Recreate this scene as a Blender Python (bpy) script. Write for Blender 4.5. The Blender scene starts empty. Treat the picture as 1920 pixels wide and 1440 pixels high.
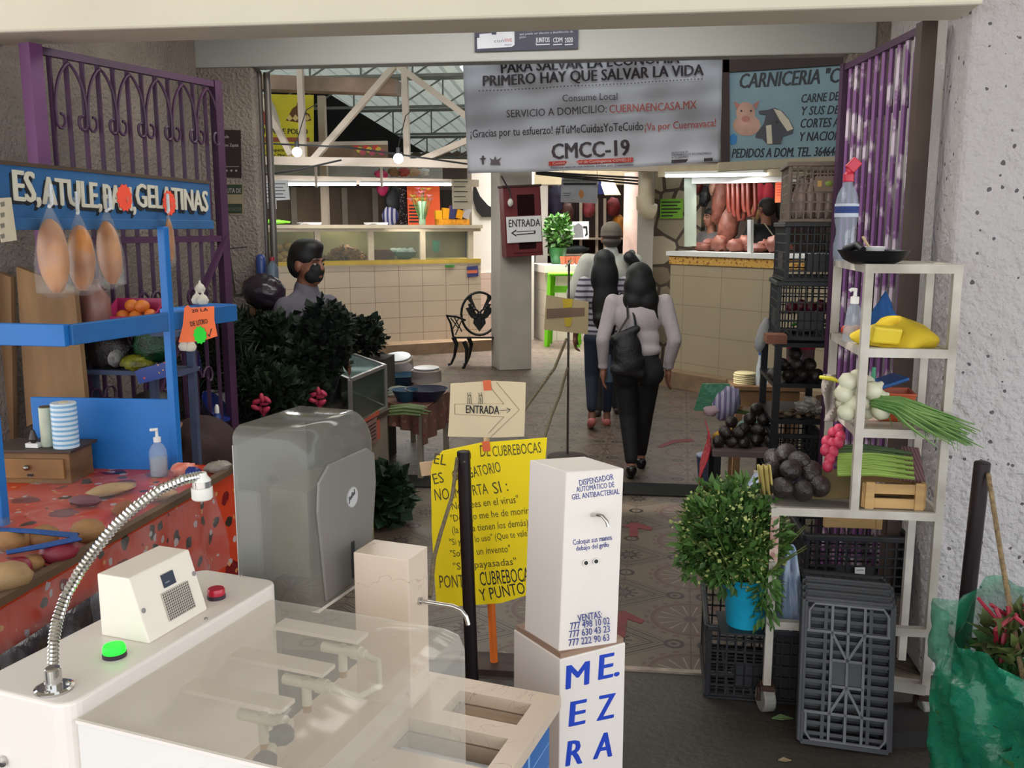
import bpy, bmesh, math, random
from mathutils import Vector, Matrix, Euler
random.seed(7)
SC = bpy.context.scene
COL = SC.collection
V = Vector
R = math.radians
# ---------------------------------------------------------------- camera, world, sun, exposure
F, CH, PITCH, YAW = 1750.0, 1.8, R(9.57), R(7.4)
cam = bpy.data.cameras.new('camera'); cam.sensor_width = 36; cam.lens = F / 1920 * 36
cam.clip_start = 0.05
camo = bpy.data.objects.new('camera', cam); COL.objects.link(camo)
camo.location = (0, 0, CH); camo.rotation_euler = (R(90) - PITCH, 0, YAW)
SC.camera = camo
SC.view_settings.view_transform = 'Standard'; SC.view_settings.look = 'None'
SC.view_settings.gamma = 1; SC.view_settings.use_curve_mapping = False
SC.view_settings.exposure = 0.5
w = bpy.data.worlds.new('sky'); SC.world = w; w.use_nodes = True
bg = w.node_tree.nodes['Background']; bg.inputs[0].default_value = (0.88, 0.94, 1.0, 1); bg.inputs[1].default_value = 2.0
sl = bpy.data.lights.new('sun', 'SUN'); sl.energy = 6.0; sl.angle = R(4); sl.color = (1, 0.96, 0.9)
so = bpy.data.objects.new('sun', sl); COL.objects.link(so)
so.rotation_euler = V((0.8, 0.05, -0.75)).to_track_quat('-Z', 'Y').to_euler()

def lamp(kind, loc, energy, color=(1, .95, .85), size=.1, aim=None, sy=None):
    l = bpy.data.lights.new('lamp_light', kind); l.energy = energy; l.color = color
    if kind == 'AREA':
        l.size = size
        if sy: l.shape = 'RECTANGLE'; l.size_y = sy
    elif kind == 'POINT': l.shadow_soft_size = size
    o = bpy.data.objects.new('lamp_light', l); COL.objects.link(o); o.location = loc
    if aim is not None: o.rotation_euler = (V(aim) - V(loc)).to_track_quat('-Z', 'Y').to_euler()
    return o
# added area lights: unseen passage fill, then stand-ins for daylight from the roof
lamp('AREA', (-.7, 4.6, 3.12), 24, (1, .96, .9), 2.4, (-.7, 4.6, 0), .6)
lamp('AREA', (-1.1, 14.6, 3.9), 140, (1, .98, .93), 1.6, (-1.2, 14.5, 0), 2.2).data.spread = R(80)
lamp('AREA', (-.6, 18.2, 3.7), 100, (1, .98, .93), 2, (-.6, 17.6, 0), 2)
lamp('AREA', (-3.5, 10.0, 4.6), 46, (.95, 1, .97), 4, (-2.5, 10.5, 0), 3)
lamp('AREA', (-1.4, 8.6, 3.4), 36, (1, .93, .8), 3, (-.8, 8.8, 0), 2)

# ---------------------------------------------------------------- picture point -> place
def ray(px, py):
    x, y = (px - 960) / F, -(py - 720) / F
    d = (x, math.cos(PITCH) + y * math.sin(PITCH), -math.sin(PITCH) + y * math.cos(PITCH))
    c, s = math.cos(YAW), math.sin(YAW)
    return V((d[0] * c - d[1] * s, d[0] * s + d[1] * c, d[2]))
CO = V((0, 0, CH))
def PZ(px, py, z): d = ray(px, py); return CO + d * ((z - CH) / d.z)
def PY(px, py, y): d = ray(px, py); return CO + d * (y / d.y)
def PX(px, py, x): d = ray(px, py); return CO + d * (x / d.x)
class VP:                                   # a vertical plane through two ground points
    def __init__(s, a, b):
        s.a = V((a[0], a[1], 0)); b = V((b[0], b[1], 0)); s.x = (b - s.a).normalized(); s.n = s.x.cross(V((0, 0, 1)))
    def __call__(s, px, py, off=0):
        d = ray(px, py); t = ((s.a + s.n * off) - CO).dot(s.n) / d.dot(s.n); return CO + d * t
    def at(s, u, z, off=0): return s.a + s.x * u + s.n * off + V((0, 0, z))
    def M(s, u=0, z=0, off=0):
        p = s.at(u, z, off); m = Matrix.Identity(4)
        for i, v in enumerate((s.x, V((0, 0, 1)), s.n, p)):
            for k in range(3): m[k][i] = v[k]
        return m

# ---------------------------------------------------------------- materials
MATS = {}
class NT:
    def __init__(s, t): s.t = t
    def n(s, k, **kw):
        o = s.t.nodes.new(k)
        for a, b in kw.items():
            if a.startswith('i_'):
                key = a[2:]; o.inputs[int(key) if key.isdigit() else key.replace('_', ' ')].default_value = b
            else: setattr(o, a, b)
        return o
    def l(s, a, b): s.t.links.new(a, b)
    def m(s, op, a, b=None, c=None):
        o = s.t.nodes.new('ShaderNodeMath'); o.operation = op
        for i, v in enumerate((a, b, c)):
            if v is None: continue
            if isinstance(v, (int, float)): o.inputs[i].default_value = v
            else: s.t.links.new(v, o.inputs[i])
        return o.outputs[0]
    def mix(s, f, a, b):
        o = s.t.nodes.new('ShaderNodeMix'); o.data_type = 'RGBA'
        for i, v in ((0, f), (6, a), (7, b)):
            if isinstance(v, (int, float)): o.inputs[i].default_value = v
            elif isinstance(v, tuple): o.inputs[i].default_value = v if len(v) == 4 else (*v, 1)
            else: s.t.links.new(v, o.inputs[i])
        return o.outputs[2]
def sr(r, g, b):                              # sRGB 0..255 -> linear
    return tuple((c / 255 / 12.92) if c <= 10 else ((c / 255 + .055) / 1.055) ** 2.4 for c in (r, g, b))
def newmat(name):
    m = bpy.data.materials.new(name); m.use_nodes = True
    return m, NT(m.node_tree), m.node_tree.nodes['Principled BSDF']
def M(name, rgb, rough=.6, metal=0, var=.12, scale=6, bump=0, bscale=None, alpha=1, trans=0, emit=0, stretch=None, rgb2=None, thr=None, ior=1.45, sheen=0):
    if name in MATS: return MATS[name]
    m, t, p = newmat(name); c = sr(*rgb)
    p.inputs['Roughness'].default_value = rough; p.inputs['Metallic'].default_value = metal
    tc = t.n('ShaderNodeTexCoord'); vec = tc.outputs['Object']
    if stretch:
        mp = t.n('ShaderNodeMapping'); mp.inputs['Scale'].default_value = stretch; t.l(vec, mp.inputs[0]); vec = mp.outputs[0]
    no = t.n('ShaderNodeTexNoise', i_Scale=scale, i_Detail=5.0); t.l(vec, no.inputs['Vector'])
    c2 = sr(*rgb2) if rgb2 else tuple(x * (1 - var * 2.2) for x in c)
    f = no.outputs[0]
    if thr is not None: f = t.m('SMOOTHSTEP', f, thr - .04, thr + .04) if False else t.m('MULTIPLY', t.m('SUBTRACT', f, thr - .04), 12.0)
    else: f = t.m('MULTIPLY_ADD', f, 1.8, -.4)
    f = t.m('MINIMUM', t.m('MAXIMUM', f, 0.0), 1.0)
    t.l(t.mix(f, c, c2), p.inputs['Base Color'])
    if bump:
        nb = t.n('ShaderNodeTexNoise', i_Scale=bscale or scale * 6, i_Detail=4.0); t.l(vec, nb.inputs['Vector'])
        b = t.n('ShaderNodeBump', i_Strength=min(1, bump), i_Distance=.02); t.l(nb.outputs[0], b.inputs['Height']); t.l(b.outputs[0], p.inputs['Normal'])
    if alpha < 1: p.inputs['Alpha'].default_value = alpha
    if trans: p.inputs['Transmission Weight'].default_value = trans; p.inputs['IOR'].default_value = ior
    if emit: p.inputs['Emission Color'].default_value = (*c, 1); p.inputs['Emission Strength'].default_value = emit
    if sheen: p.inputs['Sheen Weight'].default_value = sheen
    MATS[name] = m
    return m
def film(name, rgb, fac, rough=.1, wr=.0, scale=8):          # thin clear plastic: mostly see-through, partly glossy/milky
    if name in MATS: return MATS[name]
    m, t, p = newmat(name); out = m.node_tree.nodes['Material Output']
    p.inputs['Base Color'].default_value = (*sr(*rgb), 1); p.inputs['Roughness'].default_value = rough
    tr = t.n('ShaderNodeBsdfTransparent'); tr.inputs[0].default_value = (*[min(1, .55 + x * .45) for x in sr(*rgb)], 1)
    mx = t.n('ShaderNodeMixShader'); t.l(tr.outputs[0], mx.inputs[1]); t.l(p.outputs[0], mx.inputs[2])
    tc = t.n('ShaderNodeTexCoord'); no = t.n('ShaderNodeTexNoise', i_Scale=scale, i_Detail=4.0, i_Distortion=1.2); t.l(tc.outputs['Object'], no.inputs['Vector'])
    f = t.m('MULTIPLY_ADD', no.outputs[0], wr * 4, fac - wr * 2); t.l(t.m('MINIMUM', t.m('MAXIMUM', f, .02), 1.0), mx.inputs[0])
    if wr:
        b = t.n('ShaderNodeBump', i_Strength=.8, i_Distance=.02); t.l(no.outputs[0], b.inputs['Height']); t.l(b.outputs[0], p.inputs['Normal'])
    t.l(mx.outputs[0], out.inputs[0]); MATS[name] = m
    return m
def emis(name, rgb, st):
    if name in MATS: return MATS[name]
    m, t, p = newmat(name); c = sr(*rgb)
    p.inputs['Base Color'].default_value = (*c, 1); p.inputs['Emission Color'].default_value = (*c, 1); p.inputs['Emission Strength'].default_value = st
    MATS[name] = m; return m
def stripes(name, a, b, period, axis=2, duty=.5, rough=.8, coord='Object'):
    if name in MATS: return MATS[name]
    m, t, p = newmat(name); tc = t.n('ShaderNodeTexCoord'); s = t.n('ShaderNodeSeparateXYZ'); t.l(tc.outputs[coord], s.inputs[0])
    f = t.m('GREATER_THAN', t.m('FRACT', t.m('DIVIDE', t.m('ADD', s.outputs[axis], 50.0), period)), duty)
    t.l(t.mix(f, sr(*a), sr(*b)), p.inputs['Base Color']); p.inputs['Roughness'].default_value = rough; MATS[name] = m; return m
def floral(name, base, cols, scale=9, rough=.35):                 # printed oilcloth
    if name in MATS: return MATS[name]
    m, t, p = newmat(name); tc = t.n('ShaderNodeTexCoord'); c = sr(*base)
    for k, (rgb, sc, thr) in enumerate(cols):
        mp = t.n('ShaderNodeMapping'); mp.inputs['Location'].default_value = (k * 3.1, k * 1.7, k * .9); t.l(tc.outputs['Object'], mp.inputs[0])
        vo = t.n('ShaderNodeTexVoronoi', i_Scale=scale * sc); t.l(mp.outputs[0], vo.inputs['Vector'])
        no = t.n('ShaderNodeTexNoise', i_Scale=scale * sc * 2.2); t.l(mp.outputs[0], no.inputs['Vector'])
        f = t.m('LESS_THAN', t.m('ADD', vo.outputs['Distance'], t.m('MULTIPLY_ADD', no.outputs[0], .5, -.25)), thr)
        c = t.mix(f, c, sr(*rgb))
    t.l(c, p.inputs['Base Color']); p.inputs['Roughness'].default_value = rough; MATS[name] = m; return m
def tilemat(name, rgb, grout, sx, sz, rot=0, gw=.025, rough=.3, var=.05):      # wall tiles in object X/Z
    if name in MATS: return MATS[name]
    m, t, p = newmat(name); tc = t.n('ShaderNodeTexCoord'); s = t.n('ShaderNodeSeparateXYZ')
    t.l(tc.outputs['Object'], s.inputs[0])
    u, v = t.m('FRACT', t.m('DIVIDE', t.m('ADD', s.outputs[0], 40.0), sx)), t.m('FRACT', t.m('DIVIDE', t.m('ADD', s.outputs[2], 40.0), sz))
    g = t.m('MAXIMUM', t.m('LESS_THAN', u, gw), t.m('LESS_THAN', v, gw * sx / sz))
    no = t.n('ShaderNodeTexNoise', i_Scale=3.0); t.l(tc.outputs['Object'], no.inputs['Vector'])
    c = sr(*rgb); t.l(t.mix(g, t.mix(no.outputs[0], c, tuple(x * (1 - var * 3) for x in c)), sr(*grout)), p.inputs['Base Color'])
    p.inputs['Roughness'].default_value = rough; MATS[name] = m; return m

# ---------------------------------------------------------------- mesh building
def basis(d, up=V((0, 0, 1))):
    d = d.normalized()
    if abs(d.dot(up)) > .999: up = V((0, 1, 0))
    x = d.cross(up).normalized(); return x, x.cross(d)
class MB:
    def __init__(s): s.v = []; s.f = []
    def add(s, vs, fs):
        o = len(s.v); s.v += [V(x) for x in vs]; s.f += [tuple(i + o for i in f) for f in fs]; return s
    def box(s, c, d, r=(0, 0, 0), m=None):
        mm = Matrix.Translation(V(c)) @ Euler(r).to_matrix().to_4x4()
        if m is not None: mm = m @ mm
        vs = [mm @ V((x * d[0] / 2, y * d[1] / 2, z * d[2] / 2)) for x in (-1, 1) for y in (-1, 1) for z in (-1, 1)]
        return s.add(vs, [(0, 1, 3, 2), (4, 6, 7, 5), (0, 4, 5, 1), (2, 3, 7, 6), (0, 2, 6, 4), (1, 5, 7, 3)])
    def bar(s, a, b, wd, h=None, up=(0, 0, 1)):
        a, b = V(a), V(b); h = h or wd; x, y = basis(b - a, V(up)); vs = []
        for p in (a, b):
            for i, j in ((-1, -1), (1, -1), (1, 1), (-1, 1)): vs.append(p + x * (i * wd / 2) + y * (j * h / 2))
        return s.add(vs, [(3, 2, 1, 0), (4, 5, 6, 7), (0, 1, 5, 4), (1, 2, 6, 5), (2, 3, 7, 6), (3, 0, 4, 7)])
    def tube(s, pts, r, n=8, caps=True, flat=1):
        pts = [V(p) for p in pts]; k = len(pts); rs = r if isinstance(r, (list, tuple)) else [r] * k
        vs, fs = [], []; px = None
        for i, p in enumerate(pts):
            d = (pts[min(i + 1, k - 1)] - pts[max(i - 1, 0)]).normalized()
            if px is None: x, y = basis(d)
            else:
                x = (px - d * px.dot(d)); x = x.normalized() if x.length > 1e-6 else basis(d)[0]; y = x.cross(d)
            px = x
            for j in range(n):
                a = 2 * math.pi * j / n; vs.append(p + x * (math.cos(a) * rs[i]) + y * (math.sin(a) * rs[i] * flat))
        for i in range(k - 1):
            for j in range(n):
                j2 = (j + 1) % n; fs.append((i * n + j, i * n + j2, (i + 1) * n + j2, (i + 1) * n + j))
        if caps: fs += [tuple(range(n))[::-1], tuple((k - 1) * n + j for j in range(n))]
        return s.add(vs, fs)
    def lathe(s, prof, n=20, c=(0, 0, 0), m=None, sx=1, sy=1):
        vs, fs = [], []; mm = Matrix.Translation(V(c)); mm = m @ mm if m is not None else mm
        for (r, z) in prof:
            for j in range(n):
                a = 2 * math.pi * j / n; vs.append(mm @ V((r * math.cos(a) * sx, r * math.sin(a) * sy, z)))
        for i in range(len(prof) - 1):
            for j in range(n):
                j2 = (j + 1) % n; fs.append((i * n + j, i * n + j2, (i + 1) * n + j2, (i + 1) * n + j))
        if prof[0][0] > 0: fs.append(tuple(range(n))[::-1])
        if prof[-1][0] > 0: fs.append(tuple((len(prof) - 1) * n + j for j in range(n)))
        return s.add(vs, fs)
    def ell(s, c, r, rot=(0, 0, 0), n=12, h=8, wob=0, m=None):
        mm = Matrix.Translation(V(c)) @ Euler(rot).to_matrix().to_4x4(); mm = m @ mm if m is not None else mm
        if isinstance(r, (int, float)): r = (r, r, r)
        vs = [mm @ V((0, 0, -r[2]))]; fs = []
        for i in range(1, h):
            a = math.pi * i / h
            for j in range(n):
                b = 2 * math.pi * j / n; k = 1 + (random.uniform(-wob, wob) if wob else 0)
                vs.append(mm @ V((r[0] * math.sin(a) * math.cos(b) * k, r[1] * math.sin(a) * math.sin(b) * k, -r[2] * math.cos(a) * k)))
        vs.append(mm @ V((0, 0, r[2]))); e = len(vs) - 1
        for j in range(n):
            fs.append((0, 1 + (j + 1) % n, 1 + j)); fs.append((e, 1 + (h - 2) * n + j, 1 + (h - 2) * n + (j + 1) % n))
            for i in range(h - 2):
                a, b = 1 + i * n + j, 1 + i * n + (j + 1) % n; fs.append((a, b, b + n, a + n))
        return s.add(vs, fs)
    def prism(s, poly, t, m=None, z0=0):                # 2D polygon extruded along local z from z0 to z0+t
        n = len(poly); mm = m if m is not None else Matrix.Identity(4)
        vs = [mm @ V((x, y, z0)) for x, y in poly] + [mm @ V((x, y, z0 + t)) for x, y in poly]
        return s.add(vs, [tuple(range(n))[::-1], tuple(range(n, 2 * n))] + [(i, (i + 1) % n, n + (i + 1) % n, n + i) for i in range(n)])
    def grid(s, fn, nu, nv):
        vs = [fn(i / nu, j / nv) for i in range(nu + 1) for j in range(nv + 1)]
        return s.add(vs, [(i * (nv + 1) + j, (i + 1) * (nv + 1) + j, (i + 1) * (nv + 1) + j + 1, i * (nv + 1) + j + 1) for i in range(nu) for j in range(nv)])
    def leaf(s, p, d, up, L, W):
        d = d.normalized(); x = d.cross(up); x = x.normalized() if x.length > 1e-4 else V((1, 0, 0)); up2 = x.cross(d)
        return s.add([p, p + d * L * .45 + x * W / 2 + up2 * L * .08, p + d * L, p + d * L * .45 - x * W / 2 + up2 * L * .08], [(0, 1, 2), (0, 2, 3)])
    def build(s, name, mat, parent=None, bevel=0, smooth=False, sub=0, solid=0, wd=True, seg=2):
        me = bpy.data.meshes.new(name); me.from_pydata([tuple(x) for x in s.v], [], s.f); me.update()
        bm = bmesh.new(); bm.from_mesh(me); bmesh.ops.recalc_face_normals(bm, faces=bm.faces); bm.to_mesh(me); bm.free()
        if smooth: me.polygons.foreach_set('use_smooth', [True] * len(me.polygons)); me.set_sharp_from_angle(angle=R(52))
        return link(name, me, mat, parent, bevel, sub, solid, wd, seg)
BASE = {}
def link(name, me, mat, parent=None, bevel=0, sub=0, solid=0, wd=True, seg=2):
    o = bpy.data.objects.new(name, me); COL.objects.link(o)
    if mat: me.materials.append(mat)
    if solid: md = o.modifiers.new('solid', 'SOLIDIFY'); md.thickness = solid; md.offset = 0
    if bevel: md = o.modifiers.new('bevel', 'BEVEL'); md.width = bevel; md.segments = seg; md.limit_method = 'ANGLE'; md.angle_limit = R(40)
    if sub: md = o.modifiers.new('sub', 'SUBSURF'); md.levels = sub; md.render_levels = sub
    if parent is not None:
        o.parent = parent
        if wd and parent.name in BASE: o.matrix_parent_inverse = BASE[parent.name].inverted()
    return o
def tag(o, label, cat, group=None, kind=None):
    o['label'] = label; o['category'] = cat
    if group: o['group'] = group
    if kind: o['kind'] = kind
    return o
def thing(name, label, cat, loc=(0, 0, 0), rz=0, group=None):
    o = bpy.data.objects.new(name, None); COL.objects.link(o); o.empty_display_size = .1
    o.location = loc; o.rotation_euler = (0, 0, rz)
    BASE[o.name] = Matrix.Translation(V(loc)) @ Matrix.Rotation(rz, 4, 'Z')
    return tag(o, label, cat, group)
def struct(o): o['kind'] = 'structure'; return o
def dup(root, loc, rz=None, label=None, group=None, scale=None):
    r = root.copy(); COL.objects.link(r); r.location = loc
    if rz is not None: r.rotation_euler = (0, 0, rz) if isinstance(rz, (int, float)) else rz
    if label: r['label'] = label
    if group: r['group'] = group
    if scale: r.scale = (scale,) * 3 if isinstance(scale, (int, float)) else scale
    for ch in list(root.children):
        c = ch.copy(); COL.objects.link(c); c.parent = r
        for g in list(ch.children):
            d = g.copy(); COL.objects.link(d); d.parent = c
    return r
def one(name, mb, mat, label, cat, group=None, loc=None, **kw):       # a thing that is one mesh
    o = mb.build(name, mat, None, **kw)
    if loc is not None: o.location = loc
    return tag(o, label, cat, group)
def center(o):                                                       # put a one-mesh thing's origin at its base
    me = o.data; xs = [v.co for v in me.vertices]
    c = V(((min(v.x for v in xs) + max(v.x for v in xs)) / 2, (min(v.y for v in xs) + max(v.y for v in xs)) / 2, min(v.z for v in xs)))
    me.transform(Matrix.Translation(-c)); o.location = c; return o
def frame(tl, tr, bl):
    tl, tr, bl = V(tl), V(tr), V(bl); x = (tr - tl); W = x.length; x = x / W; u = tl - bl; u = u - x * u.dot(x); H = u.length; u = u / H; n = x.cross(u)
    m = Matrix.Identity(4)
    for i, v in enumerate((x, u, n, tl)):
        for k in range(3): m[k][i] = v[k]
    return m, W, H
def text(s, parent, m, x, y, size, mat, width=None, bold=0, shear=0, rot=0, align='LEFT', ext=.0012, name='lettering', lift=.002, spacing=1):
    cu = bpy.data.curves.new('t', 'FONT'); cu.body = s; cu.size = size; cu.shear = shear; cu.space_character = spacing
    cu.align_x = align; cu.extrude = ext; cu.resolution_u = 2
    o = bpy.data.objects.new('t', cu); me = bpy.data.meshes.new_from_object(o); bpy.data.objects.remove(o); bpy.data.curves.remove(cu)
    if width and len(me.vertices):
        xs = [v.co.x for v in me.vertices]; me.transform(Matrix.Diagonal((width / (max(xs) - min(xs)), 1, 1, 1)))
    me.materials.clear()
    if bold:
        bm = bmesh.new()
        for k in (-1, 0, 1):
            c = me.copy(); c.transform(Matrix.Translation((k * bold * size, abs(k) * bold * size * .3, k * .00025))); bm.from_mesh(c); bpy.data.meshes.remove(c)
        bm.to_mesh(me); bm.free()
    me.transform(m @ Matrix.Translation((x, y, lift)) @ Matrix.Rotation(rot, 4, 'Z'))
    me.name = name
    return link(name, me, mat, parent)
def panel(m, W, H, t=.004, x0=0, y0=0): return MB().box((x0 + W / 2, y0 - H / 2, -t / 2), (W, H, t), m=m)
def blob(prims, voxel, name, mat, parent, smooth=4, dec=.4, wd=True):      # capsules and ellipsoids melted into one continuous surface
    mb = MB()
    for p in prims:
        if p[0] == 'c':
            a, b, r0, r1 = V(p[1]), V(p[2]), p[3], p[4]; n = 7
            mb.tube([a.lerp(b, i / n) for i in range(n + 1)], [r0 + (r1 - r0) * i / n for i in range(n + 1)], 14)
            mb.ell(a, r0, n=14, h=8); mb.ell(b, r1, n=14, h=8)
        else: mb.ell(p[1], p[2], p[3] if len(p) > 3 else (0, 0, 0), n=20, h=14)
    me = bpy.data.meshes.new(name); me.from_pydata([tuple(x) for x in mb.v], [], mb.f)
    bm = bmesh.new(); bm.from_mesh(me); bmesh.ops.recalc_face_normals(bm, faces=bm.faces); bm.to_mesh(me); bm.free()
    o = bpy.data.objects.new(name, me); COL.objects.link(o)
    r = o.modifiers.new('r', 'REMESH'); r.mode = 'VOXEL'; r.voxel_size = voxel
    if smooth: q = o.modifiers.new('s', 'SMOOTH'); q.iterations = smooth; q.factor = .5
    if dec < 1: d = o.modifiers.new('d', 'DECIMATE'); d.ratio = dec
    dg = bpy.context.evaluated_depsgraph_get(); me2 = bpy.data.meshes.new_from_object(o.evaluated_get(dg))
    bpy.data.objects.remove(o); bpy.data.meshes.remove(me)
    me2.polygons.foreach_set('use_smooth', [True] * len(me2.polygons)); me2.name = name; me2.materials.clear()
    return link(name, me2, mat, parent, wd=wd)
def foliage(c, r, n, L, W, up=.5, hollow=.35, seed=1, mb=None, flat=0):
    rnd = random.Random(seed); mb = mb or MB(); c = V(c)
    for _ in range(n):
        while True:
            q = V((rnd.uniform(-1, 1), rnd.uniform(-1, 1), rnd.uniform(-1, 1)))
            if hollow < q.length <= 1: break
        k = 1 + .16 * math.sin(q.x * 7 + seed) * math.sin(q.y * 6 + q.z * 8)
        p = c + V((q.x * r[0], q.y * r[1], q.z * r[2])) * k
        d = V((q.x + rnd.uniform(-.8, .8), q.y + rnd.uniform(-.8, .8), q.z * .6 + up + rnd.uniform(-.8, .8)))
        u = V((rnd.uniform(-1, 1), rnd.uniform(-1, 1), 1)); s = rnd.uniform(.6, 1.3); mb.leaf(p, d, u, L * s, W * s)
    return mb
def blades(base, n, L, wd, spread, droop=.3, seed=1, r0=.05, dir=V((0, 0, 1)), mb=None, rad=.002):
    rnd = random.Random(seed); mb = mb or MB(); base = V(base); dx, dy = basis(dir)
    for _ in range(n):
        a = rnd.uniform(0, 6.283); q = rnd.random() ** .5; o = dx * math.cos(a) * q + dy * math.sin(a) * q
        p0 = base + o * r0; l = L * rnd.uniform(.75, 1.1); d = (dir + o * spread).normalized()
        p1 = p0 + d * l * .5; p2 = p0 + d * l + V((0, 0, -1)) * droop * l * rnd.uniform(.5, 1.2) * (q + .2)
        mb.tube([p0, p1, p2], [rad * wd, rad * wd, rad * .3 * wd], 4, caps=False)
    return mb
# ================================================================ THE SETTING
def floor_tiles():
    m, t, p = newmat('floor_tile'); tc = t.n('ShaderNodeTexCoord')
    mp = t.n('ShaderNodeMapping', vector_type='POINT'); mp.inputs['Rotation'].default_value = (0, 0, R(2.86)); t.l(tc.outputs['Object'], mp.inputs[0])
    s = t.n('ShaderNodeSeparateXYZ'); t.l(mp.outputs[0], s.inputs[0]); X, Y = s.outputs[0], s.outputs[1]
    PX_, PY_ = .66, .55; sub, mul, m_ = 'SUBTRACT', 'MULTIPLY', t.m
    def cell(x, y, px, py, ox, oy):
        lx = m_(mul, m_(sub, m_('FRACT', m_('DIVIDE', m_('ADD', x, 40 * px + ox), px)), .5), px)
        ly = m_(mul, m_(sub, m_('FRACT', m_('DIVIDE', m_('ADD', y, 40 * py + oy), py)), .5), py)
        r = m_('SQRT', m_('ADD', m_(mul, lx, lx), m_(mul, ly, ly))); return lx, ly, r, m_('ARCTAN2', ly, lx)
    def band(r, a, b): return m_(mul, m_('GREATER_THAN', r, a), m_('LESS_THAN', r, b))
    def mx(*a):
        o = a[0]
        for b in a[1:]: o = m_('MAXIMUM', o, b)
        return o
    ox, oy = .244, .496
    lx, ly, r, a = cell(X, Y, PX_, PY_, ox, oy)                                   # wheels
    red = band(r, .165, .185)
    spoke = m_(mul, m_('GREATER_THAN', m_('COSINE', m_(mul, a, 14.0)), .93), m_('LESS_THAN', r, .15))
    beads = m_(mul, m_('GREATER_THAN', m_('COSINE', m_(mul, a, 20.0)), .1), band(r, .195, .212))
    hub = m_('LESS_THAN', r, .032)
    l2, y2, r2, a2 = cell(X, Y, PX_, PY_, ox + PX_ / 2, oy + PY_ / 2)              # rosettes between
    star = m_(mul, m_('GREATER_THAN', m_('COSINE', m_(mul, a2, 10.0)), .3), m_('LESS_THAN', r2, .075))
    dia = m_('ADD', m_('ABSOLUTE', l2), m_(mul, m_('ABSOLUTE', y2), 1.35))
    dl = mx(band(dia, .135, .142), band(dia, .16, .176), band(dia, .195, .201), band(dia, .225, .24), band(dia, .262, .268))
    dl = m_(mul, dl, m_('GREATER_THAN', r, .215))
    l3, y3, r3, a3 = cell(X, Y, PX_, PY_, ox + .072, oy + PY_ / 2); l4, y4, r4, a4 = cell(X, Y, PX_, PY_, ox - .072, oy + PY_ / 2)
    l5, y5, r5, a5 = cell(X, Y, PX_, PY_ / 2, ox + PY_ * .6, oy + PY_ / 4)
    rings = mx(band(r3, .028, .046), band(r4, .028, .046), m_('LESS_THAN', r3, .014), m_('LESS_THAN', r4, .014), band(r5, .028, .046))
    seam = mx(m_('LESS_THAN', m_('ABSOLUTE', lx), .003), m_('LESS_THAN', m_('ABSOLUTE', m_(sub, m_('ABSOLUTE', lx), PX_ / 2)), .003), m_('LESS_THAN', m_('ABSOLUTE', m_(sub, m_('ABSOLUTE', ly), PY_ / 2)), .0025))
    no = t.n('ShaderNodeTexNoise', i_Scale=2.2, i_Detail=5.0); t.l(tc.outputs['Object'], no.inputs['Vector'])
    base = t.mix(no.outputs[0], sr(108, 95, 80), sr(80, 69, 58))
    inner = t.mix(m_('LESS_THAN', r, .165), base, sr(90, 74, 64))
    c = t.mix(mx(dl, star, rings), inner, sr(34, 26, 24)); c = t.mix(spoke, c, sr(134, 119, 104))
    c = t.mix(mx(red, beads), c, sr(84, 56, 50)); c = t.mix(mx(hub, seam), c, sr(70, 54, 48))
    t.l(c, p.inputs['Base Color']); p.inputs['Roughness'].default_value = .48
    return m
CONC = M('stucco_white', (214, 210, 206), .95, var=.1, scale=5, bump=.9, bscale=38)
STUC = M('stucco_grey', (152, 141, 131), .95, var=.18, scale=3, bump=1.0, bscale=55)
def spot_stucco():                                             # white stucco with dark pits
    m, t, p = newmat('stucco_pitted'); tc = t.n('ShaderNodeTexCoord')
    vo = t.n('ShaderNodeTexVoronoi', i_Scale=19.0); t.l(tc.outputs['Object'], vo.inputs['Vector'])
    no = t.n('ShaderNodeTexNoise', i_Scale=30.0, i_Detail=6.0); t.l(tc.outputs['Object'], no.inputs['Vector'])
    f = t.m('LESS_THAN', t.m('ADD', vo.outputs['Distance'], t.m('MULTIPLY', no.outputs[0], .5)), .37)
    t.l(t.mix(f, sr(190, 184, 184), sr(96, 90, 94)), p.inputs['Base Color']); p.inputs['Roughness'].default_value = .95
    b = t.n('ShaderNodeBump', i_Strength=1.0, i_Distance=.03); t.l(no.outputs[0], b.inputs['Height']); t.l(b.outputs[0], p.inputs['Normal']); return m
PAINT = M('cream_paint', (222, 214, 194), .6, var=.06, scale=2)
GREYP = M('grey_paint', (172, 173, 168), .6, var=.06, scale=1.5)
struct(MB().box((0, 1.73, -.05), (16, 3.8, .1)).build('floor', M('wet_concrete', (66, 58, 51), .55, var=.3, scale=1.6, bump=.3, bscale=30)))
struct(MB().box((0, -15.2, -.06), (60, 30, .1)).build('floor', M('street_pale', (176, 172, 166), .9, var=.1, scale=.6)))
struct(MB().box((0, 14.315, -.05), (22, 21.37, .1)).build('floor', floor_tiles()))
struct(MB().box((-.7, 6.33, .003), (3.3, .3, .012)).build('trim_1', M('drain_black', (20, 18, 17), .95)))
struct(MB().box((.1, 3.63, .003), (2.4, .03, .012)).build('trim_2', M('worn_edge', (168, 152, 138), .8, var=.3, scale=14)))
struct(MB().box((-3.1, 4.5, 1.65), (.98, 1.99, 3.3)).build('wall_left', STUC))
struct(MB().box((-2.74, 5.58, 1.65), (.95, .14, 3.3)).build('wall_left', STUC, bevel=.015))
struct(MB().box((2.61, 3.86, 1.7), (2.85, .28, 3.4)).build('wall_right', spot_stucco(), bevel=.02))
struct(MB().box((2.2, 4.76, 1.65), (1.7, 1.5, 3.3)).build('wall_right', CONC))
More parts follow.
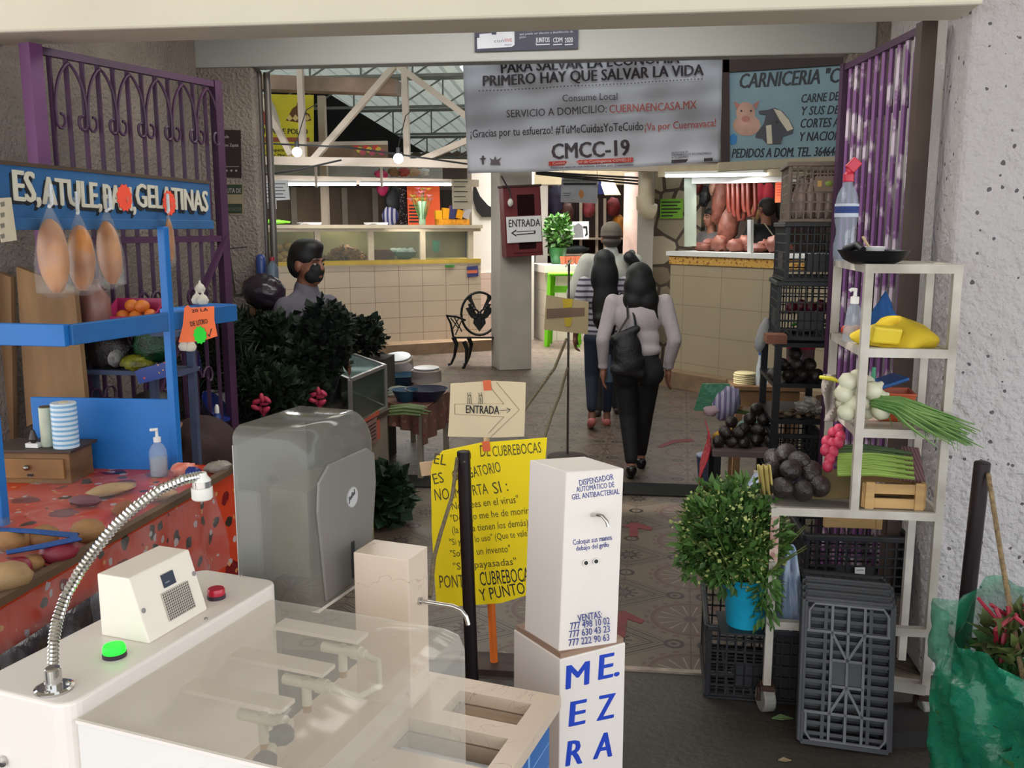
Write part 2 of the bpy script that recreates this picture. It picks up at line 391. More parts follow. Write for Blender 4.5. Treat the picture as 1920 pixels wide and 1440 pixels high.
struct(MB().box((1.65, 5.58, 1.65), (1.03, .14, 3.3)).build('wall_right', STUC, bevel=.015))
struct(MB().box((-1.45, 3.62, 2.94), (5.2, .25, .8)).build('ceiling', PAINT, bevel=.01))
struct(MB().box((-.7, 5.56, 2.97), (3.95, .12, .48)).build('ceiling', GREYP, bevel=.008))
struct(MB().box((-.7, 4.7, 3.28), (5, 2.1, .12)).build('ceiling', GREYP))
struct(MB().box((-1, 1.1, 3.44), (14, 4.6, .14)).build('ceiling', PAINT))
tl_ = thing('tube_lamp', 'added unseen tube fitting lighting the entrance passage from its ceiling', 'lamp', (-.7, 4.6, 3.14)); MB().box((-.7, 4.6, 3.2), (1.3, .1, .05)).build('fixture', M('white_paint', (232, 230, 226), .5, var=.04), tl_); MB().tube([(-1.3, 4.6, 3.155), (-.1, 4.6, 3.155)], .015, 8).build('tube', emis('tube_light', (245, 250, 255), 14), tl_)  # unseen fitting added to go with the passage fill light
# the hall beyond: side walls, roof of corrugated sheets with open skylights
DARK = M('dark_wall', (58, 50, 44), .9, var=.3, scale=2)
struct(MB().box((-8.2, 14, 2.5), (.2, 18, 5)).build('wall_left', DARK))
struct(MB().box((6.4, 14, 2.5), (.2, 18, 5)).build('wall_right', DARK))
struct(MB().box((-1, 22.5, 2.5), (15, .2, 5)).build('wall_back', M('back_wall', (150, 130, 118), .9, var=.2, scale=1)))
struct(MB().box((-5.55, 5.9, 2.0), (5, .15, 4)).build('wall_front', DARK))
struct(MB().box((4.2, 5.9, 2.0), (4.3, .15, 4)).build('wall_front', DARK))
def roofz(y): return 4.75 - (y - 6) * .075
rb = MB()
N = 60
for i in range(N):
    for j in range(8):
        x0, x1, y0, y1 = -8.3 + i * 14.8 / N, -8.3 + (i + 1) * 14.8 / N, 5.8 + j * 2.1, 5.8 + (j + 1) * 2.1
        if (i in range(23, 27) and j == 4) or (i in range(28, 34) and j in (5, 6)) or (i in range(36, 40) and j == 3): continue
        xm = (x0 + x1) / 2; k = .06
        vs = [(x0, y0, roofz(y0)), (xm, y0, roofz(y0) + k), (x1, y0, roofz(y0)), (x0, y1, roofz(y1)), (xm, y1, roofz(y1) + k), (x1, y1, roofz(y1))]
        rb.add(vs, [(0, 1, 4, 3), (1, 2, 5, 4)])
RFM = M('corrugated', (196, 204, 194), .6, .0, var=.15, scale=2)
nt = NT(RFM.node_tree); pb = RFM.node_tree.nodes['Principled BSDF']; tr_ = nt.n('ShaderNodeBsdfTranslucent'); tr_.inputs[0].default_value = (.8, .9, .84, 1); mx_ = nt.n('ShaderNodeMixShader'); mx_.inputs[0].default_value = .07
nt.l(pb.outputs[0], mx_.inputs[1]); nt.l(tr_.outputs[0], mx_.inputs[2]); nt.l(mx_.outputs[0], RFM.node_tree.nodes['Material Output'].inputs[0])
struct(rb.build('ceiling', RFM))
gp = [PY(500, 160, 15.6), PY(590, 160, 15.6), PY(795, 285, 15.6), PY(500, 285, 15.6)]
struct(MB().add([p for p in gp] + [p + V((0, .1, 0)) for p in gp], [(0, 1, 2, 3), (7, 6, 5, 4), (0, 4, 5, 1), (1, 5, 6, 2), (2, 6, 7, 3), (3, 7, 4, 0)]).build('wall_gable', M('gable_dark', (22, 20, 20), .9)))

# roof steelwork: light lattice girders across the hall and the painted truss in front
STEEL = M('truss_cream', (188, 170, 152), .55, var=.1, scale=3)
GIRD = M('girder_grey', (120, 122, 112), .5, var=.2, scale=5)
def girder(y, x0=-7.9, x1=6.2, h=.42, n=20, z=None):
    zt = (roofz(y) - .06) if z is None else z
    t = thing('roof_girder', 'thin grey lattice girder under the corrugated roof', 'girder', ((x0 + x1) / 2, y, zt - h), group='lattice girders under the roof')
    MB().bar((x0, y, zt), (x1, y, zt), .05).build('top_chord', GIRD, t); MB().bar((x0, y, zt - h), (x1, y, zt - h), .04).build('bottom_chord', GIRD, t)
    wb = MB()
    for i in range(n):
        a, b = x0 + (x1 - x0) * i / n, x0 + (x1 - x0) * (i + 1) / n
        wb.bar((a, y, zt - h), (a, y, zt), .022); wb.bar((a, y, zt - h), (b, y, zt), .022)
    wb.build('web', GIRD, t)
for y in (12.6, 14.6, 17.0, 19.8): girder(y)
TY = 11.25
t = thing('roof_truss', 'cream painted steel truss spanning above the food counter', 'truss', (-2.2, TY, 2.5))
A = lambda x, y: PY(x, y, TY)
MB().bar(A(440, 300), A(1500, 318), .09, .1).build('bottom_chord', STEEL, t)
MB().bar(A(440, 148) + V((0, .3, 0)), A(735, 158) + V((0, .3, 0)), .3, .17).build('top_chord', M('truss_brown', (150, 122, 100), .6, var=.3, scale=3), t)
for a, b in (((560, 60), (569, 302)), ((756, 60), (764, 305))): MB().bar(A(*a), A(*b), .07).build('post', STEEL, t)
for a, b in (((752, 110), (585, 302)), ((735, 115), (880, 222)), ((880, 262), (775, 306)), ((488, 180), (546, 290)), ((880, 222), (1000, 300))): MB().bar(A(*a), A(*b), .08, .07).build('brace', STEEL, t)
t = thing('steel_post', 'pale steel post standing behind the truss right of the yellow banner', 'post', PY(603, 180, 13.6) * V((1, 1, 0)))
MB().bar(PY(603, 180, 13.6), PY(603, 180, 13.6) * V((1, 1, 0)), .1).build('post_shaft', STEEL, t)
# centre pillar and the pillar by the stone wall
CP = VP((-1.66, 11.575), (-1.205, 11.77))
struct(MB().box((.21, 2.1, -.21), (.42, 4.2, .42), m=CP.M()).build('wall_pillar', M('pillar_grey', (178, 168, 156), .8, var=.12, scale=2), bevel=.01))
P2 = PZ(1214, 690, 0); struct(MB().box((.13, 11.9, 2), (.2, .3, 4)).build('wall_pillar', M('pillar_grey', (0, 0, 0)), bevel=.01))
t = thing('drain_pipe', 'cream plastic drain pipe with an elbow beside the stone wall', 'pipe', PY(1212, 400, 11.5))
PVC = M('pvc_cream', (196, 180, 152), .4, var=.1)
MB().tube([PY(1210, 60, 11.5), PY(1210, 372, 11.5)], .085, 14).build('pipe', PVC, t, smooth=True)
MB().tube([PY(1210, 368, 11.5), PY(1210, 388, 11.5), PY(1216, 395, 11.5), PY(1224, 398, 11.52)], .11, 14).build('elbow', PVC, t, smooth=True)
# stone wall beside the butcher's stall
def stonewall():
    m, t, p = newmat('stone_wall'); tc = t.n('ShaderNodeTexCoord')
    vo = t.n('ShaderNodeTexVoronoi', feature='DISTANCE_TO_EDGE', i_Scale=3.2); v2 = t.n('ShaderNodeTexVoronoi', i_Scale=3.2)
    t.l(tc.outputs['Object'], vo.inputs['Vector']); t.l(tc.outputs['Object'], v2.inputs['Vector'])
    s = t.n('ShaderNodeSeparateColor'); t.l(v2.outputs['Color'], s.inputs[0])
    c = t.mix(s.outputs[0], sr(120, 104, 84), sr(186, 172, 146)); c = t.mix(t.m('LESS_THAN', vo.outputs['Distance'], .06), c, sr(84, 72, 62))
    t.l(c, p.inputs['Base Color']); p.inputs['Roughness'].default_value = .8
    b = t.n('ShaderNodeBump', i_Strength=.8, i_Distance=.06); t.l(t.m('MINIMUM', vo.outputs['Distance'], .15), b.inputs['Height']); t.l(b.outputs[0], p.inputs['Normal']); return m
a, b = PY(1229, 500, 12.1), PY(1300, 500, 11.95)
SW = VP(a, b)
struct(MB().box(((b - a).length / 2, 1.25, -.12), ((V((b.x - a.x, b.y - a.y, 0))).length + .15, 2.5, .2), m=SW.M()).build('wall_stone', stonewall()))
# white and pink walls between the stalls
WHT = M('wall_white', (226, 216, 208), .8, var=.08, scale=1)
a, b = PY(886, 500, 14.2), PY(1002, 500, 14.9); WP = VP(a, b); Lw = V((b.x - a.x, b.y - a.y, 0)).length
struct(MB().box((Lw / 2, 1.35, -.08), (Lw, 2.7, .14), m=WP.M()).build('wall_white', WHT))
struct(MB().box((Lw / 2 - .05, .55, -.0), (Lw - .1, 1.1, .04), m=WP.M()).build('trim_3', tilemat('pink_tiles', (196, 170, 158), (120, 100, 92), .2, .2)))
a, b = PY(1005, 500, 16.2), PY(1027, 500, 16.3); wp2 = VP(a, b)
struct(MB().box((.1, 1.35, -.1), (.22, 2.7, .22), m=wp2.M()).build('wall_white', WHT))
a, b = PY(1168, 500, 14.5), PY(1204, 500, 14.2); wp3 = VP(a, b)
struct(MB().box((.17, 1.3, -.1), (.36, 2.6, .2), m=wp3.M()).build('wall_pink', M('wall_pink', (214, 178, 170), .8)))
struct(MB().box((-.7, 15.5, 2.62), (3.4, .3, .3)).build('ceiling', M('beam_tan', (176, 160, 132), .7)))
# ================================================================ THE HALL'S STALLS AND SIGNS
def lxy(m, px, py):                       # where the line of sight meets a sign's own plane
    n = V((m[0][2], m[1][2], m[2][2])); o = m.translation; d = ray(px, py); t = (o - CO).dot(n) / d.dot(n)
    q = m.inverted() @ (CO + d * t); return V((q.x, q.y, 0))
def tx(s, parent, m, p0, p1, hpx, mat, bold=0, shear=0, name='lettering', lift=.002, ext=.0012):
    a, b = lxy(m, *p0), lxy(m, *p1); h = abs(lxy(m, p0[0], p0[1] - hpx).y - a.y); d = b - a
    return text(s, parent, m, a.x, a.y, h / .69, mat, d.length, bold, shear, math.atan2(d.y, d.x), name=name, lift=lift, ext=ext)
def poly(m, pts, mat, parent, name, t=.002, z0=.0, flat=True):
    q = [lxy(m, *p) for p in pts]; return MB().prism([(p.x, p.y) for p in q], t, m, z0).build(name, mat, parent)
def sign(name, label, tl, tr, bl, mat, t=.006, board='board', group=None, cat='sign', base=True):
    m, W, H = frame(tl, tr, bl); e = thing(name, label, cat, m @ V((W / 2, -H, 0)), group=group)
    MB().box((W / 2, -H / 2, -t / 2), (W, H, t), m=m).build(board, mat, e); return e, m, W, H
BLACK = M('black_paint', (24, 22, 24), .5); INK = M('ink_dark', (40, 36, 40), .7); REDINK = M('ink_red', (176, 52, 40), .7)
WHITE = M('white_paint', (232, 230, 226), .5, var=.04); PAPER = M('paper_white', (222, 220, 220), .9, var=.05)
CARD = M('cardboard', (214, 192, 152), .9, var=.1, scale=4); GLASS = film('glass_clear', (225, 232, 226), .05, .03)
TUBE = emis('tube_light', (245, 250, 255), 14); BULB = emis('bulb_light', (235, 245, 255), 22)
WOOD = M('wood_brown', (132, 96, 62), .7, var=.3, scale=3, stretch=(1, 1, 6)); ORANGE = M('paper_orange', (244, 98, 50), .8, var=.05)
# ---- left food counter
LC = VP((-3.616, 12.965), (-2.716, 13.538)); LA = math.atan2(LC.x.y, LC.x.x)
def Lu(px, py, off=0): p = LC(px, py, off) - LC.a; return p.dot(LC.x), p.z
CREAM = M('frame_cream', (206, 190, 164), .5, var=.1)
t = thing('food_counter', 'long tiled food counter with a glazed display case facing the hall', 'counter', LC.a, LA)
kw = dict(parent=t, wd=False)
MB().box((-.5, .35, .71), (4.2, .7, 1.1)).build('tiled_front', tilemat('cream_tiles', (196, 178, 156), (120, 100, 84), .36, .225, gw=.018), **kw)
MB().box((-.5, .2, .08), (4.3, 1.2, .16)).build('plinth', M('plinth_tan', (150, 122, 94), .8, var=.2), **kw)
MB().box((-.5, .3, 1.3), (4.2, .62, .06)).build('shelf_board', M('shelf_yellow', (196, 164, 70), .6), **kw)
MB().box((-.5, .04, 1.8), (4.25, .14, .05)).build('case_top', CREAM, **kw); MB().box((-.5, .37, 1.812), (4.25, .52, .02)).build('glass_top', GLASS, **kw)
for px in (498, 596, 696, 793, 883): MB().box((Lu(px, 460)[0], .03, 1.52), (.08, .06, .56)).build('case_post', CREAM, **kw)
MB().box((-.5, .03, 1.29), (4.2, .07, .08)).build('case_rail', CREAM, **kw); MB().box((-.5, .03, 1.76), (4.2, .07, .06)).build('case_rail', CREAM, **kw)
MB().box((-.5, .62, 1.53), (4.2, .02, .4)).build('case_back', M('case_yellow', (112, 102, 66), .7, var=.2), **kw)
for a, b in ((498, 596), (596, 696), (696, 793), (793, 883)):
    u0, u1 = Lu(a, 460)[0], Lu(b, 460)[0]; MB().box(((u0 + u1) / 2, .01, 1.52), (u1 - u0 - .08, .004, .44)).build('pane', GLASS, **kw)
MB().bar((Lu(540, 340)[0] - .5, .1, 2.43), (Lu(900, 340)[0], .1, 2.43), .12, .1).build('canopy_beam', STEEL, **kw)
for u in (-2.5, 1.5): MB().bar((u, .3, 1.8), (u, .3, 2.45), .06).build('canopy_post', CREAM, **kw)
def lat(px, py, off=0): return LC(px, py, off)
lamp('AREA', tuple(Matrix.Translation(LC.a) @ Matrix.Rotation(LA, 4, 'Z') @ V((-.1, .3, 1.775))), 9, (1, .96, .85), 3.0, tuple(Matrix.Translation(LC.a) @ Matrix.Rotation(LA, 4, 'Z') @ V((-.1, .3, 1))), .3)  # area light added inside the food case, without a fitting
for (a, b) in ((540, 667), (675, 845)):
    p, q = lat(a, 346, .12), lat(b, 346, .12); e = thing('tube_lamp', 'left of the two fluorescent tubes over the food counter' if a == 540 else 'right of the two fluorescent tubes over the food counter', 'lamp', p.lerp(q, .5), group='fluorescent tubes over the food counter')
    MB().bar(p + V((0, 0, .035)), q + V((0, 0, .035)), .06, .03).build('fixture', WHITE, e); MB().tube([p, q], .016, 8).build('tube', TUBE, e)
    lamp('AREA', p.lerp(q, .5) + V((0, 0, -.05)), 11, (1, .97, .92), 1.0, p.lerp(q, .5) + V((-.05, .1, -2)), .08)
# goods in and on the case
random.seed(3)
ROLL = M('bread_roll', (206, 158, 84), .6, var=.3, scale=9)
for i, (px, py) in enumerate(((521, 466), (533, 478), (524, 484), (540, 462), (548, 476), (536, 490), (515, 478), (550, 488))):
    p = lat(px, py, -.2); center(one('bread_roll', MB().ell(p, (.075, .075, .06), n=12, h=8), ROLL, 'round golden bread roll heaped in the left pane of the food case', 'bread', 'bread rolls in the food case', smooth=True))
cp = MB(); rnd = random.Random(5)
for i in range(230):
    x = rnd.uniform(-1, 1); k = (1 - abs(x) ** 1.6); z = rnd.uniform(0, 1) * k
    p = lat(649 + x * 42, 486, -.25) + V((0, rnd.uniform(-.1, .1), z * .19)); cp.box(p, (.05, .05, .016), (rnd.uniform(0, 3), rnd.uniform(0, 3), rnd.uniform(0, 3)))
e = one('pork_crackling', cp, M('crackling', (190, 132, 76), .6, var=.5, scale=12), 'heap of brown crackling chips behind the glass of the food case', 'snack'); e['kind'] = 'stuff'
e = thing('baking_tray', 'dark brown tray of cooked food in the food case', 'tray', lat(716, 487, -.3)); MB().box(lat(716, 478, -.3), (.3, .25, .12), (0, 0, LA)).build('tray_body', M('tray_brown', (92, 50, 30), .6, var=.3), e)
MB().box(lat(716, 470, -.3), (.26, .2, .03), (0, 0, LA)).build('food', M('food_brown', (128, 74, 44), .8, var=.5, scale=20), e)
e = thing('glass_bowl', 'green glass bowl heaped with white wrapped food', 'bowl', lat(758, 484, -.25)); MB().lathe([(.1, 0), (.17, .05), (.2, .1), (.19, .1), (.1, .02)], 18, lat(758, 485, -.25)).build('bowl', M('bowl_green', (60, 110, 96), .2), e, smooth=True)
mb = MB()
for i in range(12): mb.ell(lat(738 + 3.4 * i, 470 + (i % 3) * 3, -.22), (.06, .06, .04), (i, i, 0), 8, 6, .15)
mb.build('wrapped_food', M('wrap_white', (196, 206, 196), .5, var=.2), e, smooth=True)
center(one('plastic_cup', MB().lathe([(.045, 0), (.06, .16), (.055, .16), (.04, .01)], 16, lat(818, 472, -.3)), M('cup_green', (24, 130, 96), .4), 'green plastic cup in the right pane of the food case', 'cup', smooth=True))
g = LC(515, 432, -.2); center(one('plastic_bag', MB().ell((g.x, g.y, 1.86), (.22, .1, .035), (0, 0, LA), 14, 7, .3), M('bag_lime', (120, 200, 40), .5, var=.2), 'lime green bag lying on top of the food case', 'bag', smooth=True))
for k, px in enumerate((580, 705)):
    p = LC(px, 426, -.2); mb = MB()
    for j in range(4): mb.box((p.x, p.y, 1.831 + j * .008), (.28, .2, .006), (0, 0, LA + j * .1))
    center(one('paper_stack', mb, PAPER, ('left' if k == 0 else 'right') + ' of two stacks of white papers on the food case', 'paper', 'paper stacks on the food case'))
p = LC(792, 423, -.2); e = thing('flower_vase', 'tall glass vase of pink and yellow lilies on the food case', 'vase', (p.x, p.y, 1.825))
MB().lathe([(.05, 0), (.055, .02), (.05, .2), (.075, .34), (.068, .34), (.045, .2), (.045, .03)], 14, (p.x, p.y, 1.825)).build('vase', film('vase_glass', (190, 220, 190), .35, .05), e, smooth=True)
blades((p.x, p.y, 1.85), 26, .5, 2.4, .4, .05, 3, .03).build('stems', M('stem_green', (58, 96, 40), .7), e)
for i in range(16):
    a = i * 2.4; q = V((p.x + math.cos(a) * .04 * (i % 5), p.y + math.sin(a) * .04 * (i % 5), 2.17 + .05 * (i % 4)))
    mb = MB()
    for k in range(6): mb.leaf(q, V((math.cos(k * 1.05), math.sin(k * 1.05), .6)), V((0, 0, 1)), .085, .045)
    mb.build('flower', M('petal_pink', (232, 130, 150), .7) if i % 3 else M('petal_yellow', (236, 206, 90), .7), e)
for k in range(5):
    p = LC(822 + k * 13, 421, -.25); e = center(one('snack_packet', MB().box((p.x, p.y, 1.9 + (k % 2) * .0), (.1, .07, .13 + .03 * (k % 3)), (0, .1 * k, LA)), [M('packet_yellow', (220, 160, 30), .4), M('packet_blue', (60, 64, 110), .3), M('packet_silver', (170, 170, 176), .25)][(0, 0, 1, 0, 2)[k]], ['first yellow snack packet beside the vase', 'second yellow snack packet beside the vase', 'dark blue snack packet on the snack box', 'yellow snack packet between the blue and silver packets', 'silver snack packet at the end of the row'][k], 'snack', 'snack packets on the food case'))
    e.location.z = 1.905
p = LC(848, 421, -.22); center(one('snack_box', MB().box((p.x, p.y, 1.865), (.48, .18, .08), (0, 0, LA)), M('box_gold', (226, 150, 24), .5, var=.3, scale=25), 'shallow orange cardboard tray of snacks on the food case', 'box'))
# back of the stall, hung goods
t = thing('wooden_shutter', 'grey brown wooden shutter closing the back of the food stall', 'shutter', lat(620, 430, -1.9))
MB().box((-.2, 1.9, 1.55), (2.6, .08, 1.7), m=Matrix.Translation(LC.a) @ Matrix.Rotation(LA, 4, 'Z')).build('board', M('shutter_wood', (122, 100, 82), .8, var=.35, scale=2, stretch=(1, 1, .2)), t)
for u in (-1.5, -.75, 0.05, .55, .8, 1.05): MB().box((u, 1.84, 1.55), (.09, .06, 1.7), m=Matrix.Translation(LC.a) @ Matrix.Rotation(LA, 4, 'Z')).build('batten', M('batten_grey', (140, 128, 112), .7), t)
LM = Matrix.Translation(LC.a) @ Matrix.Rotation(LA, 4, 'Z')
MB().box((-.3, 1.3, 2.62), (3.6, .05, .24), m=LM).build('fascia', M('fascia_grey', (150, 150, 142), .6), t)
MB().box((2.2, 1.9, 1.2), (1.6, .08, 2.4), m=LM).build('board', DARK, t)
PKB = M('bag_pink', (196, 40, 96), .5); BKB = M('bag_black', (26, 24, 28), .5, bump=.4)
for nm, lab, px, py, rr, mt in (('handbag', 'black handbag hanging in the food stall above the striped bag', 738, 376, (.13, .05, .19), BKB), ('tote_bag', 'blue and white striped bag hanging in the food stall', 732, 405, (.13, .06, .16), stripes('bag_stripe', (60, 62, 120), (190, 188, 200), .06, 0)), ('shopping_bag', 'pink bag hanging near the tubes in the food stall', 717, 352, (.09, .05, .12), PKB), ('pink_bundle', 'pink bundle on the canopy of the food stall', 715, 327, (.1, .07, .06), PKB)):
    p = lat(px, py, -1.0 if py > 340 else -.3); e = thing(nm, lab, 'bag', p)
    MB().ell(p, rr, (0, .1, LA), 16, 10, .06).build('bag_body', mt, e, smooth=True)
    MB().tube([p + V((-rr[0] * .5, 0, rr[2] * .7)), p + V((0, 0, rr[2] * 1.6)), p + V((rr[0] * .5, 0, rr[2] * .7))], .012, 6).build('strap', BKB, e)
e, m, W, H = sign('dotted_cloth', 'black cloth with white dots hanging beside the orange menu', lat(748, 350, -.9), lat(763, 350, -.9), lat(748, 424, -.9), floral('dots', (22, 20, 24), [((190, 190, 190), 4, .22)], 9), board='cloth', cat='cloth')
e, m, W, H = sign('menu_sign', 'orange menu sheet behind the flower vase', lat(763, 347, -.7), lat(824, 347, -.7), lat(763, 426, -.7), ORANGE, cat='sign')
for k in range(6): poly(m, [(767, 384 + k * 6), (790 - 5 * (k % 2), 384 + k * 6), (790 - 5 * (k % 2), 387 + k * 6), (767, 387 + k * 6)], INK, e, 'text_line')
for nm, lab, q in (('paper_notice', 'white printed notice at the left end of the food counter', ((482, 340), (540, 337), (482, 378))), ('paper_note', 'small white sheet below the printed notice at the pipe', ((484, 376), (518, 376), (484, 392))), ('paper_list', 'pale handwritten list hanging at the right end of the food counter', ((847, 336), (882, 336), (847, 392)))):
    e, m, W, H = sign(nm, lab, *[lat(*x, .15) for x in q], PAPER if nm != 'paper_list' else M('paper_tan', (196, 184, 160), .9), cat='paper', t=.003, board='sheet')
    x0, y0 = q[0]; x1 = q[1][0]; y1 = q[2][1]
    for k in range(5): poly(m, [(x0 + 4, y0 + 4 + k * (y1 - y0) / 6), (x1 - 5 - 4 * (k % 2), y0 + 4 + k * (y1 - y0) / 6), (x1 - 5 - 4 * (k % 2), y0 + 5.5 + k * (y1 - y0) / 6), (x0 + 4, y0 + 5.5 + k * (y1 - y0) / 6)], INK, e, 'text_line')
e, m, W, H = sign('sticker', 'small blue and orange sticker on the right end of the tiled counter', lat(875, 500, .01), lat(896, 498, .01), lat(875, 520, .01), M('sticker_blue', (60, 66, 120), .5), t=.002); poly(m, [(876, 507), (895, 506), (895, 512), (876, 513)], M('sticker_orange', (210, 110, 80), .5), e, 'stripe')
mb = MB().box(lat(843, 499, .02), (.14, .02, .03), (0, 0, LA)); center(one('drawer_pull', mb, M('pull_green', (60, 130, 50), .5), 'small green pull under the display case', 'handle'))
# clutter on the canopy
for k in range(4):
    p = lat(738 + k * 19, 328, -.3); center(one('ornament', MB().ell(p + V((0, 0, .04)), (.09, .07, .06), n=10, h=7, wob=.3), [M('orn_brown', (120, 86, 50), .7), M('orn_red', (150, 60, 50), .7), M('orn_tan', (180, 150, 120), .7), M('orn_white', (200, 200, 196), .7)][k], ['brown basket ornament', 'rust red ornament', 'tan paper bundle', 'white paper bundle'][k] + ' on the food stall canopy', 'ornament', 'things on the food stall canopy', smooth=True))
# yellow chicken banner and painted board above the counter
e, m, W, H = sign('chicken_banner', 'yellow chicken banner hanging behind the truss posts', PY(476, 176, 12.7), PY(588, 178, 12.7), PY(476, 300, 12.7), M('banner_yellow', (222, 204, 36), .6, var=.08), board='sheet', cat='banner')
for x in (.05, W - .05): MB().bar(m @ V((x, 0, 0)), m @ V((x, 1.1, 0)), .012).build('tie_cord', BLACK, e)
poly(m, [(480, 200), (492, 185), (506, 184), (516, 200), (526, 232), (526, 236), (480, 236)], M('cartoon_white', (214, 206, 186), .6), e, 'painted_bird', z0=.001)
poly(m, [(486, 210), (500, 204), (508, 214), (508, 234), (484, 234)], M('cartoon_red', (180, 74, 60), .6), e, 'painted_apron', z0=.0035)
HEN = M('hen_brown', (110, 70, 30), .7)
poly(m, [(536, 226), (548, 204), (556, 198), (560, 182), (566, 188), (566, 206), (580, 214), (584, 226), (560, 230)], HEN, e, 'painted_hen', z0=.001)
for k in range(4): poly(m, [(538 + k * 11, 222), (543 + k * 11, 214), (549 + k * 11, 222), (543 + k * 11, 227)], M('egg_cream', (226, 196, 120), .6), e, 'painted_egg', z0=.0035)
tx('ANIZA DE POLLO', e, m, (480, 250), (577, 252), 10, BLACK, .03); tx('Rest. Zapata L', e, m, (480, 284), (540, 284), 6, BLACK, .02); tx('Cuernavaca, Mor.', e, m, (477, 293), (536, 294), 6, BLACK, .02)
poly(m, [(478, 257), (580, 258), (580, 266), (478, 266)], M('band_red', (170, 90, 60), .6), e, 'red_band', z0=.001)
e, m, W, H = sign('painted_board', 'brown painted board with a bunch of flowers below the roof', PY(576, 270, 12.3), PY(727, 268, 12.3), PY(576, 301, 12.3), M('board_tan', (146, 116, 88), .7, var=.2))
MB().box((W / 2, .0, .01), (W, .05, .03), m=m).build('frame_rail', STEEL, e)
for x in (.1, W - .1): MB().bar(m @ V((x, -H, -.02)), m @ V((x, -H - .35, -.02)), .03).build('support', STEEL, e)
for k in range(9): poly(m, [(668 + k * 6 + 6 * math.cos(a * .9), 281 + 5 * ((k * 7) % 3 - 1) + 6 * math.sin(a * .9)) for a in range(7)], [M('fl_red', (206, 66, 44), .7), M('fl_yellow', (226, 190, 70), .7), M('fl_pink', (206, 90, 110), .7)][k % 3], e, 'painted_flower', z0=.001 + k * .0003)
# two bulbs
for k, (px, py) in enumerate(((557, 285), (747, 297))):
    p = PY(px, py, 10.6); e = thing('light_bulb', ('left' if k == 0 else 'right') + ' of two lit globe bulbs hung under the truss', 'lamp', p, group='lit bulbs under the truss')
    MB().ell(p, .055, n=16, h=10).build('globe', BULB, e, smooth=True); MB().tube([p + V((0, 0, .05)), p + V((0, 0, .12))], .025, 8).build('socket', BLACK, e); MB().tube([p + V((0, 0, .12)), p + V((0.02, .3, .5)), p + V((.02, .62, .6))], .006, 5).build('cord', BLACK, e)
    lamp('POINT', p + V((0, -.12, -.1)), 14, (.95, .98, 1), .06)
# cables along the truss
for k, (a, b, c) in enumerate((((480, 268), (650, 276), (880, 308)), ((480, 330), (560, 318), (640, 300)))):
    mb = MB().tube([PY(*a, 10.9), PY(*b, 10.9), PY(*c, 10.9)], .012, 6); one('cable', mb, BLACK, ['long black cable sagging along the truss behind the bulbs', 'short black cable rising from the corner pipe to the truss'][k], 'cable')
# wrought iron armchair
BP = VP((-2.3, 11.7), (-1.3, 11.9)); IRON = M('cast_iron', (22, 21, 22), .45, .3, bump=.2)
t = thing('iron_bench', 'black cast iron garden bench with an oval scrolled back', 'bench', BP(895, 680) * V((1, 1, 0)) if False else V((-2.05, 11.8, 0)))
def b(px, py, off=0): return BP(px, py, off)
oval = [b(899 + 34 * math.cos(a), 588 + 40 * math.sin(a), -.3) for a in [i * 2 * math.pi / 28 for i in range(29)]]
mb = MB().tube(oval, .012, 6)
for sx in (-1, 1):
    mb.tube([b(899 + sx * 10 + sx * 9 * math.cos(a) * (1 if math.sin(a) < 0 else .8), 588 + 8 * math.sin(a), -.3) for a in [i * .5 for i in range(14)]], .007, 5)
    for k in range(4): mb.add([b(899 + sx * 2, 600 - k * 4, -.3), b(899 + sx * (12 + k * 4), 574 - k * 5, -.3), b(899 + sx * (26 - k * 4), 578 - k * 8, -.3), b(899 + sx * (20 - k * 2), 590 - k * 10, -.3)], [(0, 1, 2, 3)])
mb.add([b(890, 588, -.31), b(908, 588, -.31), b(911, 606, -.31), b(899, 622, -.31), b(887, 606, -.31)], [(0, 1, 2, 3, 4)])
mb.build('backrest', IRON, t, solid=.012)
mb = MB()
for k in range(6): mb.bar(b(852, 633, -.05 - k * .055), b(938, 633, -.05 - k * .055), .05, .02)
mb.build('seat', IRON, t)
for (x0, x1) in ((848, 872),):
    for k, off in enumerate((.0, -.36)):
        dx = k * 28
        MB().tube([b(850 + dx, 632, off), b(856 + dx, 645, off), b(852 + dx, 668, off), b(846 + dx, 682, off), b(840 + dx, 684, off)], [.03, .028, .018, .016, .02], 8).build('leg', IRON, t, smooth=True)
    MB().tube([b(870, 640, .05), b(876, 655, .05), b(874, 680, .05), b(868, 692, .05)], [.03, .028, .018, .02], 8).build('leg', IRON, t, smooth=True)
    mb = MB().tube([b(850, 632, 0), b(845, 606, 0), b(838, 592, 0), b(856, 594, -.15), b(872, 600, -.3)], .016, 6)
    for q in (((845, 596), (860, 616)), ((860, 597), (848, 618)), ((852, 595), (866, 622)), ((866, 600), (854, 628))): mb.tube([b(*q[0], -.05), b(*q[1], -.05)], .008, 5)
    mb.build('armrest', IRON, t)
for k in range(2): MB().bar(b(932, 634, -.05 - .26 * k), b(932, 688 - 4 * k, -.05 - .26 * k), .03).build('leg', IRON, t)
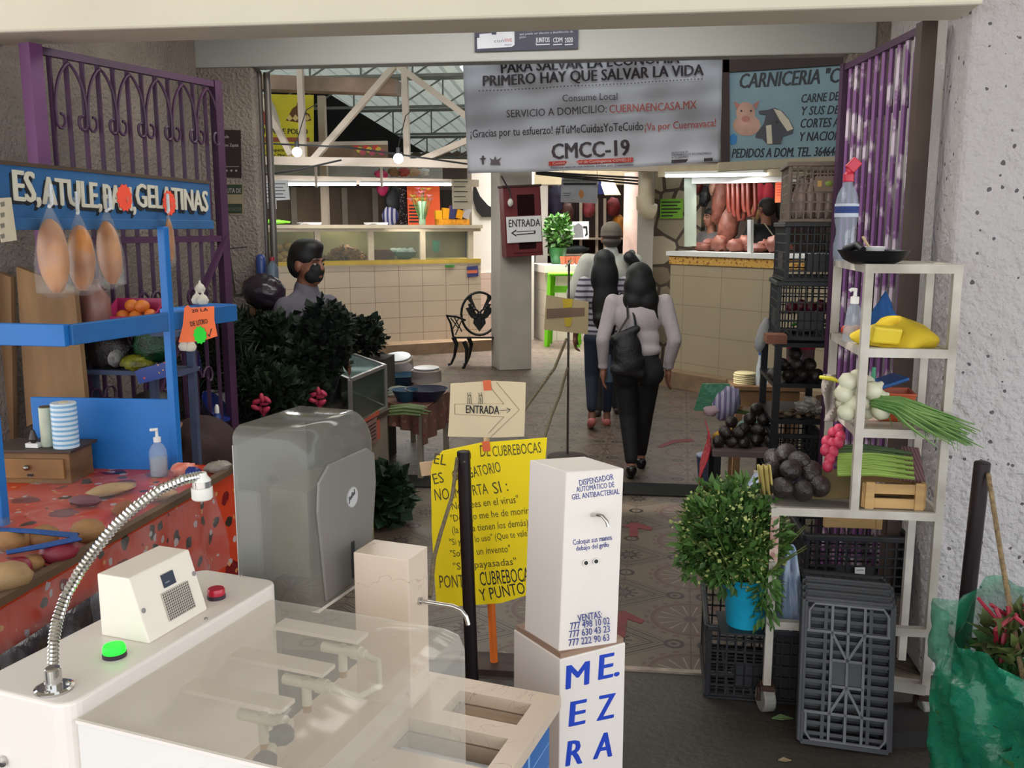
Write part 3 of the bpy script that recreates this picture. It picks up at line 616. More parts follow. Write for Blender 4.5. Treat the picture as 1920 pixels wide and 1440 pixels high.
# hose cabinet with entrance paper on the centre pillar
HC = frame(CP(943, 352, .22), CP(1013, 349, .22), CP(943, 483, .22)); m, W, H = HC
MAR = M('maroon_metal', (104, 26, 32), .5, var=.12)
t = thing('hose_cabinet', 'dark red fire hose cabinet fixed to the grey pillar', 'cabinet', m @ V((W / 2, -H, -.1)))
MB().box((W / 2, -H / 2, -.1), (W, H, .2), m=m).build('cabinet_body', MAR, t, bevel=.006)
MB().box((W / 2, .012, -.1), (W + .02, .025, .23), m=m).build('cabinet_top', M('maroon_dark', (60, 26, 24), .7), t)
cd_ = MB().box((W * .58, -H * .5, .006), (W * .76, H * .9, .012), m=m).build('cabinet_door', MAR, t, bevel=.004)
MB().box((W * .58, -H * .26, .012), (W * .46, H * .3, .006), m=m).build('door_pane', M('pane_dark', (40, 20, 22), .1), cd_); MB().box((W * .58, -H * .83, .012), (W * .46, H * .13, .006), m=m).build('door_pane', M('pane_dark', (0, 0, 0)), cd_)
e, m, W, H = sign('entrance_paper', 'white ENTRADA paper with an arrow on the hose cabinet', CP(949, 407, .26), CP(1014, 404, .26), CP(951, 456, .26), PAPER, t=.003, board='sheet')
tx('ENTRADA', e, m, (953, 426), (1012, 424), 14, INK, .008)
poly(m, [(958, 437), (968, 430), (968, 434), (1004, 432), (1004, 438), (968, 441), (968, 444)], INK, e, 'arrow', z0=.0005); poly(m, [(962, 437), (968, 433.5), (968, 435.5), (1001, 433.5), (1001, 436.5), (968, 439), (968, 441)], PAPER, e, 'arrow_fill', z0=.0015)
p = CP(957, 380, .3); e = thing('bare_bulb', 'unlit clear bulb hanging beside the hose cabinet', 'lamp', p); MB().ell(p, (.035, .035, .05), n=12, h=8).build('glass_bulb', M('bulb_off', (200, 196, 186), .2), e, smooth=True); MB().tube([p + V((0, 0, .04)), p + V((0, 0, .12)), CP(940, 330, .3)], .01, 6).build('cord', BLACK, e)
# black swoosh on the white wall
q = [WP(x, y) for x, y in ((887, 343), (893, 352), (900, 368), (915, 385), (930, 390), (930, 407), (903, 407), (893, 395), (887, 375))]
m, W, H = frame(WP(886, 340, .01), WP(932, 340, .01), WP(886, 410, .01)); e = thing('wall_emblem', 'black painted curve on the white wall behind the pillar', 'sign', m @ V((W / 2, -H / 2, 0))); poly(m, [(887, 343), (893, 352), (900, 368), (915, 385), (924, 390), (932, 384), (932, 407), (903, 407), (893, 395), (887, 375)], BLACK, e, 'painted_curve', z0=.001)
# ---- big banner behind the beam
BANM = M('banner_cloth', (186, 186, 192), .9, var=.12, scale=1.2); BY = 6.3
m, W, H = frame(PY(866, 60, BY), PY(1357, 48, BY), PY(874, 324, BY)); t = thing('market_banner', 'large grey white printed banner hanging behind the beam', 'banner', m @ V((W / 2, -H, 0)))
cs = [lxy(m, *p) for p in ((864, 50), (1357, 38), (877, 325), (1350, 303))]
def wr(x, y): return .8 * (.012 * math.sin(x * 9 + y * 14) + .009 * math.sin(x * 23 - y * 11 + 1) + .006 * math.sin(x * 5 - y * 38))
def bf(a, b_):
    tp = cs[0].lerp(cs[1], a); bt = cs[2].lerp(cs[3], a); bt.y -= .012 * math.sin(a * 3.1); q = tp.lerp(bt, b_); return m @ V((q.x, q.y, wr(q.x, q.y) - .007))
MB().grid(bf, 60, 34).build('sheet', BANM, t, smooth=True, solid=.002)
FADE = M('print_faded', (84, 72, 76), .7); FRED = M('print_red', (176, 84, 72), .7)
for a in (('PARA SALVAR LA ECONOMÍA', (938, 137), (1272, 118), 19, BLACK, .03), ('PRIMERO HAY QUE SALVAR LA VIDA', (905, 162), (1317, 141), 20, M('print_black', (52, 40, 44), .7), .03), ('Consume Local', (1054, 191), (1157, 187), 13, FADE, 0), ('SERVICIO A DOMICILIO:', (950, 221), (1137, 211), 14, FADE, .008), ('CUERNAENCASA.MX', (1142, 212), (1305, 204), 15, FRED, .008), ('¡Gracias por tu esfuerzo! #TúMeCuidasYoTeCuido', (881, 258), (1205, 244), 15, M('print_black', (0, 0, 0)), .004), ('¡Va por Cuernavaca!', (1208, 245), (1341, 237), 14, FRED, .008), ('CMCC-19', (1034, 299), (1178, 291), 29, M('print_black', (0, 0, 0)), .03)):
    tx(a[0], t, m, a[1], a[2], a[3], a[4], a[5], lift=.002, ext=.0003)
poly(m, [(899 + k * 0, 172 + k * 0) for k in range(0)] or [(1029, 303), (1187, 295), (1187, 304), (1029, 311)], REDINK, t, 'red_strip', z0=.014)
tx('Comité Municipal de Contingencia COVID-19', t, m, (1036, 309), (1184, 302), 5, M('print_pale', (206, 180, 176), .7), lift=.0165, ext=.0003); tx('Estamos aquí en sus manos, juntos por Cuernavaca', t, m, (1032, 316), (1187, 310), 4, FADE, lift=.002)
for x in (.02, W - .02): MB().bar(m @ V((x, -.1, 0)), m @ V((x, .42, 0)), .008).build('tie_cord', BLACK, t)
dm = MB()
for k in range(64):
    q = lxy(m, 900 + k * 6.6, 171 - k * 6.6 * .054); dm.box((q.x, q.y, .003), (.008, .007, .002), m=m)
dm.build('dotted_line', FADE, t)
for a in (('SECRETARÍA DE', (1259, 288), (1290, 286), 3), ('DESARROLLO ECONÓMICO', (1259, 292.5), (1334, 289), 4), ('Y TURISMO', (1259, 298), (1290, 296), 4)): tx(a[0], t, m, a[1], a[2], a[3], FADE, .01, lift=.002, ext=.0003)
poly(m, [(1259, 300), (1336, 296), (1336, 302), (1259, 306)], M('print_black', (0, 0, 0)), t, 'printed_band', z0=.004)
for k, pts in enumerate(([(905, 308), (904, 300), (899, 298), (904, 296), (904, 292), (908, 292), (908, 296), (913, 297), (908, 300), (908, 309)], [(920, 309), (922, 302), (918, 296), (926, 300), (929, 292), (932, 300), (941, 295), (936, 302), (939, 309)])): poly(m, pts, FADE if k else M('print_black', (0, 0, 0)), t, 'printed_crest', z0=.004)
for ch in t.children:
    if ch.name.startswith('sheet'): continue
    mi = m.inverted()
    for v in ch.data.vertices: q = mi @ v.co; q.z += wr(q.x, q.y); v.co = m @ q
# ---- poster on the beam
m, W, H = frame(PY(889, 30, 5.492), PY(1083, 24, 5.492), PY(889, 96, 5.492)); e, m, W, H = sign('beam_poster', 'navy and white information poster on the grey beam', PY(889, 22, 5.485), PY(1084, 15, 5.485), PY(891, 97, 5.485), M('navy_print', (34, 36, 62), .5), t=.01)
PW = M('poster_white', (206, 208, 216), .5); poly(m, [(894, 40), (964, 38), (965, 84), (960, 88), (895, 92)], PW, e, 'white_field', z0=.001)
poly(m, [(890, 48), (899, 48), (899, 54), (922, 52), (922, 47), (931, 47), (931, 65), (922, 65), (922, 62), (899, 64), (899, 71), (890, 71)], M('navy_print', (0, 0, 0)), e, 'dumbbell_mark', z0=.003)
tx('con', e, m, (926, 80), (944, 79), 6, M('grey_print', (110, 110, 130), .6), lift=.003); tx('VIVE', e, m, (945, 79), (960, 78), 6, REDINK, lift=.003); tx('mejor', e, m, (946, 86), (960, 85), 4, M('grey_print', (0, 0, 0)), lift=.003)
for k, s in enumerate(('Las manoplas y los guantes contaminan', 'que puede ser afección y desinfección de')): tx(s, e, m, (974, 58 + k * 8), (1074, 53 + k * 8), 4, PW)
tx('jalón', e, m, (974, 72), (986, 71), 4, PW)
for x0, x1, s in ((1005, 1031, 'JUNTOS'), (1037, 1054, 'CDM'), (1059, 1074, '2020')):
    tx(s, e, m, (x0, 80), (x1, 79), 9, PW, .02); poly(m, [(x0, 83), (x1, 82), (x1, 84), (x0, 85)], PW, e, 'underline', z0=.001)
# ---- butcher's stall
RC = VP((.45, 10.876), (.802, 10.518)); RA = math.atan2(RC.x.y, RC.x.x); RM = Matrix.Translation(RC.a) @ Matrix.Rotation(RA, 4, 'Z')
t = thing('butcher_counter', "tan tiled butcher's counter with a patterned border", 'counter', RC.a, RA); kw = dict(parent=t, wd=False)
MB().box((1.0, .3, .78), (2.1, .6, 1.2)).build('tiled_front', tilemat('tan_tiles', (176, 160, 134), (136, 120, 98), .55, .33, gw=.012), **kw)
MB().box((1.0, .25, .09), (2.2, .9, .18)).build('plinth', M('plinth_tan', (0, 0, 0)), **kw)
bm_ = floral('border_tile', (206, 160, 80), [((150, 90, 40), 2.2, .28), ((110, 60, 30), 3.1, .2), ((226, 190, 120), 2.7, .2)], 9)
MB().box((1.0, .29, 1.43), (2.12, .62, .1)).build('border', bm_, **kw); MB().box((1.0, .3, 1.5), (2.16, .7, .05)).build('worktop', WHITE, **kw)
t = thing('stall_frame', "pale frame with glass front over the butcher's counter", 'frame', RC.at(1, 1.52, -.1))
RP = lambda px, py, off=0: RC(px, py, off)
GLG = M('frame_green', (170, 180, 164), .5)
MB().bar(RP(1294, 462, -.1), RP(1294, 335, -.1), .13, .1).build('post', GLG, t); MB().bar(RP(1300, 338, -.1), RP(1500, 333, -.1), .05, .08).build('rail', WHITE, t); MB().bar(RP(1407, 478, 0), RP(1407, 412, 0), .045).build('glass_holder', WHITE, t)
MB().bar(RP(1240, 322, .0), RP(1520, 318, 0), .1, .12).build('canopy_beam', M('beam_tan', (0, 0, 0)), t)
p, q = RP(1249, 330, .08), RP(1434, 327, .08); e = thing('tube_lamp', "fluorescent tube over the butcher's counter", 'lamp', p.lerp(q, .5)); MB().bar(p + V((0, 0, .03)), q + V((0, 0, .03)), .05, .03).build('fixture', WHITE, e); MB().tube([p, q], .015, 8).build('tube', TUBE, e)
lamp('AREA', p.lerp(q, .5) + V((.1, .1, -.1)), 8, (1, .95, .9), 1.0, RC.at(.8, 1.2, -.6), .1)
struct(MB().box((.9, 2.0, 1.6), (2.6, .08, 3.2), m=RM).build('wall_stall', M('stall_back', (74, 50, 44), .9, var=.4, scale=3)))
MEAT = M('meat_red', (88, 36, 32), .5, var=.5, scale=13, rgb2=(148, 92, 74)); SAUS = M('sausage', (122, 48, 34), .4, var=.3, scale=5)
for k, px in enumerate((1372, 1381, 1390, 1400, 1409)):
    a, c = RP(px, 334, -.5), RP(px, 400 + (k % 3) * 8, -.5); r = .035
    center(one('sausage_string', MB().tube([a + V((-r, 0, 0)), c + V((-r * 1.1, 0, .1)), c + V((-r * .6, 0, .02)), c + V((r * .6, 0, .02)), c + V((r * 1.1, 0, .1)), a + V((r, 0, 0))], .026, 8), SAUS, ['first', 'second', 'third', 'fourth', 'last'][k] + " looped red sausage string from the left over the butcher's counter", 'sausage', 'hanging sausage strings', smooth=True))
for k, (px, py, rx, rz_, mt) in enumerate(((1350, 372, .09, .3, MEAT), (1322, 368, .07, .12, BKB), (1365, 425, .12, .22, MEAT), (1338, 350, .05, .1, M('meat_pale', (196, 150, 130), .6)), (1310, 350, .05, .08, SAUS))):
    p = RP(px, py, -.7); center(one('hanging_meat', MB().ell(p, (rx, .08, rz_), (0, .1, 0), 14, 10, .15), mt, ['long marbled side of meat hanging left of the sausages', 'dark hanging bundle near the stall post', 'wide cut of meat hanging below the sausages', 'small pale cut hanging at the top of the stall', 'small dark red cut beside the stall post'][k], 'meat', 'cuts hanging in the butcher stall', smooth=True))
rnd = random.Random(9)
for k, px in enumerate((1318, 1332, 1347, 1362, 1380, 1396, 1420, 1436, 1452, 1466)):
    p = RP(px, 466, -.25 - .1 * (k % 2)); center(one('meat_cut', MB().ell((p.x, p.y, 1.525 + .05 + .02 * (k % 3)), (.12, .09, .05 + .02 * (k % 3)), (0, 0, k), 12, 8, .2), MEAT, ("first second third fourth fifth sixth seventh eighth ninth tenth".split()[k]) + " raw meat cut from the left on the butcher's counter", 'meat', "meat cuts on the butcher's counter", smooth=True))
for nm, lab, q, mt in (('orange_price_sheet', "orange price sheet at the back of the butcher's stall", ((1454, 340), (1480, 338), (1454, 380)), ORANGE), ('green_note', 'lime green handwritten note on the stone wall', ((1238, 373), (1281, 372), (1237, 410)), M('paper_green', (130, 190, 60), .8))):
    f = RP if nm[0] == 'o' else (lambda x, y, o=0: SW(x, y, .03)); e, m, W, H = sign(nm, lab, *[f(*x, -.4) for x in q], mt, t=.003, board='sheet', cat='paper')
    if nm[0] == 'g':
        for k in range(5): poly(m, [(1240, 378 + k * 6.4), (1262 + 14 * (k < 4) - 6 * (k % 2), 377.5 + k * 6.4), (1262 + 14 * (k < 4) - 6 * (k % 2), 380 + k * 6.4), (1240, 380.5 + k * 6.4)], INK, e, 'text_line')
    else:
        for k in range(5): poly(m, [(1456, 345 + k * 5), (1476, 344 + k * 5), (1476, 346 + k * 5), (1456, 347 + k * 5)], REDINK, e, 'text_line')
for k, (px, py, c) in enumerate(((1425, 363, (226, 70, 90)), (1440, 362, (226, 60, 80)), (1418, 392, (220, 180, 120)), (1465, 392, (30, 28, 30)))):
    p = RP(px, py, -1.2); center(one('hung_goods', MB().ell(p, (.08, .05, .12), n=12, h=8, wob=.15), M('goods_%d' % k, c, .6), ['pink cloth hung left behind the butcher', 'pink cloth hung right behind the butcher', 'pale packet behind the butcher', 'black mug behind the butcher'][k], 'cloth' if k < 2 else 'packet', smooth=True))
# ---- painted butcher's sign
DW = M('dark_wood', (62, 40, 34), .7, var=.3, scale=4)
e, m, W, H = sign('butcher_sign', "pale blue painted butcher's sign with pig and cow heads", PY(1366, 136, 9), PY(1640, 118, 9), PY(1366, 304, 9), M('sign_blue', (82, 112, 128), .5, var=.25, scale=1.5, rgb2=(128, 148, 150)), t=.03, cat='sign')
MB().box((-.035, -H / 2 + .05, -.01), (.08, H + .2, .06), m=m).build('frame_side', DW, e); MB().box((W / 2, .06, -.01), (W + .1, .12, .06), m=m).build('frame_top', DW, e); MB().box((W / 2, -H - .04, -.01), (W + .2, .08, .1), m=m).build('frame_sill', M('beam_tan', (0, 0, 0)), e)
for a in (('CARNICERIA "C', (1384, 166), (1572, 155), 27, .025), ('CARNE DE', (1501, 193), (1572, 188), 16, .015), ('Y SUS DER', (1500, 216), (1580, 213), 16, .015), ('CORTES AM', (1499, 240), (1584, 237), 17, .015), ('Y NACIONAL', (1497, 265), (1592, 262), 17, .015), ('PEDIDOS A DOM. TEL. 3646462', (1371, 296), (1578, 292), 17, .018)): tx(a[0], e, m, a[1], a[2], a[3], BLACK, a[4], .25)
PIG = M('pig_pink', (196, 150, 128), .6, var=.2, scale=6); PIG2 = M('pig_dark', (176, 110, 96), .6); COW = M('cow_grey', (70, 66, 70), .6); COWW = M('cow_cream', (206, 190, 166), .6)
def ring(cx, cy, rx, ry, n=16, r0=0): return [(cx + rx * math.cos(r0 + i * 6.283 / n), cy + ry * math.sin(r0 + i * 6.283 / n)) for i in range(n)]
for x in (.15, W - .15): MB().bar(m @ V((x, .1, -.02)), m @ V((x, 1.3, -.02)), .03).build('hanger', DW, e)
poly(m, ring(1400, 235, 26, 20), PIG, e, 'painted_pig', z0=.001); poly(m, ring(1398, 212, 18, 21), PIG, e, 'painted_pig', z0=.003)
for pts in ([(1375, 190), (1388, 196), (1382, 206)], [(1424, 188), (1412, 196), (1418, 205)]): poly(m, pts, PIG2, e, 'painted_ear', z0=.004)
poly(m, ring(1398, 223, 8, 6), PIG2, e, 'painted_snout', z0=.004)
for x in (1390, 1408): poly(m, ring(x, 208, 2, 2, 8), BLACK, e, 'painted_eye', z0=.004)
poly(m, [(1418, 250), (1432, 232), (1436, 215), (1424, 214), (1422, 208), (1440, 206), (1452, 202), (1466, 208), (1478, 222), (1488, 240), (1486, 250), (1468, 256), (1464, 270), (1438, 270), (1430, 260), (1416, 258)], COW, e, 'painted_cow', z0=.006)
poly(m, [(1450, 204), (1464, 208), (1478, 224), (1487, 242), (1476, 246), (1462, 226)], COWW, e, 'painted_blaze', z0=.008); poly(m, [(1436, 236), (1446, 234), (1448, 270), (1438, 270)], COWW, e, 'painted_patch', z0=.008); poly(m, ring(1456, 229, 3, 3, 8), BLACK, e, 'painted_eye', z0=.009)
poly(m, [(1368, 255), (1376, 250), (1382, 256), (1380, 270), (1370, 272)], M('blue_mark', (40, 120, 180), .6), e, 'painted_mark', z0=.001)
# ---- far stalls in the daylight behind the pillar
t = thing('market_counter', 'low white tiled counter lit by daylight behind the pillar', 'counter', PY(1045, 560, 14.6)); BRT = M('counter_white', (232, 228, 220), .6, var=.05)
P3 = VP(PY(1000, 500, 14.6), PY(1100, 500, 14.9)); m3 = P3.M(); pz = P3(1045, 492).z
MB().box((.74, pz - .1, -.35), (1.14, .12, .8), m=m3).build('countertop', BRT, t); MB().box((.74, pz / 2 - .08, -.35), (1.1, pz - .16, .7), m=m3).build('counter_base', tilemat('white_tiles', (226, 216, 200), (180, 170, 160), .4, .4), t)
LIME = M('lime_plastic', (120, 216, 20), .35)
t = thing('plastic_stool', 'lime green plastic stool standing before the white counter', 'stool', PZ(1052, 575, .0) if False else P3(1055, 590, .5) * V((1, 1, 0)))
q = [P3(x, y, .5) for x, y in ((1028, 514), (1085, 514))]; zt = q[0].z; c = q[0].lerp(q[1], .5)
MB().box((c.x, c.y, zt), (.46, .42, .05), (0, 0, .15)).build('seat', LIME, t, bevel=.02)
for sx in (-1, 1):
    for sy in (-1, 1): MB().bar((c.x + sx * .18, c.y + sy * .16, zt), (c.x + sx * .23, c.y + sy * .2, 0), .09, .05).build('leg', LIME, t)
MB().box((c.x, c.y - .17, zt - .22), (.34, .03, .1)).build('brace', LIME, t)
for k in range(4):
    p = P3(1054 + k * 9, 514, .02); zz = pz - .04
    center(one('clay_pot', MB().lathe([(.03, 0), (.045, .1), (.05, .1), (.05, .13), (.04, .13), (.025, .02)], 12, (P3.at(0, 0).x + 0, 0, 0) and (p.x, p.y + .12, zz)), M('terracotta', (178, 92, 62), .7), ['first', 'second', 'third', 'last'][k] + ' from the left of the clay pots on the far white counter', 'pot', 'clay pots on the far counter', smooth=True))
p = P3(1046, 490, -.35); e = thing('potted_plant', 'leafy green plant in a green pot on the far white counter', 'plant', (p.x, p.y, pz - .04)); MB().lathe([(.1, 0), (.15, .26), (.14, .26), (.09, .02)], 16, (p.x, p.y, pz - .04)).build('pot', M('pot_green', (44, 110, 60), .4), e, smooth=True)
foliage((p.x, p.y, pz + .46), (.22, .2, .27), 420, .1, .07, .3, .2, 4).build('foliage', M('leaf_bright', (84, 140, 50), .6, var=.4, scale=6), e)
e, m, W, H = sign('kettle_box', 'white carton with a picture of a steel kettle on the far counter', P3(1057, 416, -.5), P3(1104, 415, -.5), P3(1057, 449, -.5), PAPER, t=.2, cat='box', board='carton')
poly(m, [(1076, 445), (1075, 424), (1085, 418), (1092, 424), (1094, 445)], M('kettle_grey', (120, 120, 124), .4), e, 'printed_kettle', z0=.001); poly(m, [(1093, 424), (1101, 424), (1102, 440), (1097, 444), (1097, 440), (1099, 437), (1098, 428), (1093, 428)], BLACK, e, 'printed_handle', z0=.001)
SH = VP(PY(1020, 500, 16.6), PY(1180, 500, 17.0)); sm = SH.M()
t = thing('goods_shelf', 'dark shelf of household goods at the far end of the passage', 'shelf', SH(1095, 560) * V((1, 1, 0)) )
z0, z1 = SH(1095, 478).z, SH(1095, 345).z; MB().box((1.0, (z1 + .6) / 2, -.6), (2.4, z1 + .6, .06), m=sm).build('back_panel', M('shelf_dark', (72, 48, 42), .8, var=.5, scale=2), t)
for y in (448, 478): MB().box((.8, SH(1095, y).z, -.35), (1.9, .03, .5), m=sm).build('shelf_board', M('shelf_cream', (200, 180, 160), .6), t)
for x in (1089, 1119, 1134): MB().bar(SH(x, 480, -.2), SH(x, 372, -.2), .05).build('upright', M('shelf_cream', (0, 0, 0)), t)
for k, (px, py, rx, rz_, c, lab, nm) in enumerate(((1104, 390, .12, .16, (196, 84, 90), 'red patterned bag on the goods shelf under the small poster', 'red_bag'), (1150, 388, .13, .17, (150, 40, 40), 'dark red bag hanging right of the goods shelf', 'red_bag'), (1062, 400, .13, .2, (110, 60, 50), 'rust brown bag at the left of the goods shelf', 'brown_bag'), (1042, 376, .14, .3, (70, 62, 96), 'dark violet cloth bag hanging at the left of the far stall', 'cloth_bag'), (1074, 468, .3, .09, (54, 66, 70), 'dark teal bag lying on the lower goods shelf', 'teal_bag'), (1160, 424, .12, .2, (236, 150, 40), 'yellow and orange toy hanging right of the capped man', 'toy'))):
    p = SH(px, py, -.25); center(one(nm, MB().ell(p, (rx, .1, rz_), n=14, h=10, wob=.12), M(nm + '_%d' % k, c, .6, var=.4, scale=9), lab, 'bag' if k < 5 else 'toy', smooth=True))
e, m, W, H = sign('hanging_poster', 'small printed poster hung on a cable behind the hose cabinet', PY(1053, 332, 13), PY(1122, 334, 13), PY(1053, 379, 13), M('poster_grey', (176, 176, 182), .7), t=.004, cat='poster', board='sheet')
for x in (.02, W - .02): MB().bar(m @ V((x, 0, 0)), m @ V((x, .3, 0)), .006).build('tie_cord', BLACK, e)
for k in range(2): tx(['PARA SALVAR LA ECONOMIA', 'PRIMERO HAY QUE SALVAR LA VIDA'][k], e, m, (1058 - 3 * k, 336 + k * 4), (1116 + 4 * k, 336 + k * 4), 3, INK, .02)
poly(m, [(1056, 343), (1118, 343), (1118, 347), (1056, 347)], BLACK, e, 'black_band'); poly(m, ring(1090, 364, 5, 8), M('poster_orange', (200, 130, 70), .6), e, 'printed_figure')
poly(m, [(1056, 362), (1070, 362), (1070, 363), (1056, 363)], INK, e, 'text_line'); poly(m, [(1056, 366), (1068, 366), (1068, 367), (1056, 367)], INK, e, 'text_line')
for k in range(3): one('cable', MB().tube([PY(1005, 322 + 2 * k, 12.5), PY(1100, 328 + 4 * k, 12.8), PY(1205, 334 + 6 * k, 12.2)], .014, 6), BLACK, ['upper', 'middle', 'lower'][k] + ' black cable between the pillar and the drain pipe', 'cable')
center(one('fabric_canopy', MB().add([PY(1124, 338, 14), PY(1150, 338, 14), PY(1164, 366, 13.6), PY(1134, 366, 13.6)], [(0, 1, 2, 3)]), M('canopy_cream', (206, 196, 160), .8), 'cream awning flap beyond the small poster', 'awning', solid=.01))
center(one('blue_flag', MB().add([PY(1122, 340, 13.9), PY(1126, 338, 13.9), PY(1134, 364, 13.9), PY(1122, 364, 13.9)], [(0, 1, 2, 3)]), M('flag_blue', (60, 76, 160), .7), 'blue triangular flag beside the cream awning flap', 'flag', solid=.006))
# ================================================================ PEOPLE
SKIN = M('skin', (150, 98, 76), .55, var=.06); SKIN2 = M('skin_dark', (124, 78, 58), .55, var=.06)
HAIR = M('hair_black', (15, 12, 12), .58, var=.2, scale=30, stretch=(1, 1, .15)); LIP = M('lip', (120, 62, 56), .5); EYEW = M('eye_white', (150, 140, 134), .4); IRIS = M('iris', (30, 18, 12), .2)
def hand(w, d, side, thumb, s=1.0, curl=.35):          # palm, four unequal bent fingers and a thumb leaving the side of the palm
    w, d = V(w), V(d).normalized(); side = V(side).normalized(); nrm = d.cross(side).normalized(); pr = []
    pr.append(('c', w, w + d * .045 * s, .022 * s, .026 * s)); k0 = w + d * .075 * s
    pr += [('c', w + d * .03 * s + side * .022 * s * k, k0 + side * .026 * s * k, .018 * s, .013 * s) for k in (-1, -.33, .33, 1)]
    for k, l in ((-1.05, .062), (-.35, .072), (.35, .078), (1.05, .068)):
        a = k0 + side * .027 * s * k; b = a + (d + nrm * curl * .4) * l * .5 * s; c = b + (d * (1 - curl) + nrm * curl * 1.2).normalized() * l * .5 * s
        pr += [('c', a, b, .0095 * s, .0088 * s), ('c', b, c, .0088 * s, .007 * s)]
    a = w + d * .025 * s + side * thumb * .024 * s; b = a + (d * .7 + side * thumb * .8 + nrm * .3) * .034 * s; c = b + (d + nrm * .4) * .03 * s
    pr += [('c', a, b, .012 * s, .0105 * s), ('c', b, c, .0105 * s, .008 * s)]
    return pr
def head(c, yaw=0, s=1.0):                              # skull, jaw, nose, ears, neck stub; facing +y turned by yaw
    c = V(c); q = Matrix.Rotation(yaw, 3, 'Z'); P_ = lambda x, y, z: c + q @ V((x * s, y * s, z * s)); r = (0, 0, yaw)
    return [('e', P_(0, -.01, .03), (.075 * s, .092 * s, .088 * s), r), ('e', P_(0, .02, -.035), (.058 * s, .068 * s, .075 * s), r), ('e', P_(0, .05, -.085), (.034 * s, .03 * s, .025 * s), r),
            ('c', P_(0, .082, .02), P_(0, .1, -.022), .009 * s, .015 * s), ('e', P_(-.077, -.005, -.01), (.012 * s, .022 * s, .032 * s), r), ('e', P_(.077, -.005, -.01), (.012 * s, .022 * s, .032 * s), r),
            ('e', P_(-.03, .08, .022), (.022 * s, .012 * s, .008 * s), r), ('e', P_(.03, .08, .022), (.022 * s, .012 * s, .008 * s), r), ('e', P_(0, .085, -.062), (.024 * s, .012 * s, .012 * s), r)]
def face(t, c, yaw, s=1.0, mouth=True):
    c = V(c); q = Matrix.Rotation(yaw, 3, 'Z'); P_ = lambda x, y, z: c + q @ V((x * s, y * s, z * s)); r = (0, 0, yaw)
    for sx in (-1, 1):
        e = MB().ell(P_(.031 * sx, .079, .004), (.015 * s, .01 * s, .008 * s), r, 12, 8).build('eye', EYEW, t, smooth=True, wd=False); MB().ell(P_(.031 * sx, .087, .004), (.006 * s, .004 * s, .007 * s), r, 10, 6).build('iris', IRIS, e, smooth=True, wd=False)
        MB().tube([P_(.012 * sx, .094, .024), P_(.033 * sx, .093, .031), P_(.054 * sx, .076, .024)], [.003 * s, .005 * s, .002 * s], 6).build('eyebrow', HAIR, t, wd=False)
    if mouth: MB().tube([P_(-.024, .085, -.062), P_(0, .098, -.06), P_(.024, .085, -.062)], [.003 * s, .007 * s, .003 * s], 8).build('mouth', LIP, t, smooth=True, wd=False)
def foot(a, toe, up=.0): a = V(a); return [('c', a, a + V((0, -.02, -.04)), .036, .034), ('c', a + V((0, -.03, -.05)), a + V((0, toe, -.06 - up)), .03, .024)]
W1 = dict(wd=False)
# ---- woman in white blouse
p = PZ(1190, 888, 0); t = thing('person', 'woman walking away in white blouse and black trousers with black shoulder bag', 'person', p, YAW)
lh, lk, la = V((-.085, 0, .80)), V((-.06, -.0, .44)), V((-.045, -.13, .12)); rh, rk, ra = V((.085, 0, .80)), V((.075, .09, .43)), V((.07, .2, .09))
ls, le, lw = V((-.185, 0, 1.27)), V((-.255, -.03, 1.0)), V((-.24, .05, .77)); rs, re, rw = V((.19, 0, 1.27)), V((.262, -.03, 1.0)), V((.235, .06, .765))
body = head((.0, .02, 1.415), 0, .98) + [('c', (0, 0, 1.25), (0, .01, 1.35), .06, .05), ('e', (0, 0, 1.16), (.16, .1, .17)), ('e', (0, 0, .95), (.135, .09, .16)), ('e', (0, -.01, .80), (.165, .11, .13)),
        ('c', ls, le, .045, .036), ('c', le, lw, .036, .024), ('c', rs, re, .045, .036), ('c', re, rw, .036, .024), ('c', lh, lk, .08, .052), ('c', lk, la, .05, .032), ('c', rh, rk, .08, .052), ('c', rk, ra, .05, .032)]
body += foot(la, .12, .05) + foot(ra, .15) + hand(lw, (.02, .05, -1), (.15, 1, 0), 1) + hand(rw, (.0, .08, -1), (-.15, 1, 0), 1)
blob(body, .0075, 'body', SKIN, t, 3, .5, wd=False)
blob([('e', (0, -.0, 1.17), (.178, .115, .165)), ('c', (-.145, 0, 1.26), (.145, 0, 1.26), .055, .055), ('c', (-.17, 0, 1.255), (0, 0, 1.33), .04, .05), ('c', (.17, 0, 1.255), (0, 0, 1.33), .04, .05), ('c', (0, 0, 1.27), (0, .0, 1.32), .08, .06), ('e', (0, 0, 1.0), (.16, .105, .16)), ('e', (0, -.01, .925), (.172, .115, .07)),
      ('c', ls, le, .058, .05), ('c', le, lw + V((0, 0, .03)), .05, .036), ('c', rs, re, .058, .052), ('c', re, rw + V((0, 0, .03)), .054, .038), ('e', lw + V((0, 0, .02)), (.042, .042, .018)), ('e', rw + V((0, 0, .02)), (.044, .044, .018))], .011, 'blouse', M('blouse_white', (196, 184, 186), .8, var=.1, scale=7, bump=.4, bscale=14), t, 3, .5, wd=False)
blob([('e', (0, -.015, .80), (.188, .13, .12)), ('e', (-.09, -.06, .76), (.1, .085, .1)), ('e', (.09, -.06, .76), (.1, .085, .1)), ('e', (0, 0, .9), (.165, .11, .05)), ('c', lh, lk, .1, .066), ('c', lk, la + V((0, 0, .02)), .066, .047), ('c', rh, rk, .1, .066), ('c', rk, ra + V((0, 0, .03)), .066, .047)], .011, 'trousers', M('cloth_black', (20, 18, 21), .8, var=.2), t, 3, .5, wd=False)
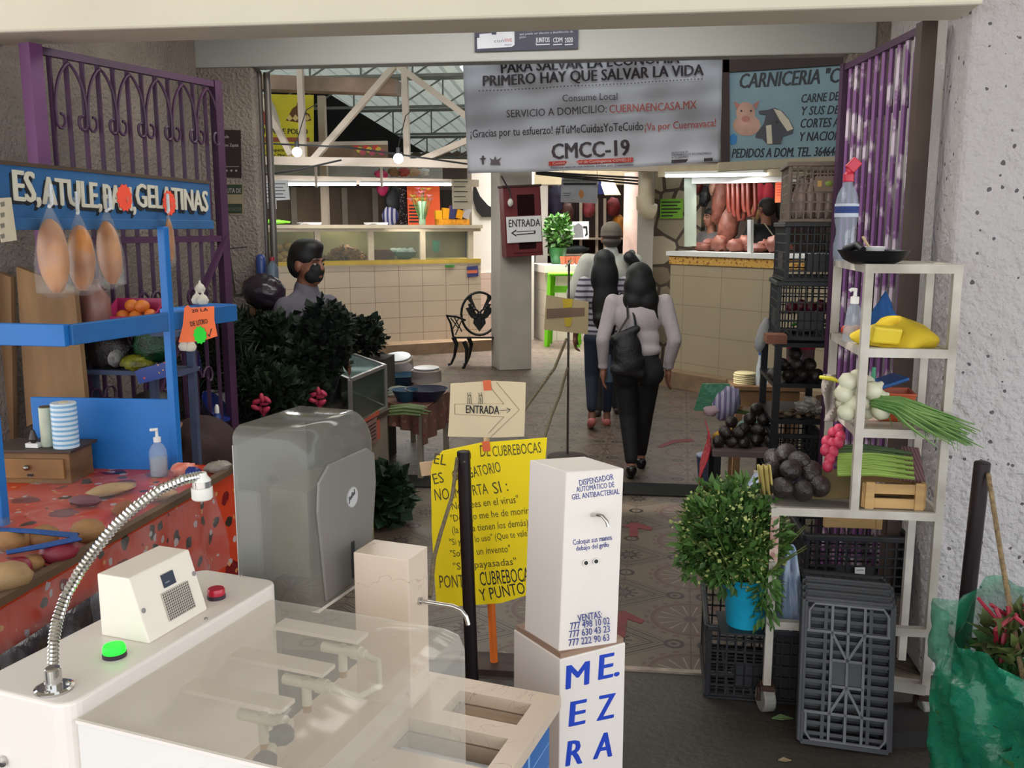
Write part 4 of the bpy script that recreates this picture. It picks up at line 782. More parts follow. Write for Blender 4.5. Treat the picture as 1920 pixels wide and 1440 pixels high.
for a, tt, up in ((la, .12, .055), (ra, .15, .0)): blob([('c', a + V((0, -.03, -.05)), a + V((0, tt + .01, -.062 - up)), .041, .034), ('c', a + V((0, -.035, -.07)), a + V((0, tt, -.078 - up)), .034, .03)], .008, 'shoe', M('shoe_black', (18, 16, 17), .3), t, 2, .5, wd=False)
hp = [('e', (0, -.005, 1.455), (.098, .112, .1)), ('e', (0, -.045, 1.38), (.118, .08, .12)), ('e', (-.03, -.06, 1.29), (.095, .055, .09)), ('e', (.05, -.06, 1.29), (.09, .055, .1))]
rnd = random.Random(2)
for k in range(16): x = -.1 + .2 * k / 15; hp.append(('c', (x, -.06, 1.32), (x * 1.15 + .02, -.085, 1.19 - rnd.uniform(-.03, .05)), .02, .006))
blob(hp, .008, 'hair', HAIR, t, 26, .5, wd=False)
bgp = p + Matrix.Rotation(YAW, 3, 'Z') @ V((-.09, -.15, .77)); e = thing('shoulder_bag', 'black slouchy shoulder bag on the back of the woman in white', 'bag', bgp, YAW)
blob([('e', (0, 0, .15), (.105, .05, .16)), ('c', (-.09, 0, .25), (.06, 0, .32), .035, .03), ('c', (-.08, 0, .03), (.1, 0, .0), .045, .04), ('e', (.02, 0, .08), (.11, .055, .1))], .012, 'bag_body', M('bag_leather', (22, 20, 22), .5, bump=.3), e, 3, .5, wd=False)
MB().tube([(-.08, 0, .27), (.0, .02, .4), (-.0, .09, .52), (-.03, .16, .565), (-.04, .24, .53)], .013, 8, flat=.5).build('strap', BLACK, e, wd=False); MB().tube([(.06, 0, .3), (.05, .02, .38), (.03, .09, .5), (-.01, .16, .57), (-.02, .24, .53)], .01, 8, flat=.5).build('strap', BLACK, e, wd=False)
# bottle in her left hand
q = p + Matrix.Rotation(YAW, 3, 'Z') @ V((-.19, .12, .67)); center(one('water_bottle', MB().lathe([(.03, 0), (.032, .02), (.032, .13), (.014, .17), (.014, .2), (0, .2)], 14, q), film('bottle_blue', (120, 140, 160), .5, .1), 'clear water bottle in the left hand of the woman in white', 'bottle', smooth=True))
# ---- woman with long hair in striped shirt
p = PZ(1128, 803, 0); t = thing('person', 'woman with very long black hair in striped shirt and blue jeans', 'person', p, YAW)
lh, lk, la = V((-.08, 0, .82)), V((-.095, .02, .48)), V((-.1, -.1, .15)); rh, rk, ra = V((.08, 0, .82)), V((.07, .1, .46)), V((.06, .15, .09))
ls, le, lw = V((-.175, 0, 1.31)), V((-.225, -.05, 1.06)), V((-.245, .03, .83)); rs, re, rw = V((.175, 0, 1.31)), V((.23, -.02, 1.05)), V((.22, .06, .82))
body = head((0, .02, 1.47), 0, .98) + [('c', (0, 0, 1.3), (0, .01, 1.4), .055, .048), ('e', (0, 0, 1.2), (.15, .095, .17)), ('e', (0, 0, .98), (.13, .09, .16)), ('e', (0, 0, .83), (.16, .11, .12)), ('c', ls, le, .042, .036), ('c', le, lw, .035, .024), ('c', rs, re, .042, .036), ('c', re, rw, .035, .024), ('c', lh, lk, .078, .05), ('c', lk, la, .048, .03), ('c', rh, rk, .078, .05), ('c', rk, ra, .048, .03)]
body += foot(la, .1, .05) + foot(ra, .15) + hand(lw, (0, .1, -1), (.2, 1, 0), 1, curl=.6) + hand(rw, (0, .1, -1), (-.2, 1, 0), 1)
blob(body, .0085, 'body', SKIN2, t, 3, .5, wd=False)
blob([('e', (0, 0, 1.2), (.17, .11, .17)), ('c', (-.14, 0, 1.3), (.14, 0, 1.3), .055, .055), ('e', (0, 0, 1.0), (.155, .11, .18)), ('e', (0, 0, .88), (.175, .12, .08)), ('c', ls, ls.lerp(le, .62), .06, .062), ('c', rs, rs.lerp(re, .62), .06, .062)], .012, 'shirt', stripes('striped_cotton', (176, 168, 176), (64, 58, 74), .05, 2, .62), t, 3, .5, wd=False)
blob([('e', (0, 0, .82), (.178, .125, .1)), ('c', lh, lk, .094, .064), ('c', lk, la + V((0, 0, .06)), .062, .046), ('c', rh, rk, .094, .064), ('c', rk, ra + V((0, 0, .06)), .062, .046)], .012, 'jeans', M('denim', (34, 42, 60), .8, var=.2, scale=8), t, 3, .5, wd=False)
for a, tt, up in ((la, .1, .055), (ra, .15, .0)): blob([('c', a + V((0, -.035, -.06)), a + V((0, tt + .01, -.07 - up)), .04, .033)], .008, 'shoe', M('shoe_pink', (190, 104, 98), .6), t, 2, .5, wd=False)
blob([('e', (0, -.005, 1.51), (.1, .112, .1)), ('e', (0, -.05, 1.36), (.128, .08, .2)), ('e', (.01, -.075, 1.13), (.125, .06, .26)), ('c', (.03, -.08, 1.0), (.06, -.09, .78), .09, .02), ('c', (-.04, -.08, 1.0), (-.0, -.09, .82), .07, .015)], .011, 'hair', HAIR, t, 26, .5, wd=False)
# ---- man in cap and pale shirt
p = PZ(1140, 779, 0); t = thing('person', 'man in grey cap and pale loose shirt walking away ahead of the women', 'person', p, YAW)
lh, lk, la = V((-.1, 0, .92)), V((-.11, .05, .5)), V((-.11, .0, .09)); rh, rk, ra = V((.1, 0, .92)), V((.11, .1, .5)), V((.11, .12, .09))
ls, le, lw = V((-.22, 0, 1.47)), V((-.34, .0, 1.17)), V((-.3, .14, .95)); rs, re, rw = V((.22, 0, 1.47)), V((.31, 0, 1.17)), V((.29, .12, .94))
body = head((0, .02, 1.69), 0, 1.1) + [('c', (0, 0, 1.46), (0, .01, 1.6), .07, .06), ('e', (0, 0, 1.35), (.19, .12, .2)), ('e', (0, 0, 1.1), (.17, .12, .2)), ('e', (0, 0, .93), (.18, .12, .13)), ('c', ls, le, .055, .042), ('c', le, lw, .042, .03), ('c', rs, re, .055, .042), ('c', re, rw, .042, .03), ('c', lh, lk, .09, .06), ('c', lk, la, .058, .038), ('c', rh, rk, .09, .06), ('c', rk, ra, .058, .038)]
body += foot(la, .17) + foot(ra, .17) + hand(lw, (0, .3, -1), (.2, 1, 0), 1) + hand(rw, (0, .3, -1), (-.2, 1, 0), 1)
blob(body, .011, 'body', SKIN, t, 3, .5, wd=False)
blob([('e', (0, 0, 1.35), (.215, .145, .2)), ('c', (-.17, 0, 1.47), (.17, 0, 1.47), .075, .075), ('c', (0, 0, 1.5), (0, .0, 1.57), .085, .07), ('e', (0, 0, 1.08), (.21, .155, .28)), ('c', ls, le, .085, .08), ('c', le, le.lerp(lw, .5), .078, .06), ('c', rs, re, .085, .08), ('c', re, re.lerp(rw, .5), .078, .06)], .014, 'shirt', M('shirt_pale', (204, 202, 190), .85, var=.12, scale=6), t, 3, .5, wd=False)
blob([('e', (0, 0, .93), (.2, .14, .1)), ('c', lh, lk, .11, .085), ('c', lk, la, .085, .07), ('c', rh, rk, .11, .085), ('c', rk, ra, .085, .07)], .014, 'trousers', M('trouser_grey', (60, 58, 60), .8), t, 3, .5, wd=False)
for a in (la, ra): blob([('c', a + V((0, -.04, -.06)), a + V((0, .19, -.06)), .045, .04)], .012, 'shoe', M('shoe_brown', (50, 40, 36), .5), t, 2, .5, wd=False)
blob([('e', (0, 0, 1.755), (.1, .118, .095)), ('e', (0, 0, 1.72), (.104, .122, .03)), ('c', (-.05, .1, 1.72), (.05, .1, 1.72), .02, .02), ('e', (0, .15, 1.715), (.08, .06, .012))], .01, 'cap', M('cap_grey', (120, 108, 96), .8, var=.15, scale=9), t, 2, .5, wd=False)
blob([('e', (0, -.04, 1.66), (.088, .07, .05))], .012, 'hair', M('hair_grey', (70, 60, 54), .6), t, 1, .6, wd=False)
e = thing('backpack_strap_bag', 'dark bag carried on the right shoulder of the capped man', 'bag', p + V((.26, .02, 1.1)), YAW)
blob([('c', (-.1, -.12, .42), (.02, -.12, .3), .06, .035), ('c', (.02, -.12, .3), (.06, -.1, .0), .03, .02), ('c', (-.1, -.1, .42), (-.06, .06, .45), .05, .04)], .012, 'bag_body', BKB, e, 2, .6, wd=False)
# ---- stall keeper with black mask
p = PY(572, 485, 5.45); p.z = 0; TH = R(-128); t = thing('person', 'man in grey polo shirt and black face mask standing behind the herb stall', 'person', p, TH)
hc = V((0, .02, 1.575)); ls, le, lw = V((-.155, 0, 1.33)), V((-.19, .04, 1.06)), V((-.1, .24, 1.0)); rs, re, rw = V((.155, 0, 1.33)), V((.2, .0, 1.06)), V((.15, .2, 1.08))
body = head(hc, .35, 1.1) + [('c', (0, 0, 1.34), (0, .01, 1.48), .07, .06), ('e', (0, 0, 1.22), (.19, .12, .2)), ('e', (0, 0, 1.0), (.17, .12, .2)), ('e', (0, 0, .86), (.18, .12, .13)), ('c', ls, le, .055, .043), ('c', le, lw, .043, .03), ('c', rs, re, .055, .043), ('c', re, rw, .043, .03), ('c', (-.1, 0, .85), (-.11, .03, .46), .09, .06), ('c', (-.11, .03, .46), (-.11, 0, .09), .058, .038), ('c', (.1, 0, .85), (.11, .03, .46), .09, .06), ('c', (.11, .03, .46), (.11, 0, .09), .058, .038)]
body += foot((-.11, 0, .09), .17) + foot((.11, 0, .09), .17) + hand(lw, (.3, 1, -.3), (0, 0, 1), 1) + hand(rw, (-.3, 1, -.3), (0, 0, 1), 1)
blob(body, .009, 'body', SKIN2, t, 3, .5, wd=False); face(t, hc, .35, 1.1, False)
blob([('e', (0, 0, 1.22), (.18, .13, .2)), ('c', (-.12, 0, 1.33), (.12, 0, 1.33), .06, .06), ('c', (-.14, 0, 1.33), (0, 0, 1.41), .045, .05), ('c', (.14, 0, 1.33), (0, 0, 1.41), .045, .05), ('c', (0, 0, 1.36), (0, 0, 1.43), .085, .075), ('e', (0, 0, .98), (.19, .14, .25)), ('c', ls, le + V((0, 0, .06)), .062, .066), ('c', rs, re + V((0, 0, .06)), .062, .066)], .012, 'polo_shirt', M('polo_grey', (98, 94, 104), .85, var=.1, scale=5), t, 3, .5, wd=False)
blob([('e', (0, 0, .86), (.195, .135, .1)), ('c', (-.1, 0, .85), (-.11, .03, .46), .11, .08), ('c', (-.11, .03, .46), (-.11, 0, .08), .08, .065), ('c', (.1, 0, .85), (.11, .03, .46), .11, .08), ('c', (.11, .03, .46), (.11, 0, .08), .08, .065)], .014, 'trousers', M('cloth_black', (0, 0, 0)), t, 3, .5, wd=False)
q = Matrix.Rotation(.35, 3, 'Z')
blob([('e', hc + q @ V((0, .045, -.06)), (.066, .058, .058), (0, 0, .35)), ('e', hc + q @ V((0, .068, -.03)), (.056, .046, .05), (0, 0, .35))], .008, 'face_mask', M('mask_black', (16, 16, 18), .8), t, 2, .5, wd=False)
blob([('e', hc + V((0, -.015, .06)), (.098, .112, .1)), ('e', hc + q @ V((0, .035, .105)), (.085, .075, .05), (0, 0, .35)), ('e', hc + q @ V((0, -.06, .01)), (.092, .06, .1), (0, 0, .35))], .009, 'hair', HAIR, t, 26, .5, wd=False)
# ---- seated stall woman
p = PY(394, 840, 4.14); p.z = 0; t = thing('person', 'person in dark brown top and pink strap sitting bent forward behind the blue stand', 'person', p, R(126))
hc = V((0, .27, .91)); body = head(hc, .0, 1.0) + [('c', (0, .1, .82), (0, .2, .87), .06, .05), ('e', (0, .02, .72), (.17, .14, .17), (-.5, 0, 0)), ('e', (0, -.05, .53), (.18, .15, .16)), ('c', (.18, .08, .79), (.24, .18, .58), .05, .04), ('c', (.24, .18, .58), (.12, .36, .54), .04, .028), ('c', (-.18, .08, .79), (-.24, .18, .58), .05, .04), ('c', (-.24, .18, .58), (-.12, .36, .54), .04, .028), ('c', (.1, 0, .48), (.11, .4, .48), .09, .065), ('c', (.11, .4, .48), (.11, .4, .09), .06, .04), ('c', (-.1, 0, .48), (-.11, .4, .48), .09, .065), ('c', (-.11, .4, .48), (-.11, .4, .09), .06, .04)]
body += foot((.11, .4, .09), .15) + foot((-.11, .4, .09), .15) + hand((.12, .36, .54), (-.2, 1, -.1), (0, 0, 1), 1) + hand((-.12, .36, .54), (.2, 1, -.1), (0, 0, 1), 1)
blob(body, .01, 'body', SKIN2, t, 3, .5, wd=False); face(t, hc, 0)
blob([('e', (0, .02, .73), (.2, .17, .19), (-.5, 0, 0)), ('e', (0, -.05, .53), (.21, .18, .2)), ('c', (-.15, .09, .8), (.15, .09, .8), .07, .07), ('c', (.18, .08, .79), (.24, .18, .58), .075, .065), ('c', (-.18, .08, .79), (-.24, .18, .58), .075, .065)], .013, 'blouse', M('blouse_brown', (58, 36, 34), .85, var=.1), t, 3, .5, wd=False)
blob([('c', (.09, -.02, .47), (.11, .4, .5), .12, .09), ('c', (-.09, -.02, .47), (-.11, .4, .5), .12, .09), ('c', (.11, .4, .48), (.11, .42, .25), .09, .1), ('c', (-.11, .4, .48), (-.11, .42, .25), .09, .1)], .015, 'skirt', M('cloth_black', (0, 0, 0)), t, 3, .5, wd=False)
blob([('e', hc + V((0, -.02, .05)), (.1, .112, .1)), ('e', hc + V((0, -.06, -.03)), (.09, .06, .1))], .011, 'hair', HAIR, t, 26, .5, wd=False)
MB().tube([(.16, .2, .86), (.235, .12, .74), (.23, -.02, .58), (.17, -.16, .48)], .022, 8, flat=.4).build('strap', M('strap_pink', (176, 86, 88), .7), t, wd=False)
center(one('stool', MB().box((p.x, p.y, .3), (.34, .34, .03)).bar((p.x - .15, p.y - .15, 0), (p.x - .13, p.y - .13, .3), .03).bar((p.x + .15, p.y - .15, 0), (p.x + .13, p.y - .13, .3), .03).bar((p.x - .15, p.y + .15, 0), (p.x - .13, p.y + .13, .3), .03).bar((p.x + .15, p.y + .15, 0), (p.x + .13, p.y + .13, .3), .03), WOOD, 'low wooden stool under the person in brown', 'stool'))
# ---- people in the stalls
def stallman(px, py, f, off, s, lab, shirt, hair, yaw, apron=None, glasses=False, wide=1.0):
    c = f(px, py, off); t = thing('person', lab, 'person', (c.x, c.y, 0), yaw); z = c.z; hc = V((0, .02, z)); zs = z - .235
    arms = [(V((-.19 * wide, 0, zs)), V((-.26 * wide, .05, zs - .26)), V((-.12, .26, zs - .34))), (V((.19 * wide, 0, zs)), V((.26 * wide, .05, zs - .26)), V((.12, .26, zs - .34)))]
    b = head(hc, 0, s) + [('c', (0, 0, zs), (0, .01, z - .09), .065, .055), ('e', (0, 0, zs - .12), (.18 * wide, .12, .19)), ('e', (0, 0, zs - .36), (.16 * wide, .12, .2)), ('c', (-.09, 0, zs - .5), (-.1, 0, .08), .1, .045), ('c', (.09, 0, zs - .5), (.1, 0, .08), .1, .045)]
    for k, (a, e, w_) in enumerate(arms): b += [('c', a, e, .052, .04), ('c', e, w_, .04, .028)] + hand(w_, (.3 - .6 * k, 1, -.2), (0, 0, 1), 1)
    b += foot((-.1, 0, .09), .15) + foot((.1, 0, .09), .15)
    blob(b, .0115, 'body', SKIN, t, 3, .5, wd=False); face(t, hc, 0, s)
    blob([('e', (0, 0, zs - .12), (.2 * wide, .14, .19)), ('c', (-.15 * wide, 0, zs), (.15 * wide, 0, zs), .07, .07), ('e', (0, 0, zs - .36), (.185 * wide, .14, .24))] + [('c', a, e, .073, .07) for a, e, w_ in arms], .014, 'shirt', shirt, t, 3, .5, wd=False)
    blob([('c', (-.09, 0, zs - .5), (-.1, 0, .06), .12, .065), ('c', (.09, 0, zs - .5), (.1, 0, .06), .12, .065)], .016, 'trousers', M('cloth_black', (0, 0, 0)), t, 2, .5, wd=False)
    blob([('e', hc + V((0, -.018, .052)), (.086 * s, .1 * s, .078 * s)), ('e', hc + V((0, -.055, .0)), (.082 * s, .06 * s, .08 * s))], .011, 'hair', hair, t, 2, .6, wd=False)
    if apron:
        MB().tube([(-.12, -.1, zs + .07), (0, -.16, zs - .1), (.16, -.15, zs - .32)], .016, 6, flat=.4).build('apron_strap', apron, t, wd=False); MB().tube([(.12, -.1, zs + .07), (0, -.165, zs - .1), (-.16, -.15, zs - .32)], .016, 6, flat=.4).build('apron_strap', apron, t, wd=False)
    if glasses:
        mb = MB()
        for sx in (-1, 1): mb.tube([hc + V((.031 * sx + .024 * math.cos(a), .105, .004 + .02 * math.sin(a))) for a in [i * .7 for i in range(10)]], .003, 5)
        mb.build('spectacles', BLACK, t, wd=False)
    return t
stallman(1438, 392, RP, -1.0, 1.05, "butcher seen from behind in black shirt with pale apron straps", M('cloth_black', (0, 0, 0)), M('hair_dark', (36, 28, 26), .6), R(35), M('apron_pale', (206, 202, 170), .7), wide=1.15)
stallman(1336, 408, RP, -.82, 1.0, "person in grey shirt at the back of the butcher's stall beside the post", M('shirt_grey', (110, 106, 106), .8), HAIR, R(120))
stallman(713, 450, lat, -1.1, 1.0, 'woman with glasses looking out through the glass of the food case', M('blouse_red', (150, 30, 60), .8), HAIR, LA + math.pi, glasses=True)
# ================================================================ LEFT SIDE OF THE ENTRANCE
PURP = M('purple_paint', (80, 46, 78), .55, var=.25, scale=4); PURD = M('purple_worn', (124, 78, 132), .6, var=.2, scale=9, rgb2=(206, 190, 204), thr=.55); BRN = M('brown_paint', (84, 66, 56), .6, var=.2, scale=5)
def gate(name, label, a, b, zt, n, mat, mpost, scrolls, zmid):
    g = VP(a, b); W = (V((b[0], b[1], 0)) - g.a).length; t = thing(name, label, 'gate', g.a); m = g.M()
    MB().box((0, zt / 2, 0), (.06, zt, .06), m=m).build('hinge_post', mpost, t); MB().box((W, zt / 2, 0), (.05, zt, .04), m=m).build('end_post', mat if scrolls else PURP, t)
    for z in (zt - .02, zmid, .12): MB().bar(g.at(0, z), g.at(W, z), .03, .03).build('rail', PURP, t)
    for k in range(n):
        u = W * (k + 1) / (n + 1); MB().box((u, zt / 2, .0), (.016, zt - .04, .016), (0, .5, 0), m=m).build('bar', mat, t)
    if scrolls:
        for k in range(0, n - 1, 2):
            u0, u1 = W * (k + 1) / (n + 1), W * (k + 3) / (n + 1)
            for s_, uu in ((1, u0), (-1, u1)):
                um = (u0 + u1) / 2; w_ = (u1 - u0) / 2
                pts = [g.at(um - s_ * w_ * (1 - (1 - q) ** 2) ** 1.0 * .97, zt - .05 - .2 * q ** 1.3, .015) for q in [i / 8 for i in range(9)]]
                pts += [g.at(uu + s_ * (.028 - .028 * math.cos(a_) * (1 - a_ / 9)), zt - .26 - .045 * math.sin(a_) * (1 - a_ / 9) - .02, .015) for a_ in [i * .55 for i in range(1, 10)]]
                MB().tube(pts, .007, 5).build('scroll', PURP, t)
        for z0 in (1.05, 1.45):
            for k in range(3):
                u = W * (k + .7) / 3.4; mb = MB()
                for s_ in (-1, 1): mb.tube([g.at(u + s_ * (.045 - .04 * math.cos(a_) * (1 - a_ / 8)), z0 + .06 * math.sin(a_) * (1 - a_ / 8), .015) for a_ in [i * .55 for i in range(12)]], .007, 5)
                mb.build('scroll', PURP, t)
        MB().bar(g.at(W * .35, .8, .02), g.at(W, 1.75, .02), .03, .02).build('brace', PURP, t)
    else:
        MB().bar(g.at(0, 1.62, .02), g.at(W, 1.76, .02), .04, .02).build('brace', M('purple_dark', (50, 30, 44), .6), t)
        for k in range(n - 1): MB().tube([g.at(W * (k + 1 + .5 * q) / (n + 1), zt - .3 + .28 * math.sin(q * 1.57), .012) for q in [i / 5 for i in range(6)]], .006, 5).build('scroll', PURP, t)
    return t
gate('wrought_iron_gate', 'open purple iron gate with pointed arches and curls on the left side', (-2.41, 3.62), (-2.096, 4.62), 2.52, 12, PURP, M('purple_bright', (112, 60, 110), .5, var=.15), True, 1.74)
gate('wrought_iron_gate', 'open purple iron gate with worn white twisted bars on the right side', (1.105, 3.97), (1.0, 4.9), 2.58, 10, PURD, BRN, False, 1.3)
# pillar plaques and conduits
FP = lambda x, y, o=0: PY(x, y, 5.505 - o)
e, m, W, H = sign('name_plaque', 'dark maroon name plaque on the left stucco pillar', FP(405, 243), FP(451, 244), FP(408, 332), M('plaque_dark', (44, 26, 32), .5), t=.012)
PLQ = M('plaque_print', (170, 160, 160), .6); tx('Mercado', e, m, (408, 259), (429, 259), 6, PLQ); tx('Emiliano Zapata', e, m, (408, 275), (447, 275), 6, PLQ)
poly(m, [(411, 312), (448, 312), (448, 313), (411, 313)], PLQ, e, 'rule')
for k in range(4): poly(m, ring(416 + k * 9, 320, 2, 2, 8), PLQ, e, 'printed_crest')
e, m, W, H = sign('route_sign', 'two green arrow route signs on a tan board on the left pillar', FP(411, 344), FP(455, 345), FP(413, 402), M('board_tan2', (150, 136, 108), .8), t=.01)
for y in (346, 382): poly(m, [(412, y + 9), (420, y), (454, y), (454, y + 18), (420, y + 18)], M('sign_green', (44, 58, 40), .6), e, 'arrow_panel')
tx('RUTA DE', e, m, (421, 362), (452, 362), 9, PLQ, .01, lift=.0035); tx('EVACUACION', e, m, (421, 396), (452, 396), 7, M('print_dim', (90, 104, 80), .6), .01, lift=.0035)
m, W, H = frame(FP(431, 466), FP(464, 463), FP(433, 552)); t = thing('meter_cover', 'flush stucco covered meter door on the left pillar', 'cover', m @ V((W / 2, -H, 0))); MB().box((W / 2, -H / 2, .002), (W, H, .01), m=m).build('cover_plate', M('stucco_grey', (0, 0, 0)), t)
for q in (((0, 0), (W, 0)), ((0, 0), (0, -H))): MB().bar(m @ V((*q[0], .006)), m @ V((*q[1], .006)), .006).build('joint', M('joint_dark', (60, 52, 50), .9), t)
for k, (x0, x1, c) in enumerate(((483, 497, (90, 84, 80)), (492, 505, (120, 114, 108)))):
    a = PY(x0, 200, 5.56); one('conduit', MB().tube([(a.x, 5.6 + .05 * k, 0.02), (a.x, 5.6 + .05 * k, 2.72)], .018 if k == 0 else .022, 10), M('conduit_%d' % k, c, .4, .5), ['thin dark conduit running up the left pillar', 'lighter steel pipe standing just right of the dark conduit'][k], 'pipe', 'pipes on the left pillar', smooth=True)
# ---- blue stand
BLUE = M('blue_paint', (28, 118, 200), .45, var=.12, scale=4); BLUD = M('blue_sign', (44, 104, 160), .6, var=.2, scale=5)
TZ = .85
nF, nM, nN = PZ(333, 882, TZ), PZ(36, 832, TZ), PZ(6, 985, TZ)
tl0, tr0 = PZ(0, 308, 1.98), PZ(392, 345, 1.98); dx = (tr0 - tl0).normalized(); tl0 = tl0 - dx * .4
SPL = VP(tl0, tr0); SH_ = .19
t = thing('food_stand', 'bright blue wooden food stand with a lettered sign on top', 'stand', (nF.x, nF.y, TZ))
for p, z0 in ((nF, 1.8), (nM, 1.95), (nN, 1.95)): MB().box((p.x, p.y, z0 / 2), (.032, .03, z0), (0, 0, R(-12))).build('post', BLUE, t, bevel=.003)
cC, cG = PZ(130, 628, 1.44), PZ(440, 586, 1.44); vd = V((dx.y, -dx.x, 0))
MB().bar(cC, cG, .028, .07).build('rail', M('blue_shaded_copy', (34, 104, 170), .5, var=.12), t, bevel=.003); MB().bar(cC - dx * .014, cC - vd * .8, .028, .075).build('rail', BLUE, t, bevel=.003)  # receding rail uses a darker copy of the blue, shade put into the colour
MB().bar(cG - vd * .06 + V((0, 0, .03)), cC.lerp(cG, .66) - vd * .06 + V((0, 0, .03)), .12, .016).build('shelf_board', BLUE, t)
pa, pb = PZ(160, 878, TZ), PZ(335, 882, TZ); pp = VP(pa, pb); Wp = (pb - pa).length
MB().box((Wp / 2 - .1, 0, 0), (Wp + .2, .286, .018), m=pp.M(0, TZ + .143)).build('panel', BLUE, t, bevel=.003)
m, W, H = frame(tl0, tr0, tl0 - V((0, 0, SH_))); MB().box((W / 2, -H / 2, -.01), (W, H, .02), m=m).build('sign_board', BLUD, t)
MB().box((W / 2, .006, -.01), (W, .012, .03), m=m).build('sign_cap', M('cap_brown', (84, 66, 52), .8), t); MB().box((W / 2, -H + .018, .006), (W, .036, .014), m=m).build('sign_strip', BLUD, t, bevel=.002)
LET = M('letter_cream', (214, 208, 190), .6, var=.06); LSH = M('letter_shadow', (24, 26, 34), .6)
for s, a, b_, h in (('ES,', (22, 376), (70, 380), 58), ('ATULE,', (79, 383), (188, 391), 52), ('PAN,', (192, 392), (250, 396), 47), ('GELATINAS', (253, 388), (387, 397), 44)):
    tx(s, t, m, (a[0] - 3, a[1] + 6), (b_[0] - 3, b_[1] + 6), h, LSH, .035, lift=.0015); tx(s, t, m, a, b_, h, LET, .035, lift=.0045)
def star(m, c, r, n, mat, parent, name, z0=.002, sx=1): MB().prism([(c.x + sx * r * (1 if k % 2 else .86) * math.cos(k * math.pi / n), c.y + r * (1 if k % 2 else .86) * math.sin(k * math.pi / n)) for k in range(2 * n)], .003, m, z0).build(name, mat, parent)
NEON = M('neon_orange', (255, 84, 54), .6, var=.03); NEOG = M('neon_green', (20, 220, 40), .6, var=.03)
for k, (px, py) in enumerate(((230, 371), (314, 381))):
    c = lxy(m, px, py); e = thing('price_tag', ['left', 'right'][k] + ' of two neon orange star shaped price tags on the blue sign', 'tag', m @ (c + V((0, -.045, .008))), group='star tags on the blue sign'); star(m, c, .05, 12, NEON, e, 'card', .006); star(m, c + V((.012, -.004, 0)), .012, 6, M('tag_ink', (236, 120, 96), .6), e, 'ink_scribble', .0092, .5)
c = lxy(m, 118, 432); e = thing('price_tag', 'neon green star shaped tag behind the hanging bread bags', 'tag', m @ (c + V((0, -.05, -.04)))); star(m, c, .05, 12, NEOG, e, 'card', -.04)
e, mm, W2, H2 = sign('menu_paper', 'cream paper with pencil marks hanging at the left end of the blue sign', SPL(-8, 372, .03), SPL(21, 370, .03), SPL(-8, 456, .03), M('paper_cream', (214, 202, 176), .9), t=.003, cat='paper', board='sheet')
for k in range(4): poly(mm, [(0, 380 + 20 * k), (7, 378 + 20 * k), (8, 386 + 20 * k), (2, 388 + 20 * k)], M('pencil', (130, 124, 114), .8), e, 'pencil_mark')
BAG = film('bread_bag', (240, 240, 238), .1, .12, .06, 14); CRUST = M('bread_crust', (206, 140, 74), .45, var=.28, scale=11, rgb2=(146, 84, 40))
for k, (px, py, hw, hh, tx_, ty, lab) in enumerate(((100, 480, .054, .108, 98, 388, 'leftmost bagged bread loaf hanging from the blue sign'), (152, 484, .05, .1, 146, 400, 'second bagged bread loaf hanging from the blue sign'), (205, 474, .046, .102, 208, 396, 'third bagged bread loaf hanging from the blue sign'), (318, 452, .02, .08, 316, 398, 'thin bagged loaf seen edge on under the right price tag'))):
    c = SPL(px, py, .07 if k != 3 else .05); tp = SPL(tx_, ty, .03); e = thing('bread_loaf', lab, 'bread', c - V((0, 0, hh)), group='bagged loaves hanging from the blue sign')
    ang = math.atan2(SPL.x.y, SPL.x.x) + (.9 if k < 3 else 0.1)
    MB().ell(c, (hw * 1.28, hw * .8, hh * 1.06), (0, R([8, -4, 10, 0][k]), ang), 20, 14, .03).build('loaf', CRUST, e, smooth=True, sub=1)
    mb = MB(); top = tp - c
    pr = [(hw * .6, -hh * 1.2), (hw * 1.4, -hh * 1.02), (hw * 1.36, -hh * .2), (hw * 1.15, hh * .5), (hw * .6, hh * 1.0), (hw * .2, top.z * .97), (hw * .12, top.z), (hw * .35, top.z + .05)]
    mr = Matrix.Translation(c) @ Matrix.Rotation(ang, 4, 'Z'); mb.lathe([(r_ * (1 + .05 * ((i * 7) % 3 - 1)), z) for i, (r_, z) in enumerate(pr)], 18, (0, 0, 0), mr, 1, .72)
    mb.build('plastic_bag', BAG, e, smooth=True)
    MB().tube([c + V((0, 0, top.z)), tp + V((0, 0, .01)), tp + V((0, 0, .07))], .006, 6).build('knot', M('bag_knot', (220, 222, 224), .5), e)
# orange card with green star on the rail
cp_ = VP(PZ(338, 600, 1.44) + V((.02, -.04, 0)), PZ(408, 600, 1.44) + V((.04, -.03, 0)))
m, W, H = frame(cp_(340, 574), cp_(402, 574), cp_(340, 640)); t = thing('orange_card', 'torn neon orange card with writing hung over the blue rail', 'card', cp_(372, 640)); poly(m, [(346, 577), (352, 572), (358, 577), (402, 574), (402, 600), (408, 630), (378, 640), (335, 642), (343, 610)], NEON if False else M('card_orange', (250, 118, 62), .7, var=.05), t, 'card')
tx('20 LA', t, m, (360, 586), (390, 583), 6, INK, lift=.004); tx('DE LITRO', t, m, (358, 612), (390, 606), 9, INK, lift=.004); poly(m, [(389, 626), (393, 632), (398, 616), (396, 616), (393, 628)], INK, t, 'ink_tick', z0=.002)
c = lxy(m, 376, 628); star(m, c, .036, 11, NEOG, t, 'green_star', .004, .72)
GARL = M('garlic', (216, 208, 190), .6, var=.1, scale=14)
